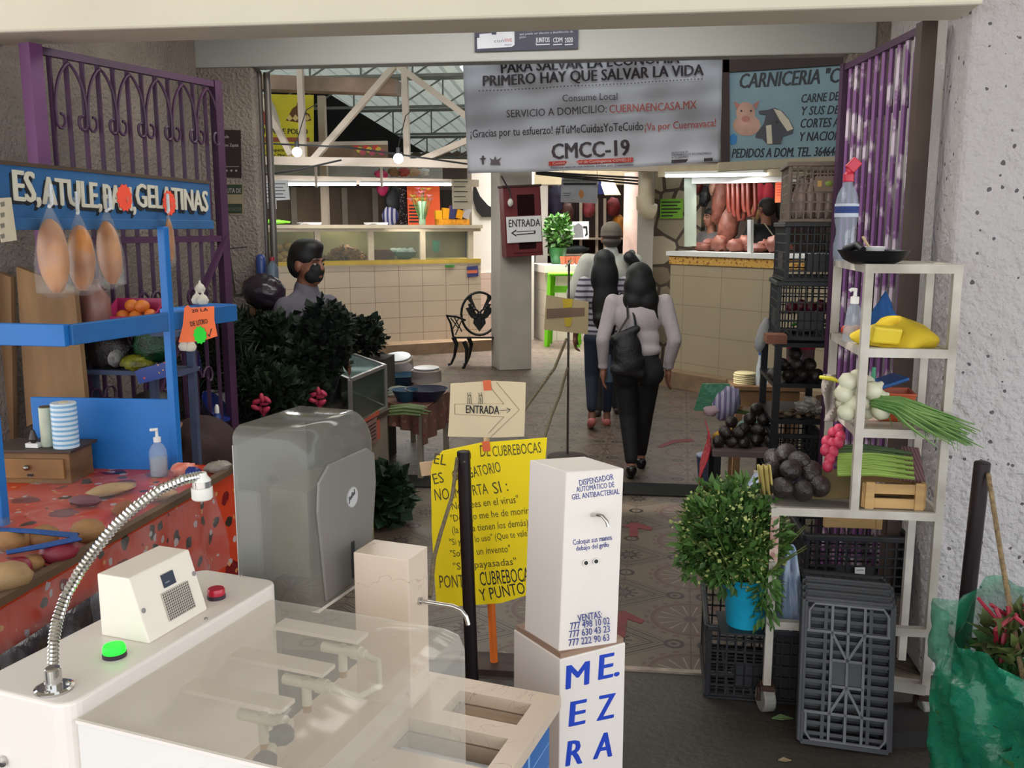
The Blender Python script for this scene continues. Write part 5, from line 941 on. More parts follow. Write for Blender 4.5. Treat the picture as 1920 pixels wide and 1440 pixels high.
for k, (px, py, d) in enumerate(((370, 561, 0), (381, 562, 0), (376, 553, 0), (346, 649, -.12), (357, 650, -.12))):
    p = PZ(px, py + (10 if k < 3 else 0), 1.482) if k < 3 else cp_(px, py, -.03); z = 1.482 + (.02 if k < 2 else .05) if k < 3 else p.z
    center(one('garlic_bulb', MB().lathe([(0, -.02), (.018, -.016), (.024, 0), (.016, .016), (.005, .026), (.004, .036), (0, .037)], 12, (p.x, p.y, z)), GARL, ['left garlic bulb on the blue ledge', 'right garlic bulb on the blue ledge', 'garlic bulb on top of two others on the ledge', 'left of two white bulbs hanging under the orange card', 'right of two white bulbs hanging under the orange card'][k], 'garlic', 'garlic on the blue stand', smooth=True))
# wooden planks behind the stand
PLK = M('plank_wood', (156, 122, 82), .8, var=.4, scale=2.5, stretch=(3, 3, .5), rgb2=(92, 66, 44))
for k, (pts, yy, lab) in enumerate((([(30, 500), (139, 541), (160, 747), (50, 800)], 3.58, 'weathered wooden board standing behind the blue stand'), ([(-30, 500), (20, 520), (26, 840), (-30, 840)], 3.56, 'narrow brown plank at the left edge beside the blue post'))):
    q = [PY(x, y, yy) for x, y in pts]; one('wooden_board', MB().add(q + [p + V((0, .03, 0)) for p in q], [(0, 1, 2, 3), (7, 6, 5, 4), (0, 4, 5, 1), (1, 5, 6, 2), (2, 6, 7, 3), (3, 7, 4, 0)]), PLK, lab, 'board')
# ---- table with oilcloth in front
OILC = floral('oilcloth_orange', (206, 66, 34), [((120, 20, 26), 1.0, .26), ((52, 42, 32), 1.7, .22), ((190, 178, 178), 2.3, .17), ((214, 150, 90), 2.9, .14)], 6)
e0, e1 = PZ(437, 876, TZ), PZ(0, 1121, TZ); ed = (e1 - e0).normalized(); e1 = e0 + ed * 1.95; el = V((-ed.y, ed.x, 0)); el = el if el.x < 0 else -el
ta = [e0, e1, e1 + el * .9, e0 + el * 1.3]
t = thing('market_table', 'market table covered with orange flowered oilcloth at the left', 'table', (e0.x, e0.y, 0))
MB().prism([(p.x, p.y) for p in ta], .03, None, TZ - .032).build('tabletop', WOOD, t)
for p in ta: q = p.lerp((ta[0] + ta[2]) / 2, .06); MB().box((q.x, q.y, (TZ - .03) / 2), (.05, .05, TZ - .03)).build('leg', WOOD, t)
EP = VP(e0, e1); EL = (e1 - e0).length; sgn = 1 if EP.n.x > 0 else -1
clo = MB().prism([(p.x, p.y) for p in ta], .004, None, TZ - .002)
clo.grid(lambda a, b: e0.lerp(e1, a) + V((0, 0, TZ * 0)) + EP.n * sgn * (.02 + .03 * b * (1 + math.sin(a * 40))) + V((0, 0, - b * .74)), 60, 6)
clo.grid(lambda a, b: e0.lerp(e0 + el * 1.3, a) - ed * (.02 + .02 * b * (1 + math.sin(a * 30))) + V((0, 0, - b * .7)), 30, 4)
tag(clo.build('oilcloth', OILC, None, smooth=False), 'orange flowered oilcloth draped over the left table', 'tablecloth')
tag(MB().bar(e0 + V((0, 0, .012)) + EP.n * sgn * .03, e1 + V((0, 0, .012)) + EP.n * sgn * .03, .03, .022).build('wooden_lath', M('lath', (112, 86, 62), .7, var=.3, scale=6), None), 'brown wooden lath along the edge of the oilcloth', 'lath')
CLP = film('clear_sheet', (226, 226, 230), .1, .1, .09, 9)
def sheet(a, b): p = (e0 + ed * .28).lerp(e1, a) + el * (.62 * b - .03); return p + V((0, 0, .012 + .05 * (math.sin(a * 11 + b * 5) * .5 + .5) * (math.sin(b * 9 + a * 17) * .3 + .7) * min(1, b * 6)))
sm_ = MB().grid(sheet, 60, 24); sm_.grid(lambda a, b: (e0 + ed * .28).lerp(e1, a) + EP.n * sgn * (.055 + .04 * b * (1 + math.sin(a * 55 + b * 3))) - V((0, 0, b * (.3 + .1 * math.sin(a * 9)))), 60, 6)
tag(sm_.build('plastic_sheet', CLP, None, smooth=True), 'crumpled clear plastic sheet covering the vegetables on the left table', 'sheet')
tag(MB().grid(lambda a, b: (e0 + ed * .95).lerp(e1 + ed * .1, a) + EP.n * sgn * (.075 + .03 * b * math.sin(a * 40)) - V((0, 0, .1 + b * .5)), 40, 6).build('black_plastic', M('plastic_black', (44, 36, 44), .25, bump=.5, scale=5, bscale=14), None, smooth=True, solid=.003), 'crumpled black plastic hanging under the table edge', 'sheet')
POT = M('potato', (176, 128, 78), .7, var=.3, scale=8, bump=.2); REDV = M('red_radish', (150, 34, 56), .5, var=.3, scale=8)
rnd = random.Random(4)
for k, (px, py, r_, mt, lab) in enumerate(((22, 1018, .045, POT, 'brown potato at the left edge under the blue strap'), (82, 1008, .04, POT, 'brown potato in the crook of the blue strap'), (60, 1055, .032, POT, 'pale round potato between the two red vegetables'), (35, 1062, .034, REDV, 'red vegetable left of the pale potato'), (110, 1040, .044, REDV, 'large red vegetable right of the pale potato'), (95, 1030, .03, POT, 'tan potato touching the large red vegetable'), (165, 1000, .045, POT, 'brown potato near the middle of the clear sheet'), (15, 1090, .05, M('corn_husk', (186, 150, 104), .7, var=.3, scale=12), 'straw coloured husk at the table edge'))):
    p = PZ(px, py, TZ + .03); center(one('potato' if mt is POT else 'red_vegetable' if mt is REDV else 'dry_husk', MB().ell((p.x, p.y, TZ + .002 + r_ * .8), (r_ * 1.2, r_, r_ * .8), (0, 0, k), 14, 10, .06), mt, lab, 'vegetable', 'vegetables under the clear sheet', smooth=True))
for k, (px, py, sx, c, lab) in enumerate(((210, 918, .09, (196, 164, 120), 'tan flat bread under the clear sheet behind the gooseneck'), (235, 955, .07, (150, 92, 58), 'brown bread piece beside the metal gooseneck'), (160, 940, .06, (128, 84, 92), 'purple brown bundle under the clear sheet'), (300, 930, .06, (186, 150, 120), 'pale bread under the right end of the clear sheet'))):
    p = PZ(px, py, TZ + .02); center(one('bread_piece', MB().ell((p.x, p.y, TZ + .022), (sx, sx * .6, .018), (0, 0, 1 + k), 16, 8, .08), M('bread_%d' % k, c, .7, var=.25, scale=9), lab, 'bread', 'breads under the clear sheet', smooth=True))
st = [PZ(x, y, TZ + .07) for x, y in ((-20, 992), (60, 996), (140, 1004), (146, 1010), (80, 1024), (12, 1036))]; one('blue_strap', MB().tube(st, [.016, .016, .018, .018, .018, .014], 8, flat=.35), M('strap_blue', (26, 78, 150), .6, var=.15, bump=.3, scale=9, bscale=60), 'bright blue folded strap lying over the clear sheet', 'strap', smooth=True)
# drawer box, rolls, bottle
d0, d1, d2 = PZ(8, 906, TZ), PZ(134, 908, TZ), PZ(186, 880, TZ); DV = VP(d0, d1); dw = (d1 - d0).length; dm = DV.M(-.04, TZ); dd = .17
t = thing('drawer_box', 'small worn wooden cash box with a drawer on the oilcloth', 'box', d1)
WD2 = M('box_wood', (150, 110, 62), .6, var=.4, scale=4, stretch=(1, 1, 4), rgb2=(84, 58, 34))
MB().box((dw / 2 + .02, .06, -dd / 2), (dw + .04, .12, dd), m=dm).build('box_body', WD2, t, bevel=.003); MB().box((dw / 2 + .02, .126, -dd / 2), (dw + .07, .012, dd + .03), m=dm).build('box_top', M('box_top', (72, 54, 42), .6, var=.2), t, bevel=.002)
dr = MB().box((dw / 2 + .02, .06, .004), (dw - .0, .075, .012), m=dm).build('drawer', M('drawer_wood', (176, 130, 70), .6, var=.45, scale=4, rgb2=(104, 72, 42)), t, bevel=.002)
MB().ell(dm @ V((dw * .55, .066, .02)), .011, n=12, h=8).build('knob', M('knob_metal', (150, 146, 140), .25, .9), dr, smooth=True); MB().box((dw * .58, .036, .012), (.02, .008, .006), m=dm).build('keyhole', BLACK, dr)
dz = TZ + .133; dpt = lambda px, py: PZ(px, py, dz)
p = dpt(125, 838); t = thing('tape_roll', 'wide roll of clear blue film standing on the cash box', 'roll', p)
RB = stripes('film_roll_blue', (120, 170, 206), (206, 222, 232), .018, 2, .45, .2); MB().lathe([(.045, 0), (.046, .003), (.046, .166), (.044, .17), (.014, .17), (.014, .165)], 24, p).build('film_roll', RB, t, smooth=False); MB().lathe([(.015, .16), (.015, .173), (.011, .173), (.011, .16)], 14, p).build('core', CARD, t)
p = dpt(90, 836); p2 = p; t = thing('tape_roll', 'slim cream roll of film standing left of the blue roll', 'roll', p); MB().lathe([(.022, 0), (.023, .002), (.023, .148), (.008, .15), (.008, .146)], 20, p).build('film_roll', M('film_cream', (206, 214, 190), .3, var=.12, scale=20), t, smooth=True); MB().lathe([(.0, .15), (.02, .15), (.02, .153), (0, .153)], 14, p).build('end_cap', M('cap_brown', (0, 0, 0)), t)
p = dpt(64, 838); t = thing('tape_dispenser', 'small metal tape cutter on a white block beside the rolls', 'tool', p); MB().box((p.x, p.y, dz + .008), (.05, .03, .016)).build('base_block', WHITE, t); MB().lathe([(.008, .016), (.016, .03), (.01, .05), (.006, .065), (0, .066)], 10, (p.x, p.y, dz)).build('figure', M('dark_metal', (70, 62, 60), .4, .6), t)
p = PZ(299, 892, TZ + .004); t = thing('gel_bottle', 'clear pump bottle of hand gel on the oilcloth by the blue panel', 'bottle', p)
MB().lathe([(.032, 0), (.034, .01), (.034, .075), (.032, .1), (.022, .122), (.012, .13), (.012, .138)], 20, p).build('bottle_body', film('bottle_clear', (214, 226, 236), .22, .06), t, smooth=True); MB().lathe([(.03, .004), (.031, .01), (.031, .072), (0, .073)], 18, p).build('gel', M('gel_grey', (170, 176, 182), .2), t, smooth=True)
MB().lathe([(.014, .134), (.014, .152), (.006, .154), (.005, .178), (0, .178)], 14, p).tube([p + V((0, 0, .176)), p + V((.004, 0, .182)), p + V((-.024, -.004, .18))], .006, 8).build('pump', WHITE, t, smooth=True)
for k, (px, py, sx, c, lab, nm) in enumerate(((345, 884, .05, (214, 74, 40), 'orange and blue snack bag beside the gel bottle', 'snack_bag'), (362, 892, .03, (30, 50, 130), 'dark blue wrapper at the foot of the snack bag', 'wrapper'), (410, 880, .05, (150, 138, 126), 'crumpled grey brown bag at the far corner of the oilcloth', 'paper_bag'))):
    p = PZ(px, py, TZ + .02); center(one(nm, MB().ell((p.x, p.y, TZ + .028), (sx, sx * .7, .026), (0, 0, .5), 14, 8, .2), M(nm, c, .4, var=.3, scale=30, rgb2=(220, 170, 150) if k == 0 else None), lab, 'bag', smooth=True))
# ---- goods behind the stand
t = thing('back_shelf', 'dim shelf rack holding crates and bags behind the blue stand', 'shelf', PY(240, 745, 3.8) * V((1, 1, 0)))
Y1 = 3.74; zA, zB = PY(240, 606, Y1).z - .03, PY(240, 692, Y1).z; xa, xb = PY(140, 650, Y1).x, PY(345, 650, Y1).x
for z, n in ((zA, 'shelf_board'), (zB, 'shelf_board')): MB().box(((xa + xb) / 2, Y1 + .04, z - .01), (xb - xa, .17, .02)).build(n, M('blue_grey_wood', (70, 82, 110), .7, var=.2), t)
for x in (xa + .02, (xa + xb) / 2 + .05, xb - .02): MB().box((x, Y1 + .1, zA / 2), (.03, .03, zA)).build('post', M('blue_grey_wood', (0, 0, 0)), t)
def atz(px, py, z): return PZ(px, py, z)
PINK = M('pink_plastic', (176, 40, 96), .4)
a, b_ = PY(205, 600, Y1), PY(285, 606, Y1); c = a.lerp(b_, .5); t = thing('pink_crate', 'pink plastic box of yellow fruit behind the blue rail', 'box', (c.x, c.y + .04, zA))
bx = [(-.105, -.06), (.105, -.06), (.105, .06), (-.105, .06)]; mb = MB()
for i in range(4):
    p, q = V((*bx[i], 0)), V((*bx[(i + 1) % 4], 0)); mb.add([V((c.x, c.y + .04, zA)) + v for v in (p * .85, q * .85, q * 1.1 + V((0, 0, .13 if q.y > 0 else .06)), p * 1.1 + V((0, 0, .13 if p.y > 0 else .06)))], [(0, 1, 2, 3)])
mb.box((c.x, c.y + .04, zA + .004), (.18, .1, .006)).build('crate_body', PINK, t, solid=.006)
for k, (ox_, oy_, oz) in enumerate(((-.055, 0, .055), (.01, -.01, .055), (.065, .01, .06), (-.02, .015, .1), (.035, -.0, .1))): center(one('mango', MB().ell((c.x + ox_, c.y + .04 + oy_, zA + oz), (.032, .027, .028), (0, 0, k), 14, 10), M('mango_orange', (222, 142, 46), .5, var=.25, scale=12, rgb2=(200, 80, 40)), ['mango at the left end of the pink box', 'mango in the middle of the pink box', 'mango at the right end of the pink box', 'topmost mango at the back of the pink box', 'topmost mango at the front of the pink box'][k], 'fruit', 'mangoes in the pink box', smooth=True))
c = PY(176, 572, 3.72); center(one('chilli_bag', MB().lathe([(.05, -.1), (.075, -.06), (.07, .03), (.03, .09), (.045, .11)], 16, c, None, 1, .7), M('chilli_brown', (104, 52, 44), .35, var=.5, scale=16, stretch=(1, 1, .2), rgb2=(150, 110, 100)), 'clear bag of dried red chillies beside the pink box', 'bag', smooth=True))
for k, (px, py, rx, rz_, c, lab) in enumerate(((205, 660, .12, .1, (54, 46, 44), 'dark bag of greens on the lower shelf beside the plank'), (288, 646, .1, .085, (20, 74, 40), 'dark green plastic bag on the lower shelf'), (258, 680, .08, .04, (150, 150, 40), 'yellow green beans in a bag on the lower shelf'), (218, 672, .025, .04, (200, 196, 190), 'white tied bag top in front of the dark bag'))):
    p = PY(px, py, 3.76 - .02 * k); center(one('produce_bag', MB().ell(p, (rx * .9, .06, rz_ * .9), (0, 0, .1), 18, 12, .12), M('prod_%d' % k, c, .25, var=.5, scale=22, bump=.4), lab, 'bag', 'produce bags behind the blue stand', smooth=True))
e, m, W, H = sign('blue_cloth', 'blue flowered cloth hanging from the lower shelf', PY(252, 694, 3.68), PY(322, 676, 3.68), PY(254, 722, 3.68), floral('cloth_blue', (30, 56, 130), [((200, 190, 180), 2, .2), ((190, 60, 60), 2.6, .16), ((206, 150, 60), 3.2, .14)], 9), cat='cloth', board='cloth')
e, m, W, H = sign('blue_cloth', 'blue and pink flowered cloth behind the post under the orange card', PY(338, 664, 4.4), PY(372, 660, 4.4), PY(338, 700, 4.4), floral('cloth_blue2', (40, 40, 90), [((206, 150, 160), 2, .3), ((200, 200, 210), 2.6, .18)], 9), cat='cloth', board='cloth')
# ---- herb stall
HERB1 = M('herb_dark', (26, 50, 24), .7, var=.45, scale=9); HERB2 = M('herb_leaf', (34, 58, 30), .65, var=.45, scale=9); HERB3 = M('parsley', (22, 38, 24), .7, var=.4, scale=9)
t = thing('herb_table', 'dark cloth covered table carrying the herb bunches', 'table', PY(480, 800, 5.1) * V((1, 1, 0)))
hx0, hx1 = PY(375, 760, 5.1).x, PY(610, 760, 5.1).x; hz = PY(480, 770, 5.1).z
MB().box(((hx0 + hx1) / 2, 5.15, hz - .02), (hx1 - hx0, .8, .04)).build('tabletop', DARK, t); MB().box(((hx0 + hx1) / 2, 5.15, hz / 2 - .02), (hx1 - hx0 - .06, .72, hz - .04)).build('cloth_skirt', M('skirt_dark', (36, 30, 34), .9), t)
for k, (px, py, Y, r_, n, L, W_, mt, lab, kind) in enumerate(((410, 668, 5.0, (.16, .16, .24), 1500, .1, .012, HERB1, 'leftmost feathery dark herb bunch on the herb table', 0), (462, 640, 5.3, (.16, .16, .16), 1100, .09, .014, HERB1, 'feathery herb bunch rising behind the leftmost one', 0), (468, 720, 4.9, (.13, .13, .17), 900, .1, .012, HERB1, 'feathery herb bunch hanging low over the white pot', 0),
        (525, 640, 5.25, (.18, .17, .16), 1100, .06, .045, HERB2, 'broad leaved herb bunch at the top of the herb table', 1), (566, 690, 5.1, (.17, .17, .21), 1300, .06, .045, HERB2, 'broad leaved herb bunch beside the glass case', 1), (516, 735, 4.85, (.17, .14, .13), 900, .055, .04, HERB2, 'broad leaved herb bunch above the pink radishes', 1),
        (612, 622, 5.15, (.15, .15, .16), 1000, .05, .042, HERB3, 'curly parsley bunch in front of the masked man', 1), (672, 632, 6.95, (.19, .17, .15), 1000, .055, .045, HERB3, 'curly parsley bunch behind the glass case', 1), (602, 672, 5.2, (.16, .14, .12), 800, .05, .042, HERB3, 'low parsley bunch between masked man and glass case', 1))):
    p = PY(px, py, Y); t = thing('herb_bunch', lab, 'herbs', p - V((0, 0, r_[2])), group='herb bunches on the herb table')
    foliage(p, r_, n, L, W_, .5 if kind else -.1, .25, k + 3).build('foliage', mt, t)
    blades(p - V((0, 0, max(r_[2] + .1, min(.35, p.z - hz)))), 14, r_[2] * 1.3, 1.2, .4, .05, k, .05).build('stems', mt, t)
e = thing('herb_crate', 'dark crate raising the parsley behind the herb table', 'crate', PY(672, 690, 7.0) * V((1, 1, 0))); q = PY(672, 668, 7.0); MB().box((q.x, q.y, q.z / 2), (.5, .3, q.z)).build('crate_body', DARK, e)
p = PY(412, 768, 4.75); t = thing('herb_pot', 'white pot with black marks under the herbs', 'pot', p); MB().lathe([(.06, 0), (.085, .1), (.08, .1), (.055, .01)], 20, p).build('pot_body', M('pot_white', (190, 184, 180), .6), t, smooth=True)
for k in range(4): MB().ell(p + V((-.02 + .014 * k, -.078, .03 + .016 * k)), (.012, .006, .008), n=8, h=6).build('black_mark', BLACK, t)
p = PY(388, 776, 4.55); center(one('blue_bowl', MB().lathe([(.04, 0), (.1, .07), (.095, .07), (.035, .008)], 22, (0, 0, 0), Matrix.Translation(p) @ Matrix.Rotation(R(52), 4, 'Y')), M('bowl_navy', (24, 40, 110), .4), 'navy blue bowl tilted against the white pot', 'bowl', smooth=True))
p = PY(408, 795, 4.4); t = thing('spray_bottle', 'small blue bottle with a white cap in front of the herbs', 'bottle', p); MB().lathe([(.02, 0), (.022, .04), (.01, .06)], 12, p).build('bottle_body', M('bottle_navy', (50, 70, 130), .3), t, smooth=True); MB().lathe([(.012, .05), (.012, .085), (.006, .1), (0, .1)], 10, p).build('cap', WHITE, t, smooth=True)
RAD = M('radish_pink', (196, 52, 84), .5, var=.2, scale=12)
for j, (px, py) in enumerate(((495, 757), (600, 744))):
    c = PY(px, py, 4.7 + .3 * j)
    for k in range(9):
        a = k * .7; q = c + V((math.cos(a) * .036 * (k > 0), -.02 * (k % 3), math.sin(a) * .04 * (k > 0))); center(one('radish', MB().ell(q, (.014, .014, .026), (0, a + 1.57, 0), 10, 8), RAD, ['pink radish in the left of the two bunches below the herbs', 'pink radish in the right bunch beside the glass case'][j], 'radish', ['radishes of the left bunch', 'radishes of the right bunch'][j], smooth=True))
# glass case on its stand
GZ1, GZ0 = .885, .59; k1, k2, k3 = PZ(656, 713, GZ1), PZ(722, 686, GZ1), PZ(588, 684, GZ1); k4 = k2 + k3 - k1; KS = [k1, k2, k4, k3]
ALU = M('aluminium', (176, 170, 166), .35, .7); t = thing('glass_case', 'empty glass showcase with aluminium edges in the herb stall', 'case', V((k1.x, k1.y, GZ0)))
for i in range(4):
    a, b_ = KS[i], KS[(i + 1) % 4]; MB().bar(a, b_, .022).build('edge', ALU, t); MB().bar(V((a.x, a.y, GZ0 + .012)), V((b_.x, b_.y, GZ0 + .012)), .022).build('edge', ALU, t); MB().bar(a, V((a.x, a.y, GZ0)), .022).build('edge', ALU, t)
    MB().add([a, b_, V((b_.x, b_.y, GZ0)), V((a.x, a.y, GZ0))], [(0, 1, 2, 3)]).build('pane', film('glass_dark', (150, 160, 146), .12, .03), t, solid=.003)
MB().add(KS, [(0, 1, 2, 3)]).build('glass_top', film('glass_top', (150, 172, 170), .35, .03), t, solid=.004); MB().add([V((p.x, p.y, GZ0 + .14)) for p in KS], [(0, 1, 2, 3)]).build('glass_shelf', GLASS, t, solid=.004)
KC = (k1 + k2 + k3 + k4) / 4; ST = [KC + (p - KC) * 1.03 for p in KS]
t = thing('case_stand', 'grey wooden cabinet under the glass showcase', 'cabinet', (KC.x, KC.y, 0)); MB().prism([(p.x, p.y) for p in ST], GZ0 - .03, None, .0).build('cabinet_body', M('stand_grey', (150, 136, 120), .8, var=.15), t); MB().prism([(p.x, p.y) for p in [KC + (p - KC) * 1.08 for p in KS]], .03, None, GZ0 - .03).build('cabinet_top', M('box_top', (0, 0, 0)), t)
sp = VP(ST[0], ST[1]); e, m, W, H = sign('orange_notice', 'orange handwritten sheet on the side of the showcase cabinet', sp(679, 790, .012), sp(711, 768, .012), sp(682, 845, .012), M('notice_orange', (196, 92, 66), .8), t=.003, cat='paper', board='sheet')
poly(m, [(684, 797), (706, 782), (707, 828), (687, 840)], M('notice_inner', (150, 112, 100), .8), e, 'inner_panel')
for k in range(5): poly(m, [(687, 802 + k * 7), (704, 791 + k * 7), (704, 793 + k * 7), (687, 804 + k * 7)], INK, e, 'text_line', z0=.002)
# low table with bowls beside the passage
MZ = .5; p1_, p2_, p4_ = PZ(788, 773, MZ), PZ(840, 734, MZ), PZ(716, 752, MZ); p3_ = p2_ + p4_ - p1_; MS = [p1_, p2_, p3_, p4_]
t = thing('low_table', 'low market table beside the glass showcase', 'table', (p1_.x, p1_.y, 0)); MB().prism([(p.x, p.y) for p in MS], .03, None, MZ - .032).build('tabletop', WOOD, t)
for p in MS: q = p.lerp((p1_ + p3_) / 2, .08); MB().box((q.x, q.y, MZ / 2 - .02), (.04, .04, MZ - .03)).build('leg', M('leg_pale', (150, 140, 124), .7), t)
cl = MB().prism([(p.x, p.y) for p in MS], .004, None, MZ - .001)
for a, b_, nn in ((p1_, p2_, 8), (p1_, p4_, 5)):
    pv = VP(a, b_); s_ = 1 if (a - pv.a + pv.n * .1 - ((p1_ + p3_) / 2 - pv.a)).dot(pv.n) > 0 else -1
    cl.grid(lambda x, y: a.lerp(b_, x) + pv.n * s_ * (.015 + .02 * y * math.sin(x * 20)) - V((0, 0, y * (.24 if a is p1_ and b_ is p2_ else .16))), 30, 4)
tag(cl.build('tablecloth', floral('cloth_brown', (116, 76, 66), [((150, 110, 96), 1.6, .25), ((70, 90, 60), 2.4, .2), ((120, 40, 44), 3, .2)], 8, .7), None), 'brown flowered cloth over the low market table', 'tablecloth')
def onm(px, py, h=0): return PZ(px, py, MZ + .005 + h)
TEAL = M('bowl_teal', (26, 70, 96), .35); NAVY = M('bowl_dark', (34, 36, 66), .4)
for k, (px, py, r_, mt, lab) in enumerate(((752, 722, .16, TEAL, 'teal bowl under the tilted lid on the low table'), (800, 750, .16, NAVY, 'dark blue tray bowl at the right of the low table'), (760, 752, .1, TEAL, 'small teal bowl in the middle of the low table'))):
    p = onm(px, py); center(one('plastic_bowl', MB().lathe([(r_ * .6, 0), (r_, .09), (r_ * 1.04, .09), (r_ * .96, .085), (r_ * .55, .008)], 24, p), mt, lab, 'bowl', 'bowls on the low table', smooth=True))
for k, (px, py, r_, tl_, lab) in enumerate(((748, 712, .13, 14, 'clear tilted lid over the teal bowl'), (800, 738, .12, 2, 'clear round lid with a white rim over the dark tray bowl'))):
    p = onm(px, py) + V((0, 0, .1)); mr = Matrix.Translation(p) @ Matrix.Rotation(R(tl_), 4, 'X'); t = thing('food_cover', lab, 'lid', p, group='lids on the low table'); MB().lathe([(r_, 0), (r_ * .98, .09), (r_ * .8, .1), (0, .1)], 24, (0, 0, 0), mr).build('dome', M('lid_cloudy', (150, 136, 128), .2, alpha=.75), t, smooth=True); MB().lathe([(r_ * .66, .1), (r_ * .84, .104), (r_ * .84, .11), (r_ * .6, .112)], 24, (0, 0, 0), mr).build('rim', M('lid_white', (206, 206, 206), .3), t, smooth=True)
GRB = M('green_bean', (112, 132, 74), .55, var=.3, scale=9)
for j, (px, py, n, L) in enumerate(((765, 778, 16, .24), (738, 742, 9, .2))):
    c = onm(px, py)
    for k in range(n):
        o = V((rnd.uniform(-.03, .03), (k / n - .5) * .16, .01 + .02 * (k % 3))); center(one('spring_onion', MB().tube([c + o + V((-L / 2, 0, 0)), c + o + V((0, .01, .012)), c + o + V((L / 2, .02, 0))], [.004, .007, .005], 6), GRB if j == 0 else M('onion_pale', (170, 176, 160), .5), ['green stalk in the tied bunch at the near corner of the low table', 'pale spring onion beside the glass showcase'][j], 'vegetable', ['green stalks on the low table', 'pale spring onions by the showcase'][j], smooth=True))
p = onm(790, 716); center(one('brown_fruit', MB().ell(p + V((0, 0, .03)), (.06, .05, .035), n=12, h=8, wob=.15), M('fruit_brown', (116, 70, 50), .6, var=.3, scale=12), 'brown fruit heap at the far end of the low table', 'fruit', smooth=True))
# cilantro on the floor, black bag on a post
p = PZ(715, 985, .0); t = thing('leafy_bunch', 'dark green broad leaved bunch on the floor below the showcase', 'herbs', p); foliage((p.x, p.y + .05, .17), (.15, .15, .17), 520, .09, .08, .2, .3, 21).build('foliage', M('leaf_floor', (40, 72, 42), .6, var=.4, scale=7), t); blades((p.x, p.y + .05, .01), 10, .15, 2, .4, 0, 3).build('stems', HERB2, t)
p = PY(495, 548, 5.35); t = thing('garbage_bag', 'black crinkled plastic bag resting on a wooden post', 'bag', p - V((0, 0, .1))); MB().ell(p, (.13, .11, .105), (0, .25, 0), 26, 18, .07).build('bag_body', M('plastic_black', (0, 0, 0)), t, smooth=True)
t = thing('wooden_trestle', 'thin wooden trestle under the black bag', 'trestle', (p.x, p.y, 0)); MB().bar((p.x - .09, p.y, 0), (p.x - .07, p.y, p.z - .09), .035).build('leg', WOOD, t); MB().bar((p.x + .05, p.y + .05, 0), (p.x + .05, p.y + .05, p.z - .08), .03).build('leg', WOOD, t); MB().bar((p.x - .1, p.y + .02, p.z - .11), (p.x + .16, p.y + .02, p.z - .06), .03).build('crossbar', M('bar_pale', (160, 144, 120), .7), t)
p = PY(512, 532, 5.45); t = thing('water_bottle', 'clear water bottle with red cap behind the black bag', 'bottle', p); MB().lathe([(.035, 0), (.036, .08), (.034, .1), (.014, .13), (.014, .14)], 16, p).build('bottle_body', film('bottle_blue', (0, 0, 0), .5), t, smooth=True); MB().lathe([(.016, .138), (.016, .16), (0, .16)], 12, p).build('cap', M('cap_red', (150, 30, 40), .4), t, smooth=True)
p = PY(490, 512, 5.48); center(one('blue_bottle', MB().lathe([(.03, 0), (.032, .06), (.03, .09), (.02, .11), (0, .115)], 14, p), M('bottle_navy', (0, 0, 0)), 'dark blue container behind the black bag', 'bottle', smooth=True))
# ================================================================ RIGHT SIDE OF THE ENTRANCE
CRB = M('crate_black', (33, 33, 37), .5, var=.25, scale=6); CRT = M('crate_tan', (122, 106, 92), .6, var=.25, scale=5); CRG = M('crate_grey', (58, 58, 64), .5, var=.3, scale=5)
def crate(label, loc, rz, mat, W=.36, D=.52, H=.3, group=None, nx=10, nz=6, rot=None, ribs=False, solid_panel=True):
    t = thing('plastic_crate', label, 'crate', loc, rz, group); k = dict(parent=t, wd=False)
    rim = MB()
    for z in (H - .012,): rim.box((0, -D / 2, z), (W, .02, .024)).box((0, D / 2, z), (W, .02, .024)).box((-W / 2, 0, z), (.02, D, .024)).box((W / 2, 0, z), (.02, D, .024))
    rim.build('rim', mat, bevel=.004, **k)
    for ax, s in ((0, -1), (0, 1), (1, -1), (1, 1)):
        L = (W if ax == 0 else D) - .02; o = (D if ax == 0 else W) / 2 - .008; mb = MB(); n = nx if ax == 0 else int(nx * 1.4)
        def bx(u, z, du, dz): mb.box((u, s * o, z) if ax == 0 else (s * o, u, z), (du, .008, dz) if ax == 0 else (.008, du, dz))
        for i in range(n + 1): bx(-L / 2 + L * i / n, H / 2, .007 if i % n else .02, H)
        for j in range(nz + 1): bx(0, .006 + (H - .02) * j / nz, L, .007 if j else .02)
        if solid_panel and s == -1: bx(0, H * .32, L * .42, H * .3)
        mb.build('side', mat, **k)
    mb = MB(); n = 14
    for i in range(n + 1): mb.box((0, -D / 2 + D * i / n, .006), (W - .01, .012, .008))
    for i in range(5): mb.box((-W / 2 + W * i / 4, 0, .006), (.012, D - .01, .01))
    mb.box((0, 0, .005), (W * .36, D * .16, .008)); mb.build('base', mat, **k)
    if ribs:
        mb = MB(); r = .009
        for sx in (-1, 0, 1): mb.box((sx * W * .18, 0, -.004), (r, D * .94, .01))
        for y in (-.28, -.09, .09, .28): mb.box((0, D * y, -.004), (W * .92 if abs(y) > .2 else W * .36, r, .01))
        for sx in (-1, 1):
            for sy in (-1, 1): mb.bar((0, sy * D * .09, -.004), (sx * W * .18, sy * D * .28, -.004), r, .01)
        pts = [(-.44, -.28), (-.44, -.42), (-.38, -.47), (.38, -.47), (.44, -.42), (.44, -.28)]
        for s in (-1, 1): mb.tube([(x * W, s * y * D, -.004) for x, y in pts], .006, 6)
        mb.build('base_rib', M('crate_rib', (104, 104, 110), .5, var=.2), **k)
    if rot: t.rotation_euler = rot
    return t
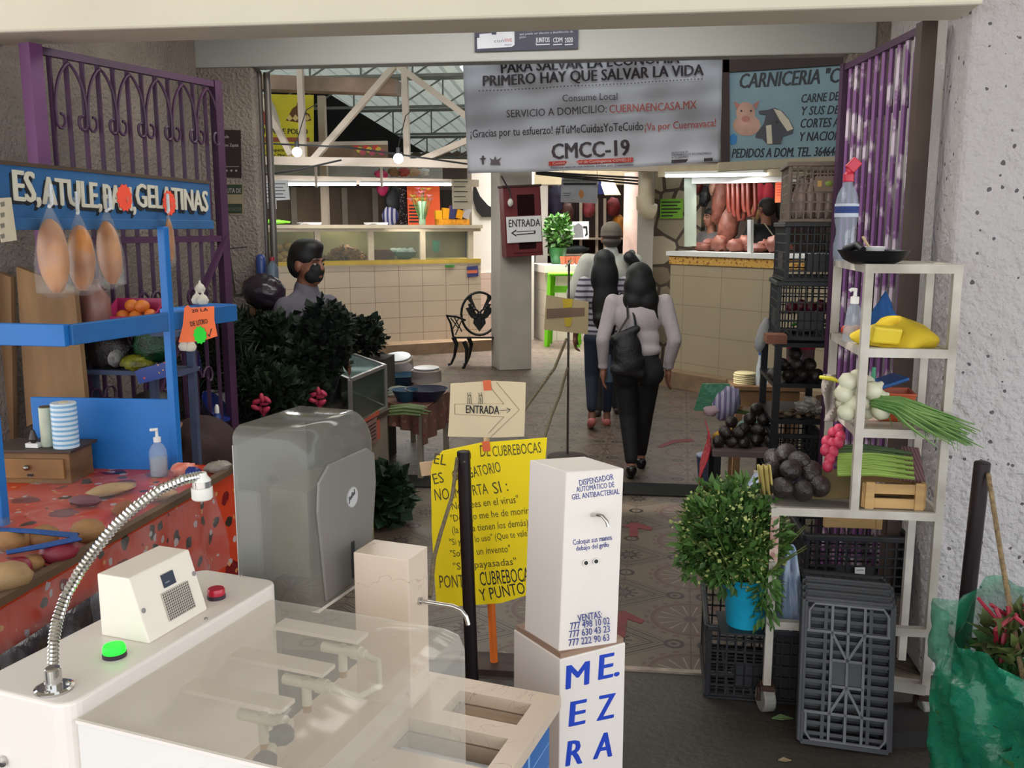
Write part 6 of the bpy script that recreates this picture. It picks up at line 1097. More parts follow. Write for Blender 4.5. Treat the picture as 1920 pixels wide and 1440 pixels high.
# three crates on the black stand
KX, KY = PY(1518, 500, 5.15).x, 5.2; zc = PY(1515, 622, 5.0).z - .04
crate('bottom black crate of the stack of three on the metal stand', (KX, KY, zc), R(-3), CRB, .34, .46, .3, 'crates stacked on the stand')
crate('middle black crate of the stack of three on the metal stand', (KX + .02, KY, zc + .302), R(-1), CRB, .34, .46, .3, 'crates stacked on the stand')
tc_ = crate('tan grey crate on top of the stack beside the butcher sign', (KX + .05, KY, zc + .604), R(-4), CRT, .38, .46, .3, 'crates stacked on the stand', solid_panel=False)
e = thing('crate_label', 'printed label with green limes on the topmost crate', 'label', (KX + .05, KY - .24, zc + .76)); m, W, H = frame(V((KX - .03, KY - .245, zc + .83)), V((KX + .13, KY - .25, zc + .83)), V((KX - .03, KY - .245, zc + .755)))
MB().box((W / 2, -H / 2, 0), (W, H, .004), m=m).build('label_sheet', M('label_brown', (120, 100, 84), .6), e); text('XX', e, m, W * .66, -H * .55, H * .6, WHITE, W * .3, .02, lift=.004); MB().ell(m @ V((W * .42, -H * .5, .003)), (.018, .004, .014), n=12, h=8).build('printed_lime', M('lime_print', (120, 140, 50), .5), e); MB().box((W * .14, -H * .5, .003), (.02, .03, .002), m=m).build('printed_mark', M('label_tan', (190, 150, 80), .6), e); MB().box((W * .81, -H * .75, .003), (.04, .006, .002), m=m).build('printed_bar', WHITE, e)
for k in range(12): center(one('bottle_in_crate', MB().lathe([(.02, 0), (.026, .02), (.026, .12), (.01, .17), (.01, .2)], 10, (KX - .09 + .045 * (k % 6) + .02, KY - .12 + .14 * (k // 6), zc + .625)), M('bottle_cloudy', (176, 150, 140), .3, var=.3, scale=12), 'cloudy empty bottle standing in the topmost tan crate', 'bottle', 'bottles in the tan crate', smooth=True))
for k in range(5): center(one('red_onion', MB().ell((KX - .1 + .05 * k, KY - .14, zc + .16 + .01 * (k % 2)), (.03, .03, .035), n=12, h=8), M('onion_red', (104, 30, 44), .4, var=.3, scale=10), 'dark red onion seen through the bottom crate', 'onion', 'red onions in the bottom crate', smooth=True))
for k in range(8):
    c = V((KX - .1 + .028 * k, KY - .17, zc + .07 + .01 * (k % 3))); center(one('green_chilli', MB().tube([c, c + V((.05, 0, .012)), c + V((.1, .0, .0))], [.008, .009, .002], 6), M('chilli_green', (56, 110, 44), .4, var=.2), 'green chilli lying low in the bottom crate', 'chilli', 'green chillies in the bottom crate', smooth=True))
e, m, W, H = sign('crate_tag', 'white card with a black cross on the bottom crate', V((KX + .06, KY - .26, zc + .2)), V((KX + .14, KY - .26, zc + .2)), V((KX + .06, KY - .26, zc + .1)), PAPER, t=.003, cat='tag', board='card')
for s in (-1, 1): MB().bar(m @ V((W * .3, -H * (.5 + s * .14), .002)), m @ V((W * .75, -H * (.5 - s * .14), .002)), .006, .003).build('cross_stroke', INK, e)
# black stand with avocado shelf
BLM = M('metal_black', (30, 30, 34), .4, .4, var=.2); sx0, sx1, sy0, sy1 = PY(1460, 640, 4.95).x, PY(1556, 640, 4.95).x, 4.95, 5.45
t = thing('metal_stand', 'black metal shelf stand under the stacked crates', 'shelf', ((sx0 + sx1) / 2, 5.2, 0)); zm, zl = PY(1490, 718, 4.95).z, PY(1490, 786, 4.95).z
for x in (sx0, sx1):
    for y in (sy0, sy1): MB().bar((x, y, 0), (x, y, zc), .035).build('leg', BLM, t)
for z in (zc - .012, zm, zl): MB().box(((sx0 + sx1) / 2, 5.2, z - .012), (sx1 - sx0 + .04, .54, .022)).build('shelf_board', BLM, t)
AVO = M('avocado_dark', (31, 26, 27), .38, var=.3, scale=14, bump=.4, bscale=90, rgb2=(54, 44, 40))
def avo(c, r, rot, lab, group): return center(one('avocado', MB().lathe([(0, -1.25 * r), (.55 * r, -1.1 * r), (.92 * r, -.6 * r), (1.0 * r, -.05 * r), (.86 * r, .5 * r), (.6 * r, .95 * r), (.36 * r, 1.3 * r), (0, 1.42 * r)], 16, (0, 0, 0), Matrix.Translation(c) @ Euler(rot).to_matrix().to_4x4()), AVO, lab, 'avocado', group, smooth=True))
rnd = random.Random(8)
def pile(cx, cy, z, rows, r, names, group):
    k = 0
    for lv, n in enumerate(rows):
        for i in range(n): avo(V((cx + (i - (n - 1) / 2) * r * 2.0, cy + .02 * lv + rnd.uniform(-.01, .01), z + r * (.95 + 1.5 * lv))), r, (rnd.uniform(1.2, 1.8), rnd.uniform(-.4, .4), rnd.uniform(-.6, .6)), names % (['bottom', 'second', 'third', 'top'][lv], ['first', 'second', 'third', 'fourth', 'fifth'][i]), group); k += 1
pile(PY(1492, 716, 4.98).x, 5.0, zm, (4, 3, 1), .036, '%s row avocado, %s from the left, in the pyramid on the black stand', 'avocados on the black stand')
p = V((sx1 - .1, 5.2, zm)); t = thing('plastic_jar', 'clear jar with red netting and black lid behind the avocado pyramid', 'jar', p); MB().lathe([(.07, 0), (.075, .02), (.075, .16), (.06, .18)], 18, p).build('jar_body', M('jar_pink', (150, 110, 116), .2, var=.3, scale=20), t, smooth=True); MB().lathe([(.077, .15), (.077, .18), (.07, .18)], 18, p).build('red_band', M('band_bright', (200, 40, 60), .5), t); MB().lathe([(.05, .18), (.062, .2), (.06, .25), (.0, .255)], 18, p).build('lid', BLM, t, smooth=True)
for k in range(16): p = V((sx0 + .02 + .018 * k, 4.98 + .05 * (k % 3), zl + .008 + .012 * (k % 2))); center(one('ginger_root', MB().ell(p, (.03, .014, .011), (0, 0, k * .8), 10, 6, .2), M('root_tan', (136, 112, 84), .8, var=.4, scale=14), 'pale dry root lying on the lower black shelf', 'root', 'dry roots on the black stand', smooth=True))
for k, (px, py, r_) in enumerate(((1522, 752, .03), (1508, 762, .045), (1535, 768, .03))): p = PY(px, py, 4.93); p.z = max(p.z, zl + r_ * .6); center(one('plastic_wrap', MB().ell(p, (r_ * 1.4, r_, r_ * .6), (0, .3, k), 16, 10, .25), film('wrap_clear', (200, 196, 188), .4, .1, .1, 20), ['upper', 'middle', 'right'][k] + ' crumpled clear plastic wrap on the lower black shelf', 'plastic', smooth=True))
crate('small black crate under the lower shelf of the metal stand', ((sx0 + sx1) / 2, 5.2, zl - .33), 0, CRB, .26, .4, .24)
# wooden stool with tortillas and bottle
SY = 6.0; q0, q1 = PY(1372, 722, SY), PY(1448, 722, SY); cx = (q0.x + q1.x) / 2 + .1; STW = M('stool_wood', (136, 100, 66), .7, var=.3, scale=4)
t = thing('wooden_stool', 'brown wooden stool standing behind the avocado table', 'stool', (cx, SY + .15, 0)); MB().box((cx, SY + .15, q0.z - .02), (.46, .3, .03)).build('seat', STW, t, bevel=.003); MB().box((cx, SY + .02, q0.z - .09), (.4, .02, .1)).build('apron', STW, t)
for sx in (-1, 1):
    for sy in (-1, 1): MB().bar((cx + sx * .17, SY + .15 + sy * .11, q0.z - .03), (cx + sx * .18, SY + .15 + sy * .12, 0), .045).build('leg', STW, t)
TORT = M('tortilla', (196, 184, 140), .8, var=.12, scale=9); tp = PY(1396, 720, SY + .08)
for k in range(6): center(one('tortilla', MB().lathe([(0, 0), (.068, 0), (.07, .006), (.066, .011), (0, .012)], 22, (tp.x + .004 * math.sin(k * 3), SY + .1, q0.z - .004 + k * .0125)), TORT, ['bottom', 'second', 'third', 'fourth', 'fifth', 'top'][k] + ' disc of the pale tortilla stack on the stool', 'tortilla', 'tortilla stack on the stool', smooth=True))
p = PY(1428, 718, SY + .05); p.z = q0.z - .004; t = thing('water_bottle', 'tall clear water bottle with dark blue label on the wooden stool', 'bottle', p); MB().lathe([(.036, 0), (.038, .01), (.038, .12), (.03, .15), (.026, .2), (.024, .25), (.013, .28), (.013, .29)], 18, p).build('bottle_body', film('bottle_clear', (214, 226, 236), .22, .06), t, smooth=True); MB().lathe([(.0265, .19), (.0265, .245), (.025, .245)], 18, p).build('label', M('label_navy', (30, 56, 110), .5), t); MB().lathe([(.014, .285), (.014, .305), (0, .305)], 12, p).build('cap', WHITE, t)
# avocado table by the passage
AY = 5.05; za = PY(1390, 846, AY).z; ax0, ax1 = PY(1336, 846, AY).x, PY(1455, 846, AY).x
t = thing('avocado_table', 'small dark table of dark avocados beside the passage', 'table', ((ax0 + ax1) / 2, AY + .2, 0)); MB().box(((ax0 + ax1) / 2, AY + .2, za - .015), (ax1 - ax0, .44, .03)).build('tabletop', M('table_grey', (104, 88, 84), .6, var=.2), t)
for x in (ax0 + .03, ax1 - .03):
    for y in (AY + .02, AY + .38): MB().bar((x, y, 0), (x, y, za - .03), .035).build('leg', BLM, t)
MB().bar((ax0 + .03, AY + .02, .3), (ax1 - .03, AY + .02, .3), .025).build('stretcher', BLM, t)
pile(PY(1374, 840, AY).x, AY + .08, za, (3, 2, 1), .034, '%s row avocado, %s from the left, in the small heap on the dark table', 'avocados at the left of the dark table')
pile(PY(1425, 840, AY).x, AY + .14, za, (3, 3, 2, 1), .036, '%s row avocado, %s from the left, in the tall heap on the dark table', 'avocados at the right of the dark table')
for k, (px, py) in enumerate(((1346, 808), (1390, 800), (1380, 792))): p = PY(px, py, AY + .2); p.z = za + .03 + .04 * (k == 2); center(one('squash_flower', MB().ell(p, (.03, .025, .03), n=10, h=8, wob=.2), M('squash_yellow', (206, 160, 50), .6), ['left', 'middle', 'right'][k] + ' yellow flower bud behind the small avocado heap', 'flower', 'yellow buds on the dark table', smooth=True))
for k in range(9): c = PY(1335 + k * 2, 768 + k, AY + .3); center(one('green_stalk', MB().tube([c, c + V((.1, .01, .01)), c + V((.22, .0, -.01))], [.006, .007, .003], 6), M('stem_dark', (70, 84, 40), .7), 'dark green stalk lying behind the avocado heaps', 'vegetable', 'green stalks behind the avocados', smooth=True))
tag(MB().grid(lambda a, b: V((ax0 - .02 - .05 * b * (1 - a) + .02 * math.sin(b * 9), AY + .02 + a * .3 + .015 * math.sin(a * 14 + b * 4), za + .1 - b * (.5 + .1 * (1 - a)))), 16, 12).build('red_cloth', floral('cloth_red', (176, 36, 52), [((206, 190, 190), 3, .16), ((120, 20, 30), 2, .24)], 9, .7), None, smooth=True, solid=.004), 'red patterned cloth hanging from the left end of the dark avocado table', 'cloth')
p = PZ(1326, 912, 0) + V((0, .1, 0)); t = thing('bucket', 'blue grey bucket on the floor under the red cloth', 'bucket', p); MB().lathe([(.055, 0), (.075, .2), (.07, .2), (.05, .01)], 20, p).build('bucket_body', M('bucket_blue', (72, 78, 104), .4), t, smooth=True); MB().lathe([(.075, .19), (.08, .2), (.075, .208)], 20, p).build('rim', M('bucket_rim', (150, 160, 190), .4), t)
p = PY(1335, 752, 5.35); t = thing('green_bag', 'green and lilac plastic bag hanging at the left of the avocado table', 'bag', p - V((0, 0, .1))); MB().add([p + V(v) for v in ((-.06, 0, .1), (.1, .02, .1), (.08, 0, -.06), (-.1, .02, -.06))], [(0, 1, 2, 3)]).build('green_sheet', M('bag_seagreen', (60, 120, 88), .4, bump=.4), t, solid=.012); MB().ell(p + V((.08, -.02, -.01)), (.07, .04, .1), (0, .4, 0), 14, 10, .15).build('lilac_cloth', stripes('lilac_cloth', (96, 90, 120), (150, 146, 166), .03, 0), t, smooth=True); MB().ell(p + V((.0, -.03, -.05)), (.05, .03, .03), n=12, h=8, wob=.25).build('knot', M('knot_pink', (176, 150, 156), .6), t, smooth=True)
p = PY(1404, 775, 5.4); p.z = za + .05; center(one('teal_sack', MB().ell((p.x, p.y, p.z), (.1, .06, .05), n=14, h=8, wob=.15), M('sack_teal', (96, 140, 130), .5), 'pale teal sack under the wooden stool', 'bag', smooth=True))
p = PY(1455, 606, 4.9); center(one('wood_block', MB().box((p.x, p.y, zc + .015), (.1, .12, .045)), M('block_orange', (150, 92, 66), .7, var=.3), 'reddish wooden block at the left edge of the stand top', 'wood'))
p = PY(1430, 628, 5.4); one('white_cloth', MB().ell(p, (.035, .025, .1), (0, .2, 0), 14, 10, .1), M('cloth_dim', (150, 150, 150), .8), 'white cloth hanging behind the stand post', 'cloth', smooth=True)
# ---- white wheeled rack
RW = M('rack_white', (206, 200, 188), .5, var=.25, scale=7, rgb2=(150, 140, 128)); YF, YB = 3.36, 3.66
xl = PZ(1438, 1345, 0).x; xr = 1.09; XU = PY(1617, 700, YF).x; XT = XU
zt, z2, z3, zb, zlow = [PY(1680, y, YF).z for y in (497, 655, 806, 958, 1182)]
t = thing('wheeled_rack', 'white painted steel rack on castors holding vegetables', 'rack', ((xl + xr) / 2, (YF + YB) / 2, 0))
sq = .028
for x, y, z0, z1 in ((xl, YF, .1, zb), (xr, YF, .1, zt), (XU, YF, zb, zt), (XU, YB + .2, zb, zt), (xr, YB, .1, zt), (xl, YB + .2, .1, zb)): MB().bar((x, y, z0), (x, y, z1), sq).build('leg' if z0 < .2 else 'upright', RW, t)
for z in (zt, z2, z3):
    mb = MB().bar((XU - .015, YF, z - .012), (xr + .015, YF, z - .012), sq + .003).bar((XU, YF, z - .012), (XU, YB + .2, z - .012), sq).bar((XU, YB + .2, z - .012), (xr, YB, z - .012), sq).bar((xr, YF, z - .012), (xr, YB, z - .012), sq)
    mb.build('shelf_frame', RW, t); MB().add([V(v) for v in ((XU, YF, z - .004), (xr, YF, z - .004), (xr, YB, z - .004), (XU, YB + .2, z - .004))], [(0, 1, 2, 3)]).build('shelf_board', M('shelf_wire', (190, 184, 170), .5), t, solid=.006)
mb = MB().bar((xl, YF, zb - .014), (xr, YF, zb - .014), .03).bar((xl, YF, zb - .014), (xl, YB + .2, zb - .014), .03).bar((xr, YF, zb - .014), (xr, YB, zb - .014), .03); mb.build('deck_frame', RW, t)
MB().add([V(v) for v in ((xl, YF, zb - .002), (xr, YF, zb - .002), (xr, YB, zb - .002), (xl, YB + .2, zb - .002))], [(0, 1, 2, 3)]).build('deck_board', M('deck_grey', (150, 140, 128), .7, var=.3), t, solid=.008)
MB().bar((xl, YF, zlow), (xr, YF, zlow), .03).build('crossbar', RW, t); MB().bar((xr - .2, YF + .02, .14), (xr, YF, .13), .04).build('foot_bar', RW, t)
MB().box((xl, YF - .016, zb - .12), (.03, .004, .17)).build('label_strip', M('strip_rust', (186, 110, 96), .6, var=.4, scale=40, rgb2=(220, 200, 190)), t)
for x, y in ((xl, YF), (xr, YF)):
    w_ = MB().tube([V((x - .022, y + .0, .05)), V((x + .022, y + .012, .05))], .05, 20).build('castor_wheel', M('wheel_grey', (150, 146, 138), .5, var=.2, scale=9), t, bevel=.006); MB().box((x, y, .1), (.05, .05, .02)).bar((x - .03, y, .1), (x - .03, y, .05), .006, .03).bar((x + .03, y, .1), (x + .03, y, .05), .006, .03).build('fork', M('rust', (92, 62, 46), .8, .3, var=.4, scale=9), w_); MB().tube([V((x - .034, y, .05)), V((x + .034, y, .05))], .01, 8).build('axle', M('rust', (0, 0, 0)), w_)
# on the top shelf
p = PY(1582, 487, 3.72); p.z = zt; t = thing('water_bottle', 'large clear bottle with a pink red cap on top of the rack', 'bottle', p); MB().lathe([(.034, 0), (.04, .01), (.042, .06), (.034, .1), (.034, .12), (.042, .15), (.043, .21), (.036, .25), (.018, .285), (.017, .3)], 20, p).build('bottle_body', film('bottle_clear', (0, 0, 0), .2), t, smooth=True); MB().lathe([(.0435, .165), (.0438, .215), (.042, .215)], 20, p).build('label', stripes('bottle_label', (40, 60, 120), (190, 196, 210), .05, 2, .5), t); MB().lathe([(.02, .295), (.02, .325), (.012, .33), (.012, .345)], 14, p).bar(p + V((0, 0, .34)), p + V((.03, 0, .375)), .03, .04).build('cap', M('cap_pink', (214, 50, 76), .4), t, smooth=False, bevel=.004)
p = PY(1637, 484, 3.46); p.z = zt; t = thing('frying_pan', 'black frying pan lying on top of the rack', 'pan', p); MB().lathe([(.07, 0), (.1, .015), (.122, .048), (.118, .048), (.096, .018), (.068, .005)], 26, p).build('pan_body', BLM, t, smooth=True); MB().tube([p + V((-.09, .03, .05)), p + V((-.06, -.02, .066)), p + V((-.05, -.06, .05))], [.014, .014, .012], 8).build('handle', BLACK, t, smooth=True)
p = p + V((.0, .02, .02)); t = thing('small_bowl', 'small white bowl with a spoon resting in the black pan', 'bowl', p); MB().lathe([(.03, 0), (.045, .04), (.042, .04), (.028, .005)], 18, p).build('bowl_body', WHITE, t, smooth=True); MB().tube([p + V((0, 0, .02)), p + V((-.035, 0, .075))], .005, 6).build('spoon', M('spoon_wood', (206, 180, 140), .7), t)
# second shelf
p = PY(1598, 640, 3.58); p.z = z2; t = thing('gel_bottle', 'tall clear pump bottle on the second shelf of the rack', 'bottle', p); MB().lathe([(.036, 0), (.038, .01), (.026, .12), (.014, .14), (.014, .148)], 18, p).build('bottle_body', film('bottle_clear', (0, 0, 0), .2), t, smooth=True); MB().lathe([(.016, .14), (.016, .165), (.007, .168), (.007, .188), (0, .188)], 12, p).tube([p + V((.006, 0, .19)), p + V((-.012, 0, .192)), p + V((-.02, 0, .186))], .007, 8).build('pump', WHITE, t, smooth=True)
YEL = M('cloth_yellow', (222, 190, 40), .8, var=.2, scale=6, bump=.4, bscale=12); YW = PY(1690, 640, 3.45)
def lump(cx, cy, z, rx, ry, rz_, seed, fold=.25):
    rnd_ = random.Random(seed); ph = [rnd_.uniform(0, 6) for _ in range(4)]
    def f(a, b):
        th = a * 6.2832; ph_ = b * 1.5708; r = math.cos(ph_); k = 1 + fold * math.sin(th * 3 + ph[0]) * math.sin(b * 5 + ph[1]) * .5 + .08 * math.sin(th * 9 + ph[2] + b * 7)
        return V((cx + rx * r * math.cos(th) * k, cy + ry * r * math.sin(th) * k, z + rz_ * math.sin(ph_) * (1 + .2 * math.sin(th * 2 + ph[3]))))
    return MB().grid(f, 44, 14)
tag(lump(YW.x, 3.5, z2 + .002, .13, .12, .085, 3, .7).build('yellow_cloth', YEL, None, smooth=True), 'crumpled yellow cloth on the second shelf of the rack', 'cloth'); tag(MB().box((PY(1662, 630, 3.4).x, 3.41, z2 + .045), (.1, .04, .06), (.2, .1, .1)).build('yellow_box', M('box_yellow', (232, 204, 50), .5), None, bevel=.008), 'folded bright yellow packet in front of the yellow cloth', 'packet')
tag(lump(PY(1655, 590, 3.68).x, 3.66, z2 + .002, .06, .06, .15, 5).build('blue_cloth', M('cloth_royal', (30, 90, 160), .8, var=.15), None, smooth=True), 'blue bundle behind the yellow cloth on the rack', 'cloth')
for k in range(6): p = V((XU + .03 + .035 * (k % 3), YB + .12 - .05 * (k // 3), z2 + .022)); center(one('small_tomato', MB().ell(p, (.022, .022, .02), n=12, h=8), M('tomato_%d' % (k % 2), ((206, 70, 40), (226, 130, 50))[k % 2], .35), ['red', 'orange'][k % 2] + ' small tomato at the back left corner of the second shelf', 'tomato', ['red', 'orange'][k % 2] + ' tomatoes on the rack', smooth=True))
# third shelf: onions, basin
ONI = M('onion_white', (222, 218, 196), .4, var=.1, scale=12, rgb2=(196, 196, 160)); rnd = random.Random(12); OC = PY(1612, 742, 3.42)
on = [(-22, -26), (-4, -36), (14, -24), (-30, -4), (-14, -10), (4, -8), (24, -10), (36, 2), (-30, 14), (-12, 14), (8, 12), (30, 18), (-24, 30), (-6, 32), (14, 30), (40, 28)]
for k, (dx_, dy_) in enumerate(on):
    p = PY(1612 + dx_, 742 + dy_, 3.4 + .03 * (k % 3)); r = .03 if k % 3 else .036; p.z = max(p.z, z3 + r * .75)
    e = thing('white_onion', 'white bulb %s in the onion bunch on the rack' % ['at the upper left', 'at the very top', 'at the upper right', 'at the left side', 'left of centre', 'at the centre', 'right of centre', 'at the right side nearest the stalks', 'low at the left side', 'below centre left', 'below centre', 'low right beside the stalks', 'at the lowest left', 'at the bottom middle left', 'at the bottom middle right', 'at the lowest right'][k], 'onion', p, group='onion bulbs in the bunch on the rack'); MB().lathe([(0, -.9 * r), (.6 * r, -.75 * r), (1.0 * r, -.1 * r), (.8 * r, .5 * r), (.35 * r, .95 * r), (.2 * r, 1.3 * r)], 16, (0, 0, 0), Matrix.Translation(p) @ Euler((rnd.uniform(-.5, .5), rnd.uniform(.6, 1.4), 0)).to_matrix().to_4x4()).build('bulb', ONI, e, smooth=True)
GRN = M('onion_green', (60, 110, 48), .5, var=.35, scale=9, rgb2=(130, 160, 90))
s0, s1, s2 = PY(1640, 752, 3.4), PY(1735, 780, 3.3), PY(1822, 822, 3.26)
mb = MB()
for k in range(70):
    o = V((rnd.uniform(-1, 1), rnd.uniform(-1, 1), rnd.uniform(-1, 1))) * .02; l = rnd.uniform(.72, 1.03); e_ = s0 + (s2 - s0) * l + o * 2.2 + V((0, 0, rnd.uniform(-.02, .02)))
    mb.tube([s0 + o * .7, s0.lerp(s1, .5) + o * 1.2 + V((0, 0, .01)), s0.lerp(s2, .55 * l) + o * 1.7 + V((0, 0, .008)), e_], [.005, .006, .005, .0015], 5)
for k in range(14): q = s0.lerp(s2, rnd.uniform(.1, .9)); mb.tube([q, q + V((rnd.uniform(-.01, .03), -.01, -rnd.uniform(.04, .09)))], [.003, .001], 4)
e = one('onion_stalks', mb, GRN, 'long green stalks of the onion bunch reaching past the rack to the right', 'vegetable', smooth=True); e['kind'] = 'stuff'
p = PY(1672, 740, 3.56); p.z = z3; t = thing('orange_basin', 'orange plastic basin on the third shelf of the rack', 'basin', p); MB().lathe([(.07, 0), (.085, .02), (.1, .1), (.104, .1), (.104, .108), (.095, .106), (.08, .02), (.066, .006)], 4, p, Matrix.Translation(p) @ Matrix.Rotation(R(40), 4, 'Z') @ Matrix.Translation(-p)).build('basin_body', M('basin_orange', (206, 96, 58), .45), t, bevel=.02)
p = p + V((-.03, -.0, .112)); center(one('blue_lid', MB().box((0, 0, 0), (.14, .12, .014), (0, R(-18), .2), m=Matrix.Translation(p + V((0, 0, .025)))), M('lid_blue', (24, 84, 150), .4), 'blue flat lid tilted on the orange basin', 'tray', bevel=.005)); p2 = PY(1638, 700, 3.46); center(one('green_peg', MB().box(p2, (.012, .01, .045)), M('peg_green', (40, 140, 100), .4), 'small green peg clipped at the left rim of the orange basin', 'peg'))  # the flat blue piece is a loose plastic lid
p = PY(1722, 735, 3.55); center(one('wood_piece', MB().box((p.x, p.y, z3 + .012), (.09, .1, .02), (0, 0, .4)), WOOD, 'brown wooden piece at the right of the third shelf', 'wood'))
tag(MB().grid(lambda a, b: PY(1545 + 22 * a - 4 * math.sin(b * 6), 702 + 88 * b, 3.5 + .02 * math.sin(a * 7 + b * 9)), 8, 14).build('white_rag', M('rag_white', (176, 164, 154), .85, var=.15, scale=9), None, smooth=True, solid=.006), 'off white knotted rag hung on the left rear upright of the rack', 'cloth')
c0, c1 = PY(1538, 707, 3.5), PY(1584, 720, 3.42); one('yellow_chilli', MB().tube([c0, c0.lerp(c1, .5) + V((0, 0, .006)), c1], [.007, .009, .002], 8), M('chilli_yellow', (206, 196, 40), .4), 'single yellow chilli lying across the white rag', 'chilli', smooth=True)
# deck: avocados, stalks, radishes, wooden box
for k, (px, py, yy) in enumerate(((1468, 915, 3.4), (1505, 920, 3.38), (1536, 912, 3.4), (1448, 885, 3.5), (1482, 882, 3.44), (1452, 862, 3.58), (1474, 852, 3.56), (1498, 866, 3.5), (1520, 885, 3.46))):
    p = PY(px, py, yy); p.z = max(p.z, zb + .038); avo(p, .041, (rnd.uniform(1.2, 1.9), rnd.uniform(-.3, .3), rnd.uniform(-.5, .5)), ['front left', 'front middle', 'front right', 'middle left', 'big brown grey middle', 'rear left', 'topmost rear', 'rear right', 'middle right'][k] + ' avocado of the heap at the left of the rack deck', 'avocados on the rack deck')
LGR = M('stalk_light', (150, 180, 80), .5, var=.25, scale=9)
for k in range(18):
    c = PY(1570, 838 + 3.0 * k, 3.52 - .008 * k); L = .2 + .03 * (k % 3); c.z = max(c.z, zb + .012); center(one('green_stalk', MB().tube([c, c + V((L * .5, -.0, .006)), c + V((L, -.02, 0))], [.008, .008, .007], 6), LGR if k > 4 else M('stalk_dark', (70, 90, 50), .6), 'light green stalk in the cut bundle beside the avocados on the rack deck' if k > 4 else 'dark leafy stalk at the back of the bundle on the rack deck', 'vegetable', 'light stalks on the rack deck' if k > 4 else 'dark stalks on the rack deck', smooth=True))
for k, (px, py) in enumerate(((1562, 812), (1572, 806), (1576, 818), (1550, 828), (1560, 832), (1572, 830), (1548, 844), (1562, 848), (1556, 862), (1552, 874))): p = PY(px, py, 3.56 - .012 * k); center(one('radish', MB().ell(p, (.02, .02, .024), n=12, h=8), RAD, ['topmost left', 'topmost middle', 'topmost right', 'upper left', 'upper middle', 'upper right', 'middle left', 'middle right', 'lower', 'lowest'][k] + ' pink radish of the bunch left of the stalks on the rack', 'radish', 'radishes on the rack', smooth=True))
q = [PY(1668, 895, 3.42), PY(1735, 905, 3.42), PY(1722, 842, 3.62), PY(1690, 838, 3.62)]; tag(MB().add(q, [(0, 1, 2, 3)]).build('mesh_mat', stripes('mat_maroon', (84, 50, 54), (126, 92, 90), .012, 0, .4, .5), None, solid=.012), 'maroon woven mat lying over the wooden box', 'mat')
BXW = M('box_pine', (206, 164, 106), .7, var=.2, scale=6, stretch=(1, 1, 5)); b0, b1 = PY(1617, 955, 3.38), PY(1732, 955, 3.38); bw = b1.x - b0.x; t = thing('wooden_box', 'small slatted wooden box at the right of the rack deck', 'box', ((b0.x + b1.x) / 2, 3.46, zb)); bc = V(((b0.x + b1.x) / 2, 3.46, zb))
for y in (-.08, .08):
    for z in (.022, .075): MB().box(bc + V((0, y, z)), (bw, .01, .036)).build('slat', BXW, t)
    for x in (-1, 1): MB().box(bc + V((x * (bw / 2 - .02), y - .006, .05)), (.03, .012, .1)).build('corner_post', BXW, t)
for x in (-1, 1): MB().box(bc + V((x * bw / 2, 0, .05)), (.01, .16, .09)).build('end_panel', BXW, t)
tag(lump(PY(1470, 845, 3.62).x, 3.62, zb + .002, .13, .07, .07, 8, .4).build('blue_bag', M('bag_blue', (60, 90, 160), .35, var=.4, scale=7, rgb2=(170, 176, 190)), None, smooth=True), 'blue and clear plastic bag behind the avocados on the deck', 'bag'); tag(lump(PY(1520, 868, 3.6).x, 3.62, zb + .002, .08, .06, .08, 9, .4).build('brown_bag', M('bag_grey', (90, 74, 76), .3, var=.4, scale=9), None, smooth=True), 'grey brown plastic bag between the avocados and the radishes', 'bag')
tag(MB().grid(lambda a, b: PY(1420 + 24 * a + 6 * b, 872 + 55 * b, 3.46 - .06 * a) + V((0, .015 * math.sin(a * 16), 0)), 14, 6).build('yellow_cloth', M('cloth_cream', (206, 184, 110), .8, var=.15, scale=9), None, smooth=True, solid=.004), 'cream yellow cloth hanging over the left edge of the rack deck', 'cloth'); tag(MB().add([PY(1520, 935, 3.4), PY(1600, 935, 3.4), PY(1600, 880, 3.5), PY(1530, 880, 3.5)], [(0, 1, 2, 3)]).build('brown_paper', M('paper_brown', (124, 104, 66), .8, var=.2), None, solid=.004), 'brown paper under the avocados and stalks', 'paper')
# plant in turquoise pot on a crate
c0 = PZ(1415, 1322, 0); pc = V((PY(1418, 1250, 3.42).x, 3.66, 0)); crate('black crate on the floor carrying the turquoise plant pot', pc, R(-2), CRB, .36, .46, .3)
p = V((PY(1397, 1178, 3.44).x, 3.45, .3)); t = thing('potted_herb', 'bushy flowering green herb in a turquoise bucket on the black crate', 'plant', p)
MB().box(p + V((0, 0, .004)), (.2, .2, .008)).build('board', CRB, t); MB().lathe([(.07, .008), (.078, .09), (.082, .1), (.097, .2), (.1, .205), (.094, .205), (.076, .1), (.066, .02)], 26, p).build('pot', M('pot_turquoise', (24, 160, 196), .4), t, smooth=True)
GRP = M('plant_green', (86, 126, 48), .6, var=.45, scale=9, rgb2=(44, 74, 30)); f = foliage(p + V((-.06, 0, .355)), (.19, .17, .2), 3000, .045, .02, .3, .15, 31); foliage(p + V((-.06, -.04, .3)), (.16, .1, .1), 600, .04, .018, -.3, .2, 32, f); foliage(p + V((.06, -.1, .17)), (.045, .03, .13), 220, .04, .018, -.8, .1, 33, f); foliage(p + V((-.2, -.05, .3)), (.06, .05, .12), 160, .04, .018, -.3, .1, 35, f); f.build('foliage', GRP, t)
foliage(p + V((-.07, -.02, .36)), (.2, .18, .205), 800, .016, .014, .4, .75, 34).build('blossoms', M('flower_pale', (176, 184, 110), .7), t)['kind'] = 'stuff'; blades(p + V((-.02, 0, .15)), 50, .38, 2, .8, .15, 7, .06).build('stems', M('stem_olive', (96, 110, 50), .7), t)
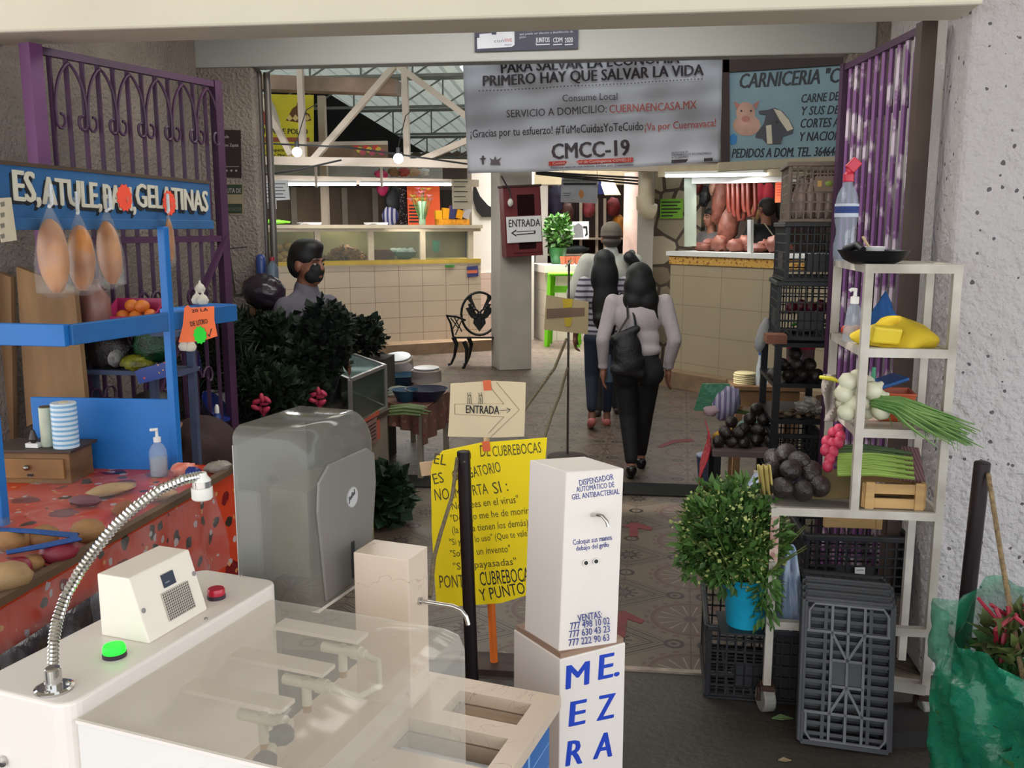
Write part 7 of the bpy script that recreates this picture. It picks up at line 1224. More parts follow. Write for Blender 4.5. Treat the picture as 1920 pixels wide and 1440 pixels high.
# crates under and in front of the rack
c = PY(1594, 1100, 3.9); crate('black crate in the shade under the rack deck with a white tag', (c.x, 4.0, max(.0, c.z - .02)), R(2), CRB, .42, .3, .26); cz = c.z - .02
crate('black crate on the floor under the shaded tagged crate', (c.x, 4.0, max(0, cz - .3)), R(2), CRB, .42, .3, .29) if cz > .28 else None
e, m, W, H = sign('white_tag', 'white tag on the crate under the rack', PY(1603, 1064, 3.83), PY(1622, 1064, 3.83), PY(1603, 1078, 3.83), PAPER, t=.003, cat='tag', board='card'); poly(m, [(1606, 1068), (1619, 1068), (1619, 1070), (1606, 1070)], M('tag_grey', (150, 150, 150), .8), e, 'text_line')
p = PY(1560, 1000, 3.9); t = thing('wooden_crate', 'pale wooden crate pieces on top of the tagged crate', 'crate', (c.x, 4.0, cz + .26)); MB().box((c.x, 3.95, cz + .29), (.22, .02, .05)).build('slat', BXW, t)
for x in (-.1, .11): MB().box((c.x + x, 3.95, cz + .31), (.025, .03, .09)).build('corner_post', BXW, t)
p = V((c.x - .07, 3.9, cz + .35)); center(one('white_peel', MB().ell(p, (.03, .015, .02), (0, .5, 0), 10, 6, .2), WHITE, 'white scrap above the wooden crate pieces', 'scrap', smooth=True))
tag(lump(PY(1478, 1160, 3.5).x, 3.5, .3, .045, .08, .26, 6, .3).build('white_bag', M('bag_white', (176, 180, 190), .4, var=.2, rgb2=(110, 140, 180), scale=12), None, smooth=True), 'white and blue plastic bag standing behind the left leg of the rack', 'bag'); tag(MB().box((PY(1478, 1160, 3.5).x, 3.52, .15), (.1, .16, .3)).build('dark_carton', M('carton_dark', (36, 32, 34), .8), None), 'dark carton under the white and blue bag', 'box')
bl, br = PZ(1496, 1396, .0), PZ(1670, 1420, .0); fw = (br - bl).length; ang = math.atan2((br - bl).y, (br - bl).x); mid = (bl + br) / 2; dv = V((math.sin(ang), -math.cos(ang), 0)); lean = R(15); Lc = .5
for k in range(4):
    off = .035 * k; base = mid - dv * (off + .0) + V((0, 0, .012))
    cpos = base - dv * (math.sin(lean) * Lc / 2) + V((0, 0, math.cos(lean) * Lc / 2 + .012 * k)); crate(['front grey crate of the nested stack leaning on end against the rack', 'second crate of the nested stack leaning against the rack', 'third crate of the nested stack leaning against the rack', 'rearmost crate of the nested stack leaning against the rack'][k], cpos, 0, CRG if k == 0 else CRB, fw * .98, Lc, .26 if k == 3 else .05, 'nested crates leaning on the rack', 8, 5 if k == 3 else 1, rot=(R(-90) - lean + R(180) if False else R(90) - lean, 0, 0), ribs=k == 0, solid_panel=False).rotation_euler = Euler((-(R(90) + lean), 0, ang + math.pi)) if False else (Matrix.Rotation(ang, 4, 'Z') @ Matrix.Rotation(-lean, 4, 'X') @ Matrix.Rotation(R(-90), 4, 'X')).to_euler()
# fallen leaf and low boards
p = PZ(1465, 1348, .004); center(one('fallen_leaf', MB().leaf(p - V((.035, 0, 0)), V((1, .1, 0)), V((0, 0, 1)), .08, .04), M('leaf_fallen', (104, 130, 80), .7), 'pale green leaf lying on the ground by the left castor', 'leaf', solid=.003)); p = PZ(1470, 1426, .003); center(one('fallen_leaf', MB().leaf(p - V((.02, 0, 0)), V((1, .1, 0)), V((0, 0, 1)), .045, .025), M('leaf_dry', (150, 130, 100), .8), 'small dry leaf on the dark ground near the leaning crates', 'leaf', solid=.003))
p = PZ(1700, 1385, 0); tag(MB().box((p.x + .03, p.y + .05, .03), (.32, .2, .06), (0, 0, .2)).build('dark_board', M('board_dark', (46, 40, 38), .8, var=.3, scale=6), None), 'low dark wooden board on the ground under the right castor', 'board')
# iron bollard with rope, green sack
IRN = M('bollard_brown', (44, 32, 34), .4, .3, var=.2)
b0 = PZ(1783, 1400, 0); b1 = PY(1842, 868, b0.y - .02); t = thing('iron_bollard', 'leaning dark brown iron post beside the white wall', 'post', b0); MB().tube([b0, b1], .026, 16).build('pole', IRN, t, smooth=True); MB().ell(b1, (.026, .026, .008), n=14, h=6).build('cap', IRN, t, smooth=True)
r0, r1 = b1 + V((.01, -.03, -.03)), PY(1905, 1200, 2.7); r2 = PY(1925, 1310, 2.6); one('rope', MB().tube([r0, r0.lerp(r1, .5) + V((.005, 0, -.03)), r1, r2, PY(1990, 1420, 2.4)], .008, 8), M('rope_tan', (190, 160, 116), .9, var=.3, scale=60, bump=.8), 'tan rope hanging from the top of the right iron post', 'rope', smooth=True)
g0 = PY(1865, 1300, 2.72); gx, gy = g0.x + .02, 2.72; t = thing('green_sack', 'green translucent plastic sack full of leaves beside the leaning post', 'bag', (gx, gy, 0))
NG = M('sack_green', (34, 150, 112), .22, var=.35, scale=5, bump=1, bscale=9, alpha=.62)
def sk(a, b):
    th = a * 6.2832; z = .72 * b; r = .15 + .035 * math.sin(b * 3.0) + .012 * math.sin(th * 7 + b * 9) + (.02 * math.sin(th * 3) if b > .7 else 0) + .008 * math.sin(th * 17 + b * 23)
    r += .009 * math.sin(th * 5 + b * 14) + .005 * math.sin(th * 11 - b * 21)
    if b > .7: q_ = (b - .7) / .3; r += .02 * q_ * q_; z += q_ * (.06 * math.sin(th) - .07 + .045 * max(0, math.sin(th * 1.0 - 2.2 + 3.14159)) + .018 * math.sin(th * 5))
    return V((gx + r * math.cos(th), gy + r * .9 * math.sin(th), max(.003, z)))
MB().grid(sk, 60, 30).build('sack', NG, t, smooth=True); lf = foliage((gx, gy, .3), (.115, .105, .27), 1100, .07, .05, .2, .5, 41); lf.build('leaves', M('chard_leaf', (60, 112, 46), .6, var=.5, scale=8, rgb2=(20, 50, 24)), t)
mb = MB()
for k in range(16):
    a = rnd.uniform(0, 6.28); q = V((gx + .03 + .05 * math.cos(a), gy + .05 * math.sin(a), .55)); mb.tube([q, q + V((rnd.uniform(-.04, .05), rnd.uniform(-.04, .03), .1)), q + V((rnd.uniform(-.08, .1), rnd.uniform(-.08, .05), .15))], [.008, .008, .006], 6)
mb.build('chard_stems', M('chard_red', (170, 36, 60), .5, var=.2), t, smooth=True); foliage((gx + .04, gy, .6), (.1, .1, .06), 160, .07, .04, .4, .1, 43).build('loose_leaves', M('leaf_olive', (96, 110, 50), .7, var=.4, scale=8), t)
# ================================================================ FOREGROUND: HAND WASHING STATION AND GEL DISPENSER
WPL = M('station_white', (226, 216, 208), .35, var=.03, scale=2); CHR = M('chrome', (200, 198, 196), .12, 1.0, var=.03); ZP, ZC = 1.05, .72
SA = R(21) - YAW; uu = V((math.sin(SA), math.cos(SA), 0)); vv = V((math.cos(SA), -math.sin(SA), 0)); S0 = PZ(125, 1326, ZP)
def S(u, v, z): return V((S0.x, S0.y, 0)) + uu * u + vv * v + V((0, 0, z))
SM = Matrix(((uu.x, -vv.x, 0, S0.x), (uu.y, -vv.y, 0, S0.y), (0, 0, 1, 0), (0, 0, 0, 1)))          # local x = u, y = -v
def uv(px, py, z): p = PZ(px, py, z) - S0; return p.dot(uu), p.dot(vv)
def rrect(u0, u1, v0, v1, r, n=5):
    out = []
    for cu, cv, a0 in ((u1 - r, v1 - r, 0), (u0 + r, v1 - r, 90), (u0 + r, v0 + r, 180), (u1 - r, v0 + r, 270)):
        out += [(cu + r * math.cos(R(a0 + 90 * i / n)), -(cv + r * math.sin(R(a0 + 90 * i / n)))) for i in range(n + 1)]
    return out
Lp = uv(532, 1090, ZP)[0] + .0
t = thing('wash_station', 'white hand washing station with chrome gooseneck, clear cover and marble top', 'wash station', S(.4, .3, 0))
MB().prism(rrect(-.0, Lp, -.21, .0, .03), ZP - .02, SM, .02).build('cabinet', WPL, t, bevel=.006, seg=3)
for u, v in ((-.045, 0),): pass
# marble countertop with two basins
MAR_ = M('marble_beige', (206, 188, 168), .3, var=.14, scale=5, rgb2=(176, 152, 130)); ue, ve = uv(1052, 1305, ZC); un = -.14
def vein():
    m, tt, p = newmat('marble_veined'); tc = tt.n('ShaderNodeTexCoord'); no = tt.n('ShaderNodeTexNoise', i_Scale=4.0, i_Detail=8.0, i_Distortion=1.5); tt.l(tc.outputs['Object'], no.inputs['Vector'])
    n2 = tt.n('ShaderNodeTexNoise', i_Scale=2.0, i_Detail=3.0); tt.l(tc.outputs['Object'], n2.inputs['Vector'])
    f = tt.m('LESS_THAN', tt.m('ABSOLUTE', tt.m('SUBTRACT', no.outputs[0], .5)), .002); tt.l(tt.mix(f, tt.mix(n2.outputs[0], sr(222, 204, 184), sr(196, 176, 156)), sr(172, 150, 130)), p.inputs['Base Color']); p.inputs['Roughness'].default_value = .3; return m
VEIN = vein()
a, b_ = [uv(x, y, ZC) for x, y in ((997, 1320), (962, 1358))], [uv(x, y, ZC) for x, y in ((953, 1385), (905, 1440))]
s1 = (a[1][0], a[0][0], uv(857, 1299, ZC)[1], a[0][1]); s2 = (b_[1][0], b_[0][0], uv(756, 1356, ZC)[1], b_[0][1])
ct = MB()
def slab(u0, u1, v0, v1, z0=ZC - .03, z1=ZC): ct.box(((u0 + u1) / 2, -(v0 + v1) / 2, (z0 + z1) / 2), (u1 - u0, v1 - v0, z1 - z0), m=SM)
slab(s1[1], ue, .0, ve); slab(s2[1], s1[0], .0, ve); slab(un, s2[0], .0, ve)
for s in (s1, s2): slab(s[0], s[1], .0, s[2]); slab(s[0], s[1], s[3], ve)
ct.build('countertop', VEIN, t)
for k, s in enumerate((s1, s2)):
    w_ = MB(); h = .12
    w_.box(((s[0] + s[1]) / 2, -(s[2] + s[3]) / 2, ZC - h), (s[1] - s[0] + .02, s[3] - s[2] + .02, .01), m=SM)
    for q in (((s[0] + s[1]) / 2, -s[2] + .005, s[1] - s[0], .008), ((s[0] + s[1]) / 2, -s[3] - .005, s[1] - s[0], .008), (s[0] - .005, -(s[2] + s[3]) / 2, .008, s[3] - s[2]), (s[1] + .005, -(s[2] + s[3]) / 2, .008, s[3] - s[2])): w_.box((q[0], q[1], ZC - h / 2 - .02), (q[2], q[3], h - .03), m=SM)
    w_.build('basin', MAR_, t)
MB().tube([S((s2[0] + s2[1]) / 2, s2[2] + .01, ZC - .075), S((s2[0] + s2[1]) / 2, s2[3] - .005, ZC - .075)], .036, 18).build('waste_pipe', M('pvc_grey', (186, 190, 200), .4), t, smooth=True)
TLB = tilemat('blue_mosaic', (52, 108, 176), (130, 170, 214), .035, .06, gw=.08)
MB().box(((un + ue) / 2 - .03, -ve + .03, ZC / 2 - .02), (ue - un - .02, .03, ZC - .05), m=SM).build('tiled_side', TLB, t); MB().box((ue - .06, -ve / 2, ZC / 2 - .02), (.04, ve - .06, ZC - .05), m=SM).build('tiled_back', MAR_, t)
# clear cover, shelves and plumbing
ACR = film('acrylic', (238, 234, 226), .2, .06, .03, 2); a4, a3, a1 = uv(175, 1357, 1.02), uv(620, 1432, 1.02), uv(505, 1129, 1.02)
u0, u1, v1 = a4[0], a1[0] + .01, a3[1]; v0 = .004
prof = [(v0, 1.02), (v1 - .04, 1.02), (v1 - .012, 1.012), (v1, .985), (v1, ZC + .002)]
MB().grid(lambda x, y: S(u0 + (u1 - u0) * x, *[(1 - (y * 4 - int(min(3, y * 4)))) * prof[int(min(3, y * 4))][k] + (y * 4 - int(min(3, y * 4))) * prof[int(min(3, y * 4)) + 1][k] for k in (0, 1)]), 1, 4).build('clear_cover', ACR, t, solid=.004)
fr = rrect(v0, v1, ZC + .002, 1.02, .015); MB().add([S(u0, x, -y if False else z) for x, z in ((v0, 1.018), (v1 - .04, 1.018), (v1 - .012, 1.01), (v1 - .002, .985), (v1 - .002, ZC), (v0, ZC))] , [(0, 1, 2, 3, 4, 5)]).build('cover_front', film('acrylic_front', (244, 240, 236), .62, .1, .02, 2), t, solid=.004)
MB().bar(S(u0 - .003, v0, 1.02), S(u0 - .003, v1 - .03, 1.02), .006).build('cover_edge', WPL, t)
for k, (l0, r0, ex) in enumerate((((445, 1169), (674, 1202), .045), ((360, 1226), (612, 1262), .045), ((265, 1288), (535, 1328), .045))):
    zb_ = .955; ul, vl = uv(*l0, zb_); ur, vr = uv(*r0, zb_); um = (ul + ur) / 2
    sh = MB().box((um + ex / 2, -vr / 2, zb_), (ex, vr, .008), m=SM).build('inner_shelf', WPL, t)
    vb = MB().tube([S(um + .015, vr * .55, zb_ - .03), S(um + .015, vr + .01, zb_ - .03)], .011, 10).tube([S(um + .015, vr * .78, zb_ - .02), S(um + .015, vr * .78, zb_ - .075)], .01, 10); vb.tube([S(um + .015, vr * .9, zb_ - .03), S(um + .015, vr * .99, zb_ - .03)], .015, 10); vb.build('valve', M('valve_white', (228, 222, 206), .4), t, smooth=True); MB().tube([S(um + .015, vr * .78, zb_ - .07), S(um + .015, vr * .78, zb_ - .09)], .008, 10).build('valve_nozzle', M('brass', (190, 150, 90), .3, .8), t)
    ends = (um, vr)
    if k == 0: hA = S(um + .015, vr, zb_ - .03)
    if k == 1:
        hB = S(um + .015, vr, zb_ - .03); MB().tube([hA, hA + vv * .04 - V((0, 0, .01)), hA.lerp(hB, .4) + vv * .07 - V((0, 0, .03)), hA.lerp(hB, .75) + vv * .05 - V((0, 0, .03)), hB], .007, 8).build('hose', M('valve_white', (0, 0, 0)), t, smooth=True)
    if k == 2:
        for j in range(2): MB().ell(S(um - .02 - .05 * j, vr + .015, zb_ - .03 - .02 * j), (.022, .02, .018), (0, 0, SA), 12, 8, .12).build('hose_clamp', M('clamp_grey', (70, 76, 84), .4), t, smooth=True)
        MB().tube([S(um + .0, vr, zb_ - .02), S(um - .05, vr + .01, zb_ - .05), S(um - .09, vr, zb_ - .07)], .008, 8).build('hose', M('valve_white', (0, 0, 0)), t, smooth=True)
# box with display and speaker grille
B1, B2, B3 = PZ(182, 1196, ZP), PZ(280, 1208, ZP), PZ(390, 1143, ZP); dl = (B3 - B2); Ld = dl.length; du = dl.normalized(); dv_ = (B2 - B1); wv = dv_.length; bxv = V((du.y, -du.x, 0))
hz_ = PY(182, 1080, B1.y).z; zt_ = hz_; tw = wv * .66; o = B2 - bxv * wv
pts = [o, B2, o + bxv * tw + V((0, 0, zt_ - ZP)), o + V((0, 0, zt_ - ZP))]
ctl = MB().add(pts + [p + du * Ld for p in pts], [(0, 1, 2, 3), (7, 6, 5, 4), (0, 4, 5, 1), (1, 5, 6, 2), (2, 6, 7, 3), (3, 7, 4, 0)]).build('control_box', M('box_cream', (232, 222, 208), .4, var=.02), t, bevel=.003)
fm, fW, fH = frame(pts[2], pts[2] + du * Ld, pts[1])
MB().box((fW * .54, -fH * .27, .0015), (fW * .19, fH * .2, .003), m=fm).build('display', M('display_dark', (48, 58, 74), .2), ctl, wd=False)
gr = MB(); nx, nz = 14, 11
for i in range(nx + 1): gr.box((fW * (.37 + .44 * i / nx), -fH * .64, .002), (.0012, fH * .42, .002), m=fm)
for j in range(nz + 1): gr.box((fW * .59, -fH * (.43 + .42 * j / nz), .002), (fW * .44, .0012, .002), m=fm)
MB().box((fW * .59, -fH * .64, .0005), (fW * .44, fH * .42, .001), m=fm).build('grille_back', M('grille_dark', (60, 52, 48), .8), ctl); gr.build('speaker_grille', M('grille_metal', (200, 190, 178), .4), ctl)
for x in (.06, .95): MB().lathe([(.005, 0), (.005, .002), (0, .002)], 10, (0, 0, 0), fm @ Matrix.Translation((fW * x, -fH * (.52 if x < .5 else .38), 0))).build('screw', CHR, ctl)
MB().box((fW * .5, -fH * .3, .0035), (fW * .07, .002, .001), m=fm).build('display_glint', M('glint_grey', (130, 140, 150), .5), ctl)  # glint drawn as a thin pale bar on the display
for px, py, nm, c, em in ((215, 1230, 'green_button', (20, 220, 40), 1.0), (406, 1121, 'red_button', (190, 24, 50), .0)):
    q = PZ(px, py, ZP); r = .0195 if em else .0175; bb = MB().lathe([(r * 1.06, 0), (r * 1.06, .007), (r, .008)], 22, q).build(nm + '_base', M('button_base', (54, 34, 52), .4), t)
    MB().lathe([(r, .007), (r, .017), (r * .9, .021), (0, .0215)], 22, q).build(nm, emis('lens_green', c, 1.1) if em else M('lens_red', c, .2), bb, smooth=True)
for px, py in ((452, 1080), (386, 1161)): MB().lathe([(.004, 0), (.003, .003), (0, .003)], 10, PZ(px, py, ZP)).build('rivet', M('rivet', (150, 140, 130), .4, .6), t)
MB().lathe([(.004, 0), (.009, .002), (.009, .008), (0, .009)], 12, (0, 0, 0), Matrix.Translation(PY(8, 1425, S(-.0, -.15, 0).y) + V((0, 0, 0))) @ Matrix.Rotation(R(90), 4, 'X')).build('lock', CHR, t)
# gooseneck
G0 = PZ(102, 1292, ZP); GV = VP(G0, G0 + V((math.sin(R(42)), math.cos(R(42)), 0)))
fl_ = MB().lathe([(.031, 0), (.031, .004), (.026, .006), (.013, .006), (.013, .036), (.011, .038)], 26, G0).build('flange', CHR, t, smooth=False)
for k in range(3): MB().lathe([(.005, .004), (.005, .008), (0, .009)], 10, G0 + V((.021 * math.cos(k * 2.1 + .6), .021 * math.sin(k * 2.1 + .6), 0))).build('flange_screw', CHR, fl_)
gp_ = [(100, 1245), (101, 1200), (108, 1160), (124, 1115), (150, 1070), (180, 1030), (215, 987), (255, 950), (300, 918), (345, 899), (378, 892)]
gq = [GV(*p) for p in gp_]; fine = []
for i in range(len(gq) - 1):
    for j in range(12): fine.append(gq[i].lerp(gq[i + 1], j / 12))
fine.append(gq[-1])
for it in range(3): fine = [fine[0]] + [(fine[i - 1] + fine[i] * 2 + fine[i + 1]) / 4 for i in range(1, len(fine) - 1)] + [fine[-1]]
MB().tube(fine, [.0098 if i % 2 else .0078 for i in range(len(fine))], 14).build('gooseneck', CHR, t, smooth=False)
hd = gq[-1] + V((-.001, 0, -.012)); MB().lathe([(.009, .018), (.011, .012), (.0165, .004), (.0165, -.008), (.0185, -.009), (.0185, -.028), (.016, -.031), (0, -.031)], 20, hd).build('spray_head', M('spray_white', (232, 228, 220), .35), t, smooth=True); MB().lathe([(.0172, .003), (.0172, -.008), (.0165, -.008)], 20, hd).build('spray_collar', CHR, t, smooth=True)
# towel dispenser on its post
zd1 = PZ(590, 832, 1.33); D0 = PZ(588, 1142, .965); D0.z = 0; du2, dv2 = uu, vv; wdt, dpt_, z0, z1 = .195, .295, .955, 1.362
DM = Matrix(((uu.x, -vv.x, 0, D0.x), (uu.y, -vv.y, 0, D0.y), (0, 0, 1, 0), (0, 0, 0, 1)))
t = thing('towel_dispenser', 'smoky grey clear paper towel dispenser with rounded top beside the marble block', 'dispenser', D0 + uu * .15 - vv * .1)
SMK = film('smoked_plastic', (132, 130, 122), .52, .1); SMK2 = M('dispenser_grey', (122, 118, 112), .3, var=.04)
def dome(y0, y1, x0, x1, za, zb_, r):
    pr = [(y0, za), (y1, za), (y1, zb_ - r)] + [(y1 - r + r * math.cos(R(90 * i / 6)) if y1 > y0 else y1 + r - r * math.cos(R(90 * i / 6)), zb_ - r + r * math.sin(R(90 * i / 6))) for i in range(1, 7)] + [(y0, zb_)]
    return pr
# profile in v (toward the right) and z, run along u with rounded ends
def dsp(i, j, nu_=10):
    pass
xs = [0, .006, .02, .05]; outer = MB(); nv = 12
def ringat(x, ins):
    r = .075; w0, w1 = wdt - 0.0, 0
    pts = [(-0.0 + 0, z0)]
    out = [(-ins * .6, z0), (-ins * .6, z1 - r - ins * .3)]
    for i in range(1, 9): a_ = R(90 * i / 8); out.append((-ins * .6 - r * .75 + r * .75 * math.cos(a_), z1 - r - ins * .8 + r * math.sin(a_)))
    out.append((-wdt, z1 - ins * .8)); out.append((-wdt, z0))
    return [V((D0.x, D0.y, 0)) + uu * x + vv * v_ + V((0, 0, z)) for v_, z in out]
stn = [(0, .03), (.004, .018), (.012, .008), (.028, 0), (dpt_ - .028, 0), (dpt_ - .012, .008), (dpt_ - .004, .018), (dpt_, .03)]
rings_ = [ringat(x, ins) for x, ins in stn]; n_ = len(rings_[0]); vs_ = [p for r_ in rings_ for p in r_]; fs_ = []
for i in range(len(stn) - 1):
    for j in range(n_ - 1): fs_.append((i * n_ + j, i * n_ + j + 1, (i + 1) * n_ + j + 1, (i + 1) * n_ + j))
fs_ += [tuple(range(n_))[::-1], tuple((len(stn) - 1) * n_ + j for j in range(n_))]
outer.add(vs_, fs_); outer.build('clear_shell', SMK, t, smooth=True)
MB().box((dpt_ / 2, wdt + .004, (z0 + z1) / 2 - .02), (dpt_ - .02, .012, z1 - z0 - .05), m=DM).build('back_plate', M('plate_white', (196, 194, 190), .5), t)
MB().box((.016, wdt - .025, z0 + .13), (.02, .06, .26), m=DM).build('side_plate', M('plate_pale', (206, 206, 204), .5), t, bevel=.012)
dp_ = [(.045, z0 + .01), (dpt_ - .05, z0 + .01), (dpt_ - .012, z1 - .18), (dpt_ - .016, z1 - .105), (dpt_ - .05, z1 - .085), (.07, z1 - .085), (.03, z1 - .115), (.022, z1 - .18)]
FMx = Matrix(((uu.x, 0, vv.x, D0.x), (uu.y, 0, vv.y, D0.y), (0, 1, 0, 0), (0, 0, 0, 1))); MB().prism(dp_, .008, FMx, -.002).build('front_door', SMK2, t, bevel=.004)
MB().box((dpt_ * .55, z0 + .07, .007), (.014, .09, .004), m=FMx).build('slot', M('slot_dark', (44, 44, 48), .4), t, bevel=.002)
lg = [(dpt_ * .56 + .026 * math.cos(R(i * 15)), z1 - .185 + .026 * math.sin(R(i * 15))) for i in range(24)]; lgo = MB().prism(lg, .002, FMx, .006).build('logo_badge', M('badge_grey', (150, 148, 146), .4), t)
MB().prism([(dpt_ * .56 + .023 * math.cos(R(i * 15)), z1 - .185 + .023 * math.sin(R(i * 15))) for i in range(24)], .001, FMx, .008).build('logo_field', M('badge_pale', (196, 194, 194), .4), lgo); text('Jofel', lgo, FMx, dpt_ * .56 - .019, z1 - .192, .016, M('badge_ink', (96, 94, 96), .4), .036, .01, .3, .45, lift=.0095)
MB().box((dpt_ * .5, wdt * .45, z0 + .16), (.2, .1, .2), m=DM).build('paper_stack', M('towel_paper', (170, 166, 130), .9, var=.1), t); MB().lathe([(.012, 0), (.012, .004), (.007, .004), (.007, .0)], 16, (0, 0, 0), Matrix.Translation(D0 + uu * .03 - vv * .115 + V((0, 0, z1 - .12))) @ Matrix.Rotation(R(90), 4, 'X')).build('lock', M('lock_dark', (60, 64, 68), .3, .5), t)
MB().bar(D0 + uu * dpt_ * .5 - vv * (wdt + .03) + V((0, 0, .0)), D0 + uu * dpt_ * .5 - vv * (wdt + .03) + V((0, 0, z1 - .1)), .04).build('post', M('post_steel', (150, 148, 144), .4, .6), t)
MB().bar(D0 + uu * .02 - vv * .01 + V((0, 0, z0 - .004)), D0 + uu * (dpt_ - .02) - vv * .01 + V((0, 0, z0 - .004)), .02, .008).build('bottom_lip', WPL, t)
# marble block with spout
K0 = PZ(771, 1330, ZC); K1 = PZ(811, 1288, ZC); ku = (K1 - K0).normalized(); kv = V((-ku.y, ku.x, 0)); hk = PY(770, 1050, K0.y).z - ZC; Lk = (PZ(810, 1025, ZC + hk) - PZ(770, 1050, ZC + hk)).length
wk = (PZ(770, 1050, ZC + hk) - PZ(666, 1036, ZC + hk)).length
t = thing('marble_block', 'beige marble block with a steel spout standing on the wash station', 'block', K0)
ub, vb_ = uu, -vv; MB().add([p + V((0, 0, z)) for z in (0, hk) for p in (K0, K0 + ub * Lk, K0 + ub * Lk + vb_ * wk, K0 + vb_ * wk)], [(3, 2, 1, 0), (4, 5, 6, 7), (0, 1, 5, 4), (1, 2, 6, 5), (2, 3, 7, 6), (3, 0, 4, 7)]).build('block_body', VEIN, t, bevel=.002)
sp0 = K0 + ub * Lk * .5 + V((0, 0, PY(795, 1143, K0.y).z - ZC)); sc = .08; MB().tube([sp0, sp0 + vv * .085 + uu * .0, sp0 + vv * .105 - V((0, 0, .006)), sp0 + vv * .117 - V((0, 0, .02)), sp0 + vv * .122 - V((0, 0, .038))], .0052, 10).build('spout', CHR, t, smooth=True); MB().tube([sp0 - vv * .004, sp0 + vv * .006], .009, 12).build('spout_collar', CHR, t)
# ---- gel dispenser box
zu, zl_ = 1.195, .733
T = [PZ(*p, zu) for p in ((1062, 885), (1170, 878), (993, 862))]; T.append(T[1] + T[2] - T[0]); Bq = [PZ(*p, zl_ + .012) for p in ((1048, 1222), (1157, 1206), (983, 1181))]; Bq.append(Bq[1] + Bq[2] - Bq[0])
t = thing('gel_dispenser', 'tall white automatic gel dispenser box with blue lettering and spout', 'dispenser', (T[0] + T[3]) / 2 * V((1, 1, 0)))
od = (0, 1, 3, 2); hx = [Bq[i] for i in od] + [T[i] for i in od]
bxo = MB().add(hx, [(3, 2, 1, 0), (4, 5, 6, 7), (0, 1, 5, 4), (1, 2, 6, 5), (2, 3, 7, 6), (3, 0, 4, 7)]).build('upper_box', WPL, t, bevel=.003)
Lq = [PZ(*p, zl_) for p in ((1050, 1237), (1173, 1205), (963, 1180))]; Lq.append(Lq[1] + Lq[2] - Lq[0]); Lo = [Lq[i] for i in od]
MB().add([V((p.x, p.y, 0)) for p in Lo] + Lo, [(3, 2, 1, 0), (4, 5, 6, 7), (0, 1, 5, 4), (1, 2, 6, 5), (2, 3, 7, 6), (3, 0, 4, 7)]).build('base_box', WPL, t, bevel=.003)
mi = [p.lerp((Lq[0] + Lq[3]) / 2, .04) for p in Lo]; MB().add(mi + [p + V((0, 0, .013)) for p in mi], [(3, 2, 1, 0), (4, 5, 6, 7), (0, 1, 5, 4), (1, 2, 6, 5), (2, 3, 7, 6), (3, 0, 4, 7)]).build('wooden_lip', M('lip_wood', (150, 120, 100), .7), t)
DBL = M('letter_blue', (40, 54, 130), .5, var=.03); MZB = M('letter_royal', (24, 62, 176), .5, var=.03)
m, W, H = frame(T[0], T[1], Bq[0]); pl = dict(lift=.0004, ext=.0002)
for s, a, b_, h in (('DISPENSADOR', (1086, 911), (1150, 899), 11), ('AUTOMÁTICO DE', (1081, 923), (1152, 913), 10), ('GEL ANTIBACTERIAL', (1072, 937), (1161, 926), 10), ('Coloque sus manos', (1074, 1022), (1147, 1012), 10), ('debajo del grifo', (1080, 1033), (1141, 1025), 9), ('VENTAS:', (1084, 1166), (1129, 1158), 13), ('777 498 10 02', (1069, 1181), (1143, 1170), 13), ('777 630 43 23', (1067, 1196), (1143, 1185), 13), ('777 222 90 63', (1066, 1212), (1142, 1201), 13)): tx(s, t, m, a, b_, h, DBL, .005, **pl)
for px, py in ((1098, 1055), (1117, 1052)): q = lxy(m, px, py); e = MB().lathe([(.008, 0), (.008, .004), (.0055, .004), (.0055, .001), (0, .001)], 16, (0, 0, 0), m @ Matrix.Translation((q.x, q.y, 0))).build('sensor', CHR, t); MB().lathe([(.0054, .0015), (0, .0018)], 12, (0, 0, 0), m @ Matrix.Translation((q.x, q.y, 0))).build('sensor_eye', BLACK, e)
q = lxy(m, 1110, 966); mb = [m @ V((q.x, q.y, 0)), m @ V((q.x + .006, q.y + .004, .02)), m @ V((q.x + .016, q.y + .003, .034)), m @ V((q.x + .024, q.y - .01, .044)), m @ V((q.x + .026, q.y - .022, .046))]; MB().tube(mb, .005, 10).build('spout', CHR, t, smooth=True)
m, W, H = frame(Lq[0], Lq[1], V((Lq[0].x, Lq[0].y, .3)))
for s, a, b_, h in (('M', (1057, 1294), (1098, 1284), 44), ('E.', (1118, 1276), (1155, 1268), 46), ('E', (1062, 1364), (1090, 1358), 46), ('Z', (1119, 1352), (1148, 1346), 46), ('R', (1057, 1438), (1086, 1432), 46), ('A', (1113, 1424), (1146, 1418), 46)): tx(s, t, m, a, b_, h, MZB, .03, **pl)
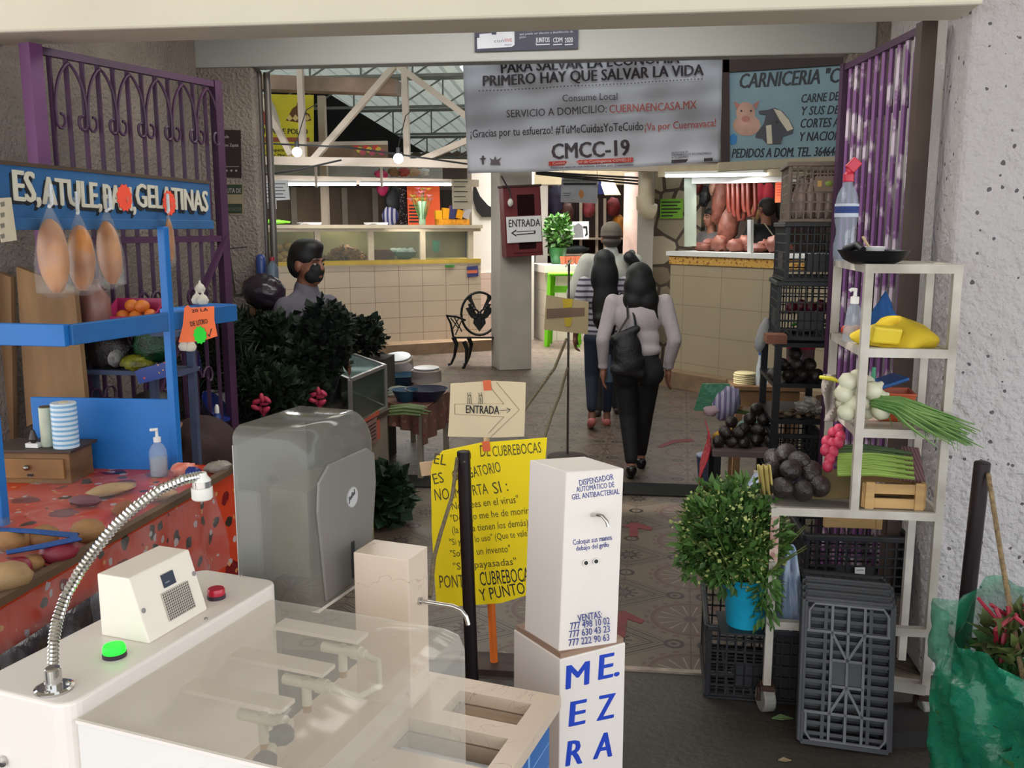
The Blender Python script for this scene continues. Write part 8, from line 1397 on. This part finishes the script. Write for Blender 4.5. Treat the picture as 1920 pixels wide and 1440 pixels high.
# ---- yellow notice on its stand
YD = 3.52; yb = PZ(925, 1256, 0); t = thing('yellow_notice', 'bright yellow handwritten face mask notice on an orange stick', 'sign', yb)
YELP = M('card_yellow', (255, 224, 3), .7, var=.03); pl_ = VP(PY(815, 1000, YD), PY(1000, 1000, YD + .02)); m, W, H = frame(pl_(815, 838), pl_(1027, 820), pl_(815, 1136))
ypts = [(808, 880), (812, 862), (830, 845), (900, 830), (1026, 820), (1020, 900), (1000, 1000), (986, 1116), (940, 1130), (860, 1136), (818, 1128), (810, 1000)]; poly(m, ypts, YELP, t, 'card', .004)
MRK = M('marker', (96, 86, 40), .7)
for s, a, b_, h in (('EL', (811, 868), (834, 872), 20), ('USO', (862, 864), (884, 862), 20), ('DE', (900, 856), (919, 855), 22), ('CUBREBOCAS', (924, 856), (1015, 848), 20), ('ES', (813, 908), (832, 904), 20), ('OBLIGATORIO', (850, 902), (940, 884), 20), ('NO', (815, 938), (842, 936), 22), ('IMPORTA', (850, 934), (915, 925), 20), ('SI :', (926, 926), (953, 920), 22), ('"No crees en el virus"', (842, 956), (972, 942), 14), ('"De algo me he de morir"', (845, 978), (996, 962), 13), ('(la culpa tienen los demás)', (848, 1000), (990, 985), 13), ('"Si yo no lo uso" (Que te vale)', (844, 1022), (992, 1004), 12), ('"Solo es un invento"', (845, 1044), (957, 1034), 13), ('"Son payasadas"', (850, 1068), (968, 1058), 13), ('PONTE', (824, 1102), (878, 1100), 24), ('CUBREBOCAS', (901, 1098), (1000, 1088), 26), ('Y PUNTO', (902, 1126), (986, 1112), 22)): tx(s, t, m, a, b_, h, INK if s in ('CUBREBOCAS', 'Y PUNTO') and a[1] > 1000 else MRK, .001, lift=.0045, ext=.0003)
st0 = yb; MB().tube([yb + V((0, .03, 0)), pl_(917, 1000, -.02), pl_(910, 720, -.02)], .012, 10).build('stick', M('stick_pale', (206, 176, 140), .7), t); MB().tube([yb + V((0, .03, .0)), pl_(921, 1128, -.02)], .016, 12).build('orange_sleeve', M('sleeve_orange', (240, 120, 40), .6), t, smooth=True)
c = pl_(800, 880, -.012); MB().bar(pl_(789, 880, -.012), pl_(960, 858, -.012), .055, .012, up=(0, 1, 0)).build('cross_slat', M('slat_pale', (214, 180, 140), .7), t); MB().box((yb.x, yb.y + .03, .012), (.2, .16, .024)).build('base', M('base_dark', (60, 40, 32), .7, var=.3), t)
for px, py in ((912, 836), (914, 722)): q = lxy(m, px, py); MB().box((q.x, q.y, .007), (.03, .04, .003), m=m).build('orange_tape', M('tape_orange', (236, 110, 60), .6), t)
t = thing('entrance_card', 'beige cardboard ENTRADA card with an arrow above the yellow notice', 'sign', pl_(912, 820)); poly(m, [(845, 719), (925, 714), (986, 717), (985, 760), (983, 818), (930, 820), (840, 818), (843, 770)], M('card_beige', (222, 202, 166), .85, var=.05), t, 'card', .004)
tx('ENTRADA', t, m, (873, 774), (935, 776), 15, INK, .01, lift=.0055); ad = MB()
def stroke(a, b_, w_=.003): p, q = lxy(m, *a), lxy(m, *b_); ad.bar(m @ V((p.x, p.y, .0055)), m @ V((q.x, q.y, .0055)), w_, .0012)
for a, b_ in (((937, 769), (957, 768)), ((950, 764), (957, 768)), ((951, 773), (957, 768))): stroke(a, b_, .004)
for s_ in (0, 1):
    x = 877 + 21 * s_
    for a, b_ in (((x, 757), (x + 1, 742)), ((x + 1, 742), (x + 6, 740)), ((x + 6, 740), (x + 7, 757)), ((x + 4, 757), (x + 3, 746)), ((x + 1, 742), (x, 736)), ((x + 4, 741), (x + 5, 735))): stroke(a, b_, .0035)
ad.build('drawn_mark', INK, t); ad = MB()
for a, b_ in (((853, 757), (945, 757)), ((853, 757), (853, 776)), ((853, 776), (945, 781)), ((945, 757), (921, 727)), ((931, 716), (974, 768)), ((974, 768), (921, 818)), ((945, 781), (916, 812))): stroke(a, b_, .0022)
ad.build('pencil_outline', M('pencil_line', (150, 126, 92), .8), t)
# bollard with rope in front of it
bA, bB = PZ(886, 1292, 0), None; bB = PY(869, 848, bA.y + .0); t = thing('iron_bollard', 'dark iron post standing in front of the yellow notice', 'post', bA); MB().tube([bA, bB], .0255, 18).build('pole', IRN, t, smooth=True); MB().ell(bB, (.0255, .0255, .008), n=16, h=6).build('cap', IRN, t, smooth=True); MB().box(bB + V((.008, -.026, -.03)), (.008, .004, .006)).build('bolt', CHR, t)
one('rope', MB().tube([bB + V((-.022, -.01, -.02)), PY(848, 930, bA.y - .12), PY(826, 1000, bA.y - .25), PY(814, 1045, bA.y - .35), PY(806, 1120, bA.y - .5)], .0075, 8), M('rope_grey', (158, 140, 110), .9, var=.3, scale=50, bump=.8), 'grey rope running from the post behind the marble block', 'rope', smooth=True)
# thin stand with the taped cardboard, ropes to it
b0 = PZ(1064, 858, 0); yv = b0.y; t = thing('pole_stand', 'thin metal stand in the passage with a taped cardboard back', 'stand', b0); q = lambda x, y, o=0: PY(x, y, yv - o)
STM = M('stand_metal', (92, 84, 80), .4, .6); MB().tube([b0 + V((0, 0, .02)), q(1067, 488)], .009, 8).build('pole', STM, t, smooth=True); MB().lathe([(.16, 0), (.16, .012), (.03, .03), (0, .03)], 22, b0).build('base', M('base_dark', (0, 0, 0)), t)
q4 = [q(1024, 553, .02), q(1104, 566, .02), q(1102, 627, .02), q(1020, 618, .02)]; MB().add([p + V((0, d_, 0)) for d_ in (0, .008) for p in q4], [(0, 1, 2, 3), (7, 6, 5, 4), (0, 4, 5, 1), (1, 5, 6, 2), (2, 6, 7, 3), (3, 7, 4, 0)]).build('cardboard', M('cardboard_dim', (190, 170, 130), .9, var=.1), t)
cm, cw, chh = frame(q(1020, 555, .024), q(1104, 560, .024), q(1020, 620, .024)); poly(cm, [(1025, 579), (1096, 577), (1096, 592), (1025, 597)], M('tape_brown', (122, 96, 74), .6), t, 'brown_tape', z0=.001)
for p_ in ([(1055, 561), (1074, 560), (1072, 576), (1056, 578)], [(1058, 596), (1073, 595), (1070, 612), (1060, 612)]): poly(cm, p_, M('tape_yellow', (206, 176, 30), .6), t, 'yellow_tape', z0=.002)
MB().bar(q(1060, 500, .0), q(1072, 488, 0), .06, .01).build('top_flower', M('flower_cream', (220, 214, 180), .7), t)
q = lambda x, y, o=0: PY(x, y, yv - o); one('rope', MB().tube([q(1062, 636), q(1040, 690, .3), q(1000, 745, .8), q(968, 790, 1.4)], .012, 6), M('rope_grey', (0, 0, 0)), 'upper rope from the thin stand toward the yellow notice', 'rope', smooth=True); one('rope', MB().tube([q(1064, 690), q(1050, 740, .25), q(1034, 780, .6), q(1018, 830, 1.2)], .011, 6), M('rope_grey', (0, 0, 0)), 'lower rope from the thin stand toward the yellow notice', 'rope', smooth=True)
# red arrows on the tiles
RA_ = M('arrow_red', (122, 40, 46), .6, var=.2, scale=9)
for k, (pts, lab) in enumerate((([(1166, 988), (1186, 980), (1200, 982), (1224, 990), (1221, 995), (1196, 991), (1196, 1006), (1180, 1006), (1180, 989)], 'red arrow painted on the tiles just before the dark strip'), ([(1150, 1152), (1168, 1146), (1180, 1150), (1208, 1164), (1203, 1170), (1176, 1161), (1172, 1196), (1152, 1190)], 'red arrow painted on the tiles right of the gel dispenser'), ([(1232, 838), (1258, 826), (1296, 822), (1302, 828), (1268, 830), (1240, 840)], 'red arrow painted on the tiles beyond the dark strip'))):
    q_ = [PZ(x, y, 0) for x, y in pts]; center(one('floor_arrow', MB().prism([(p.x, p.y) for p in q_], .002, None, .0005), RA_, lab, 'arrow'))
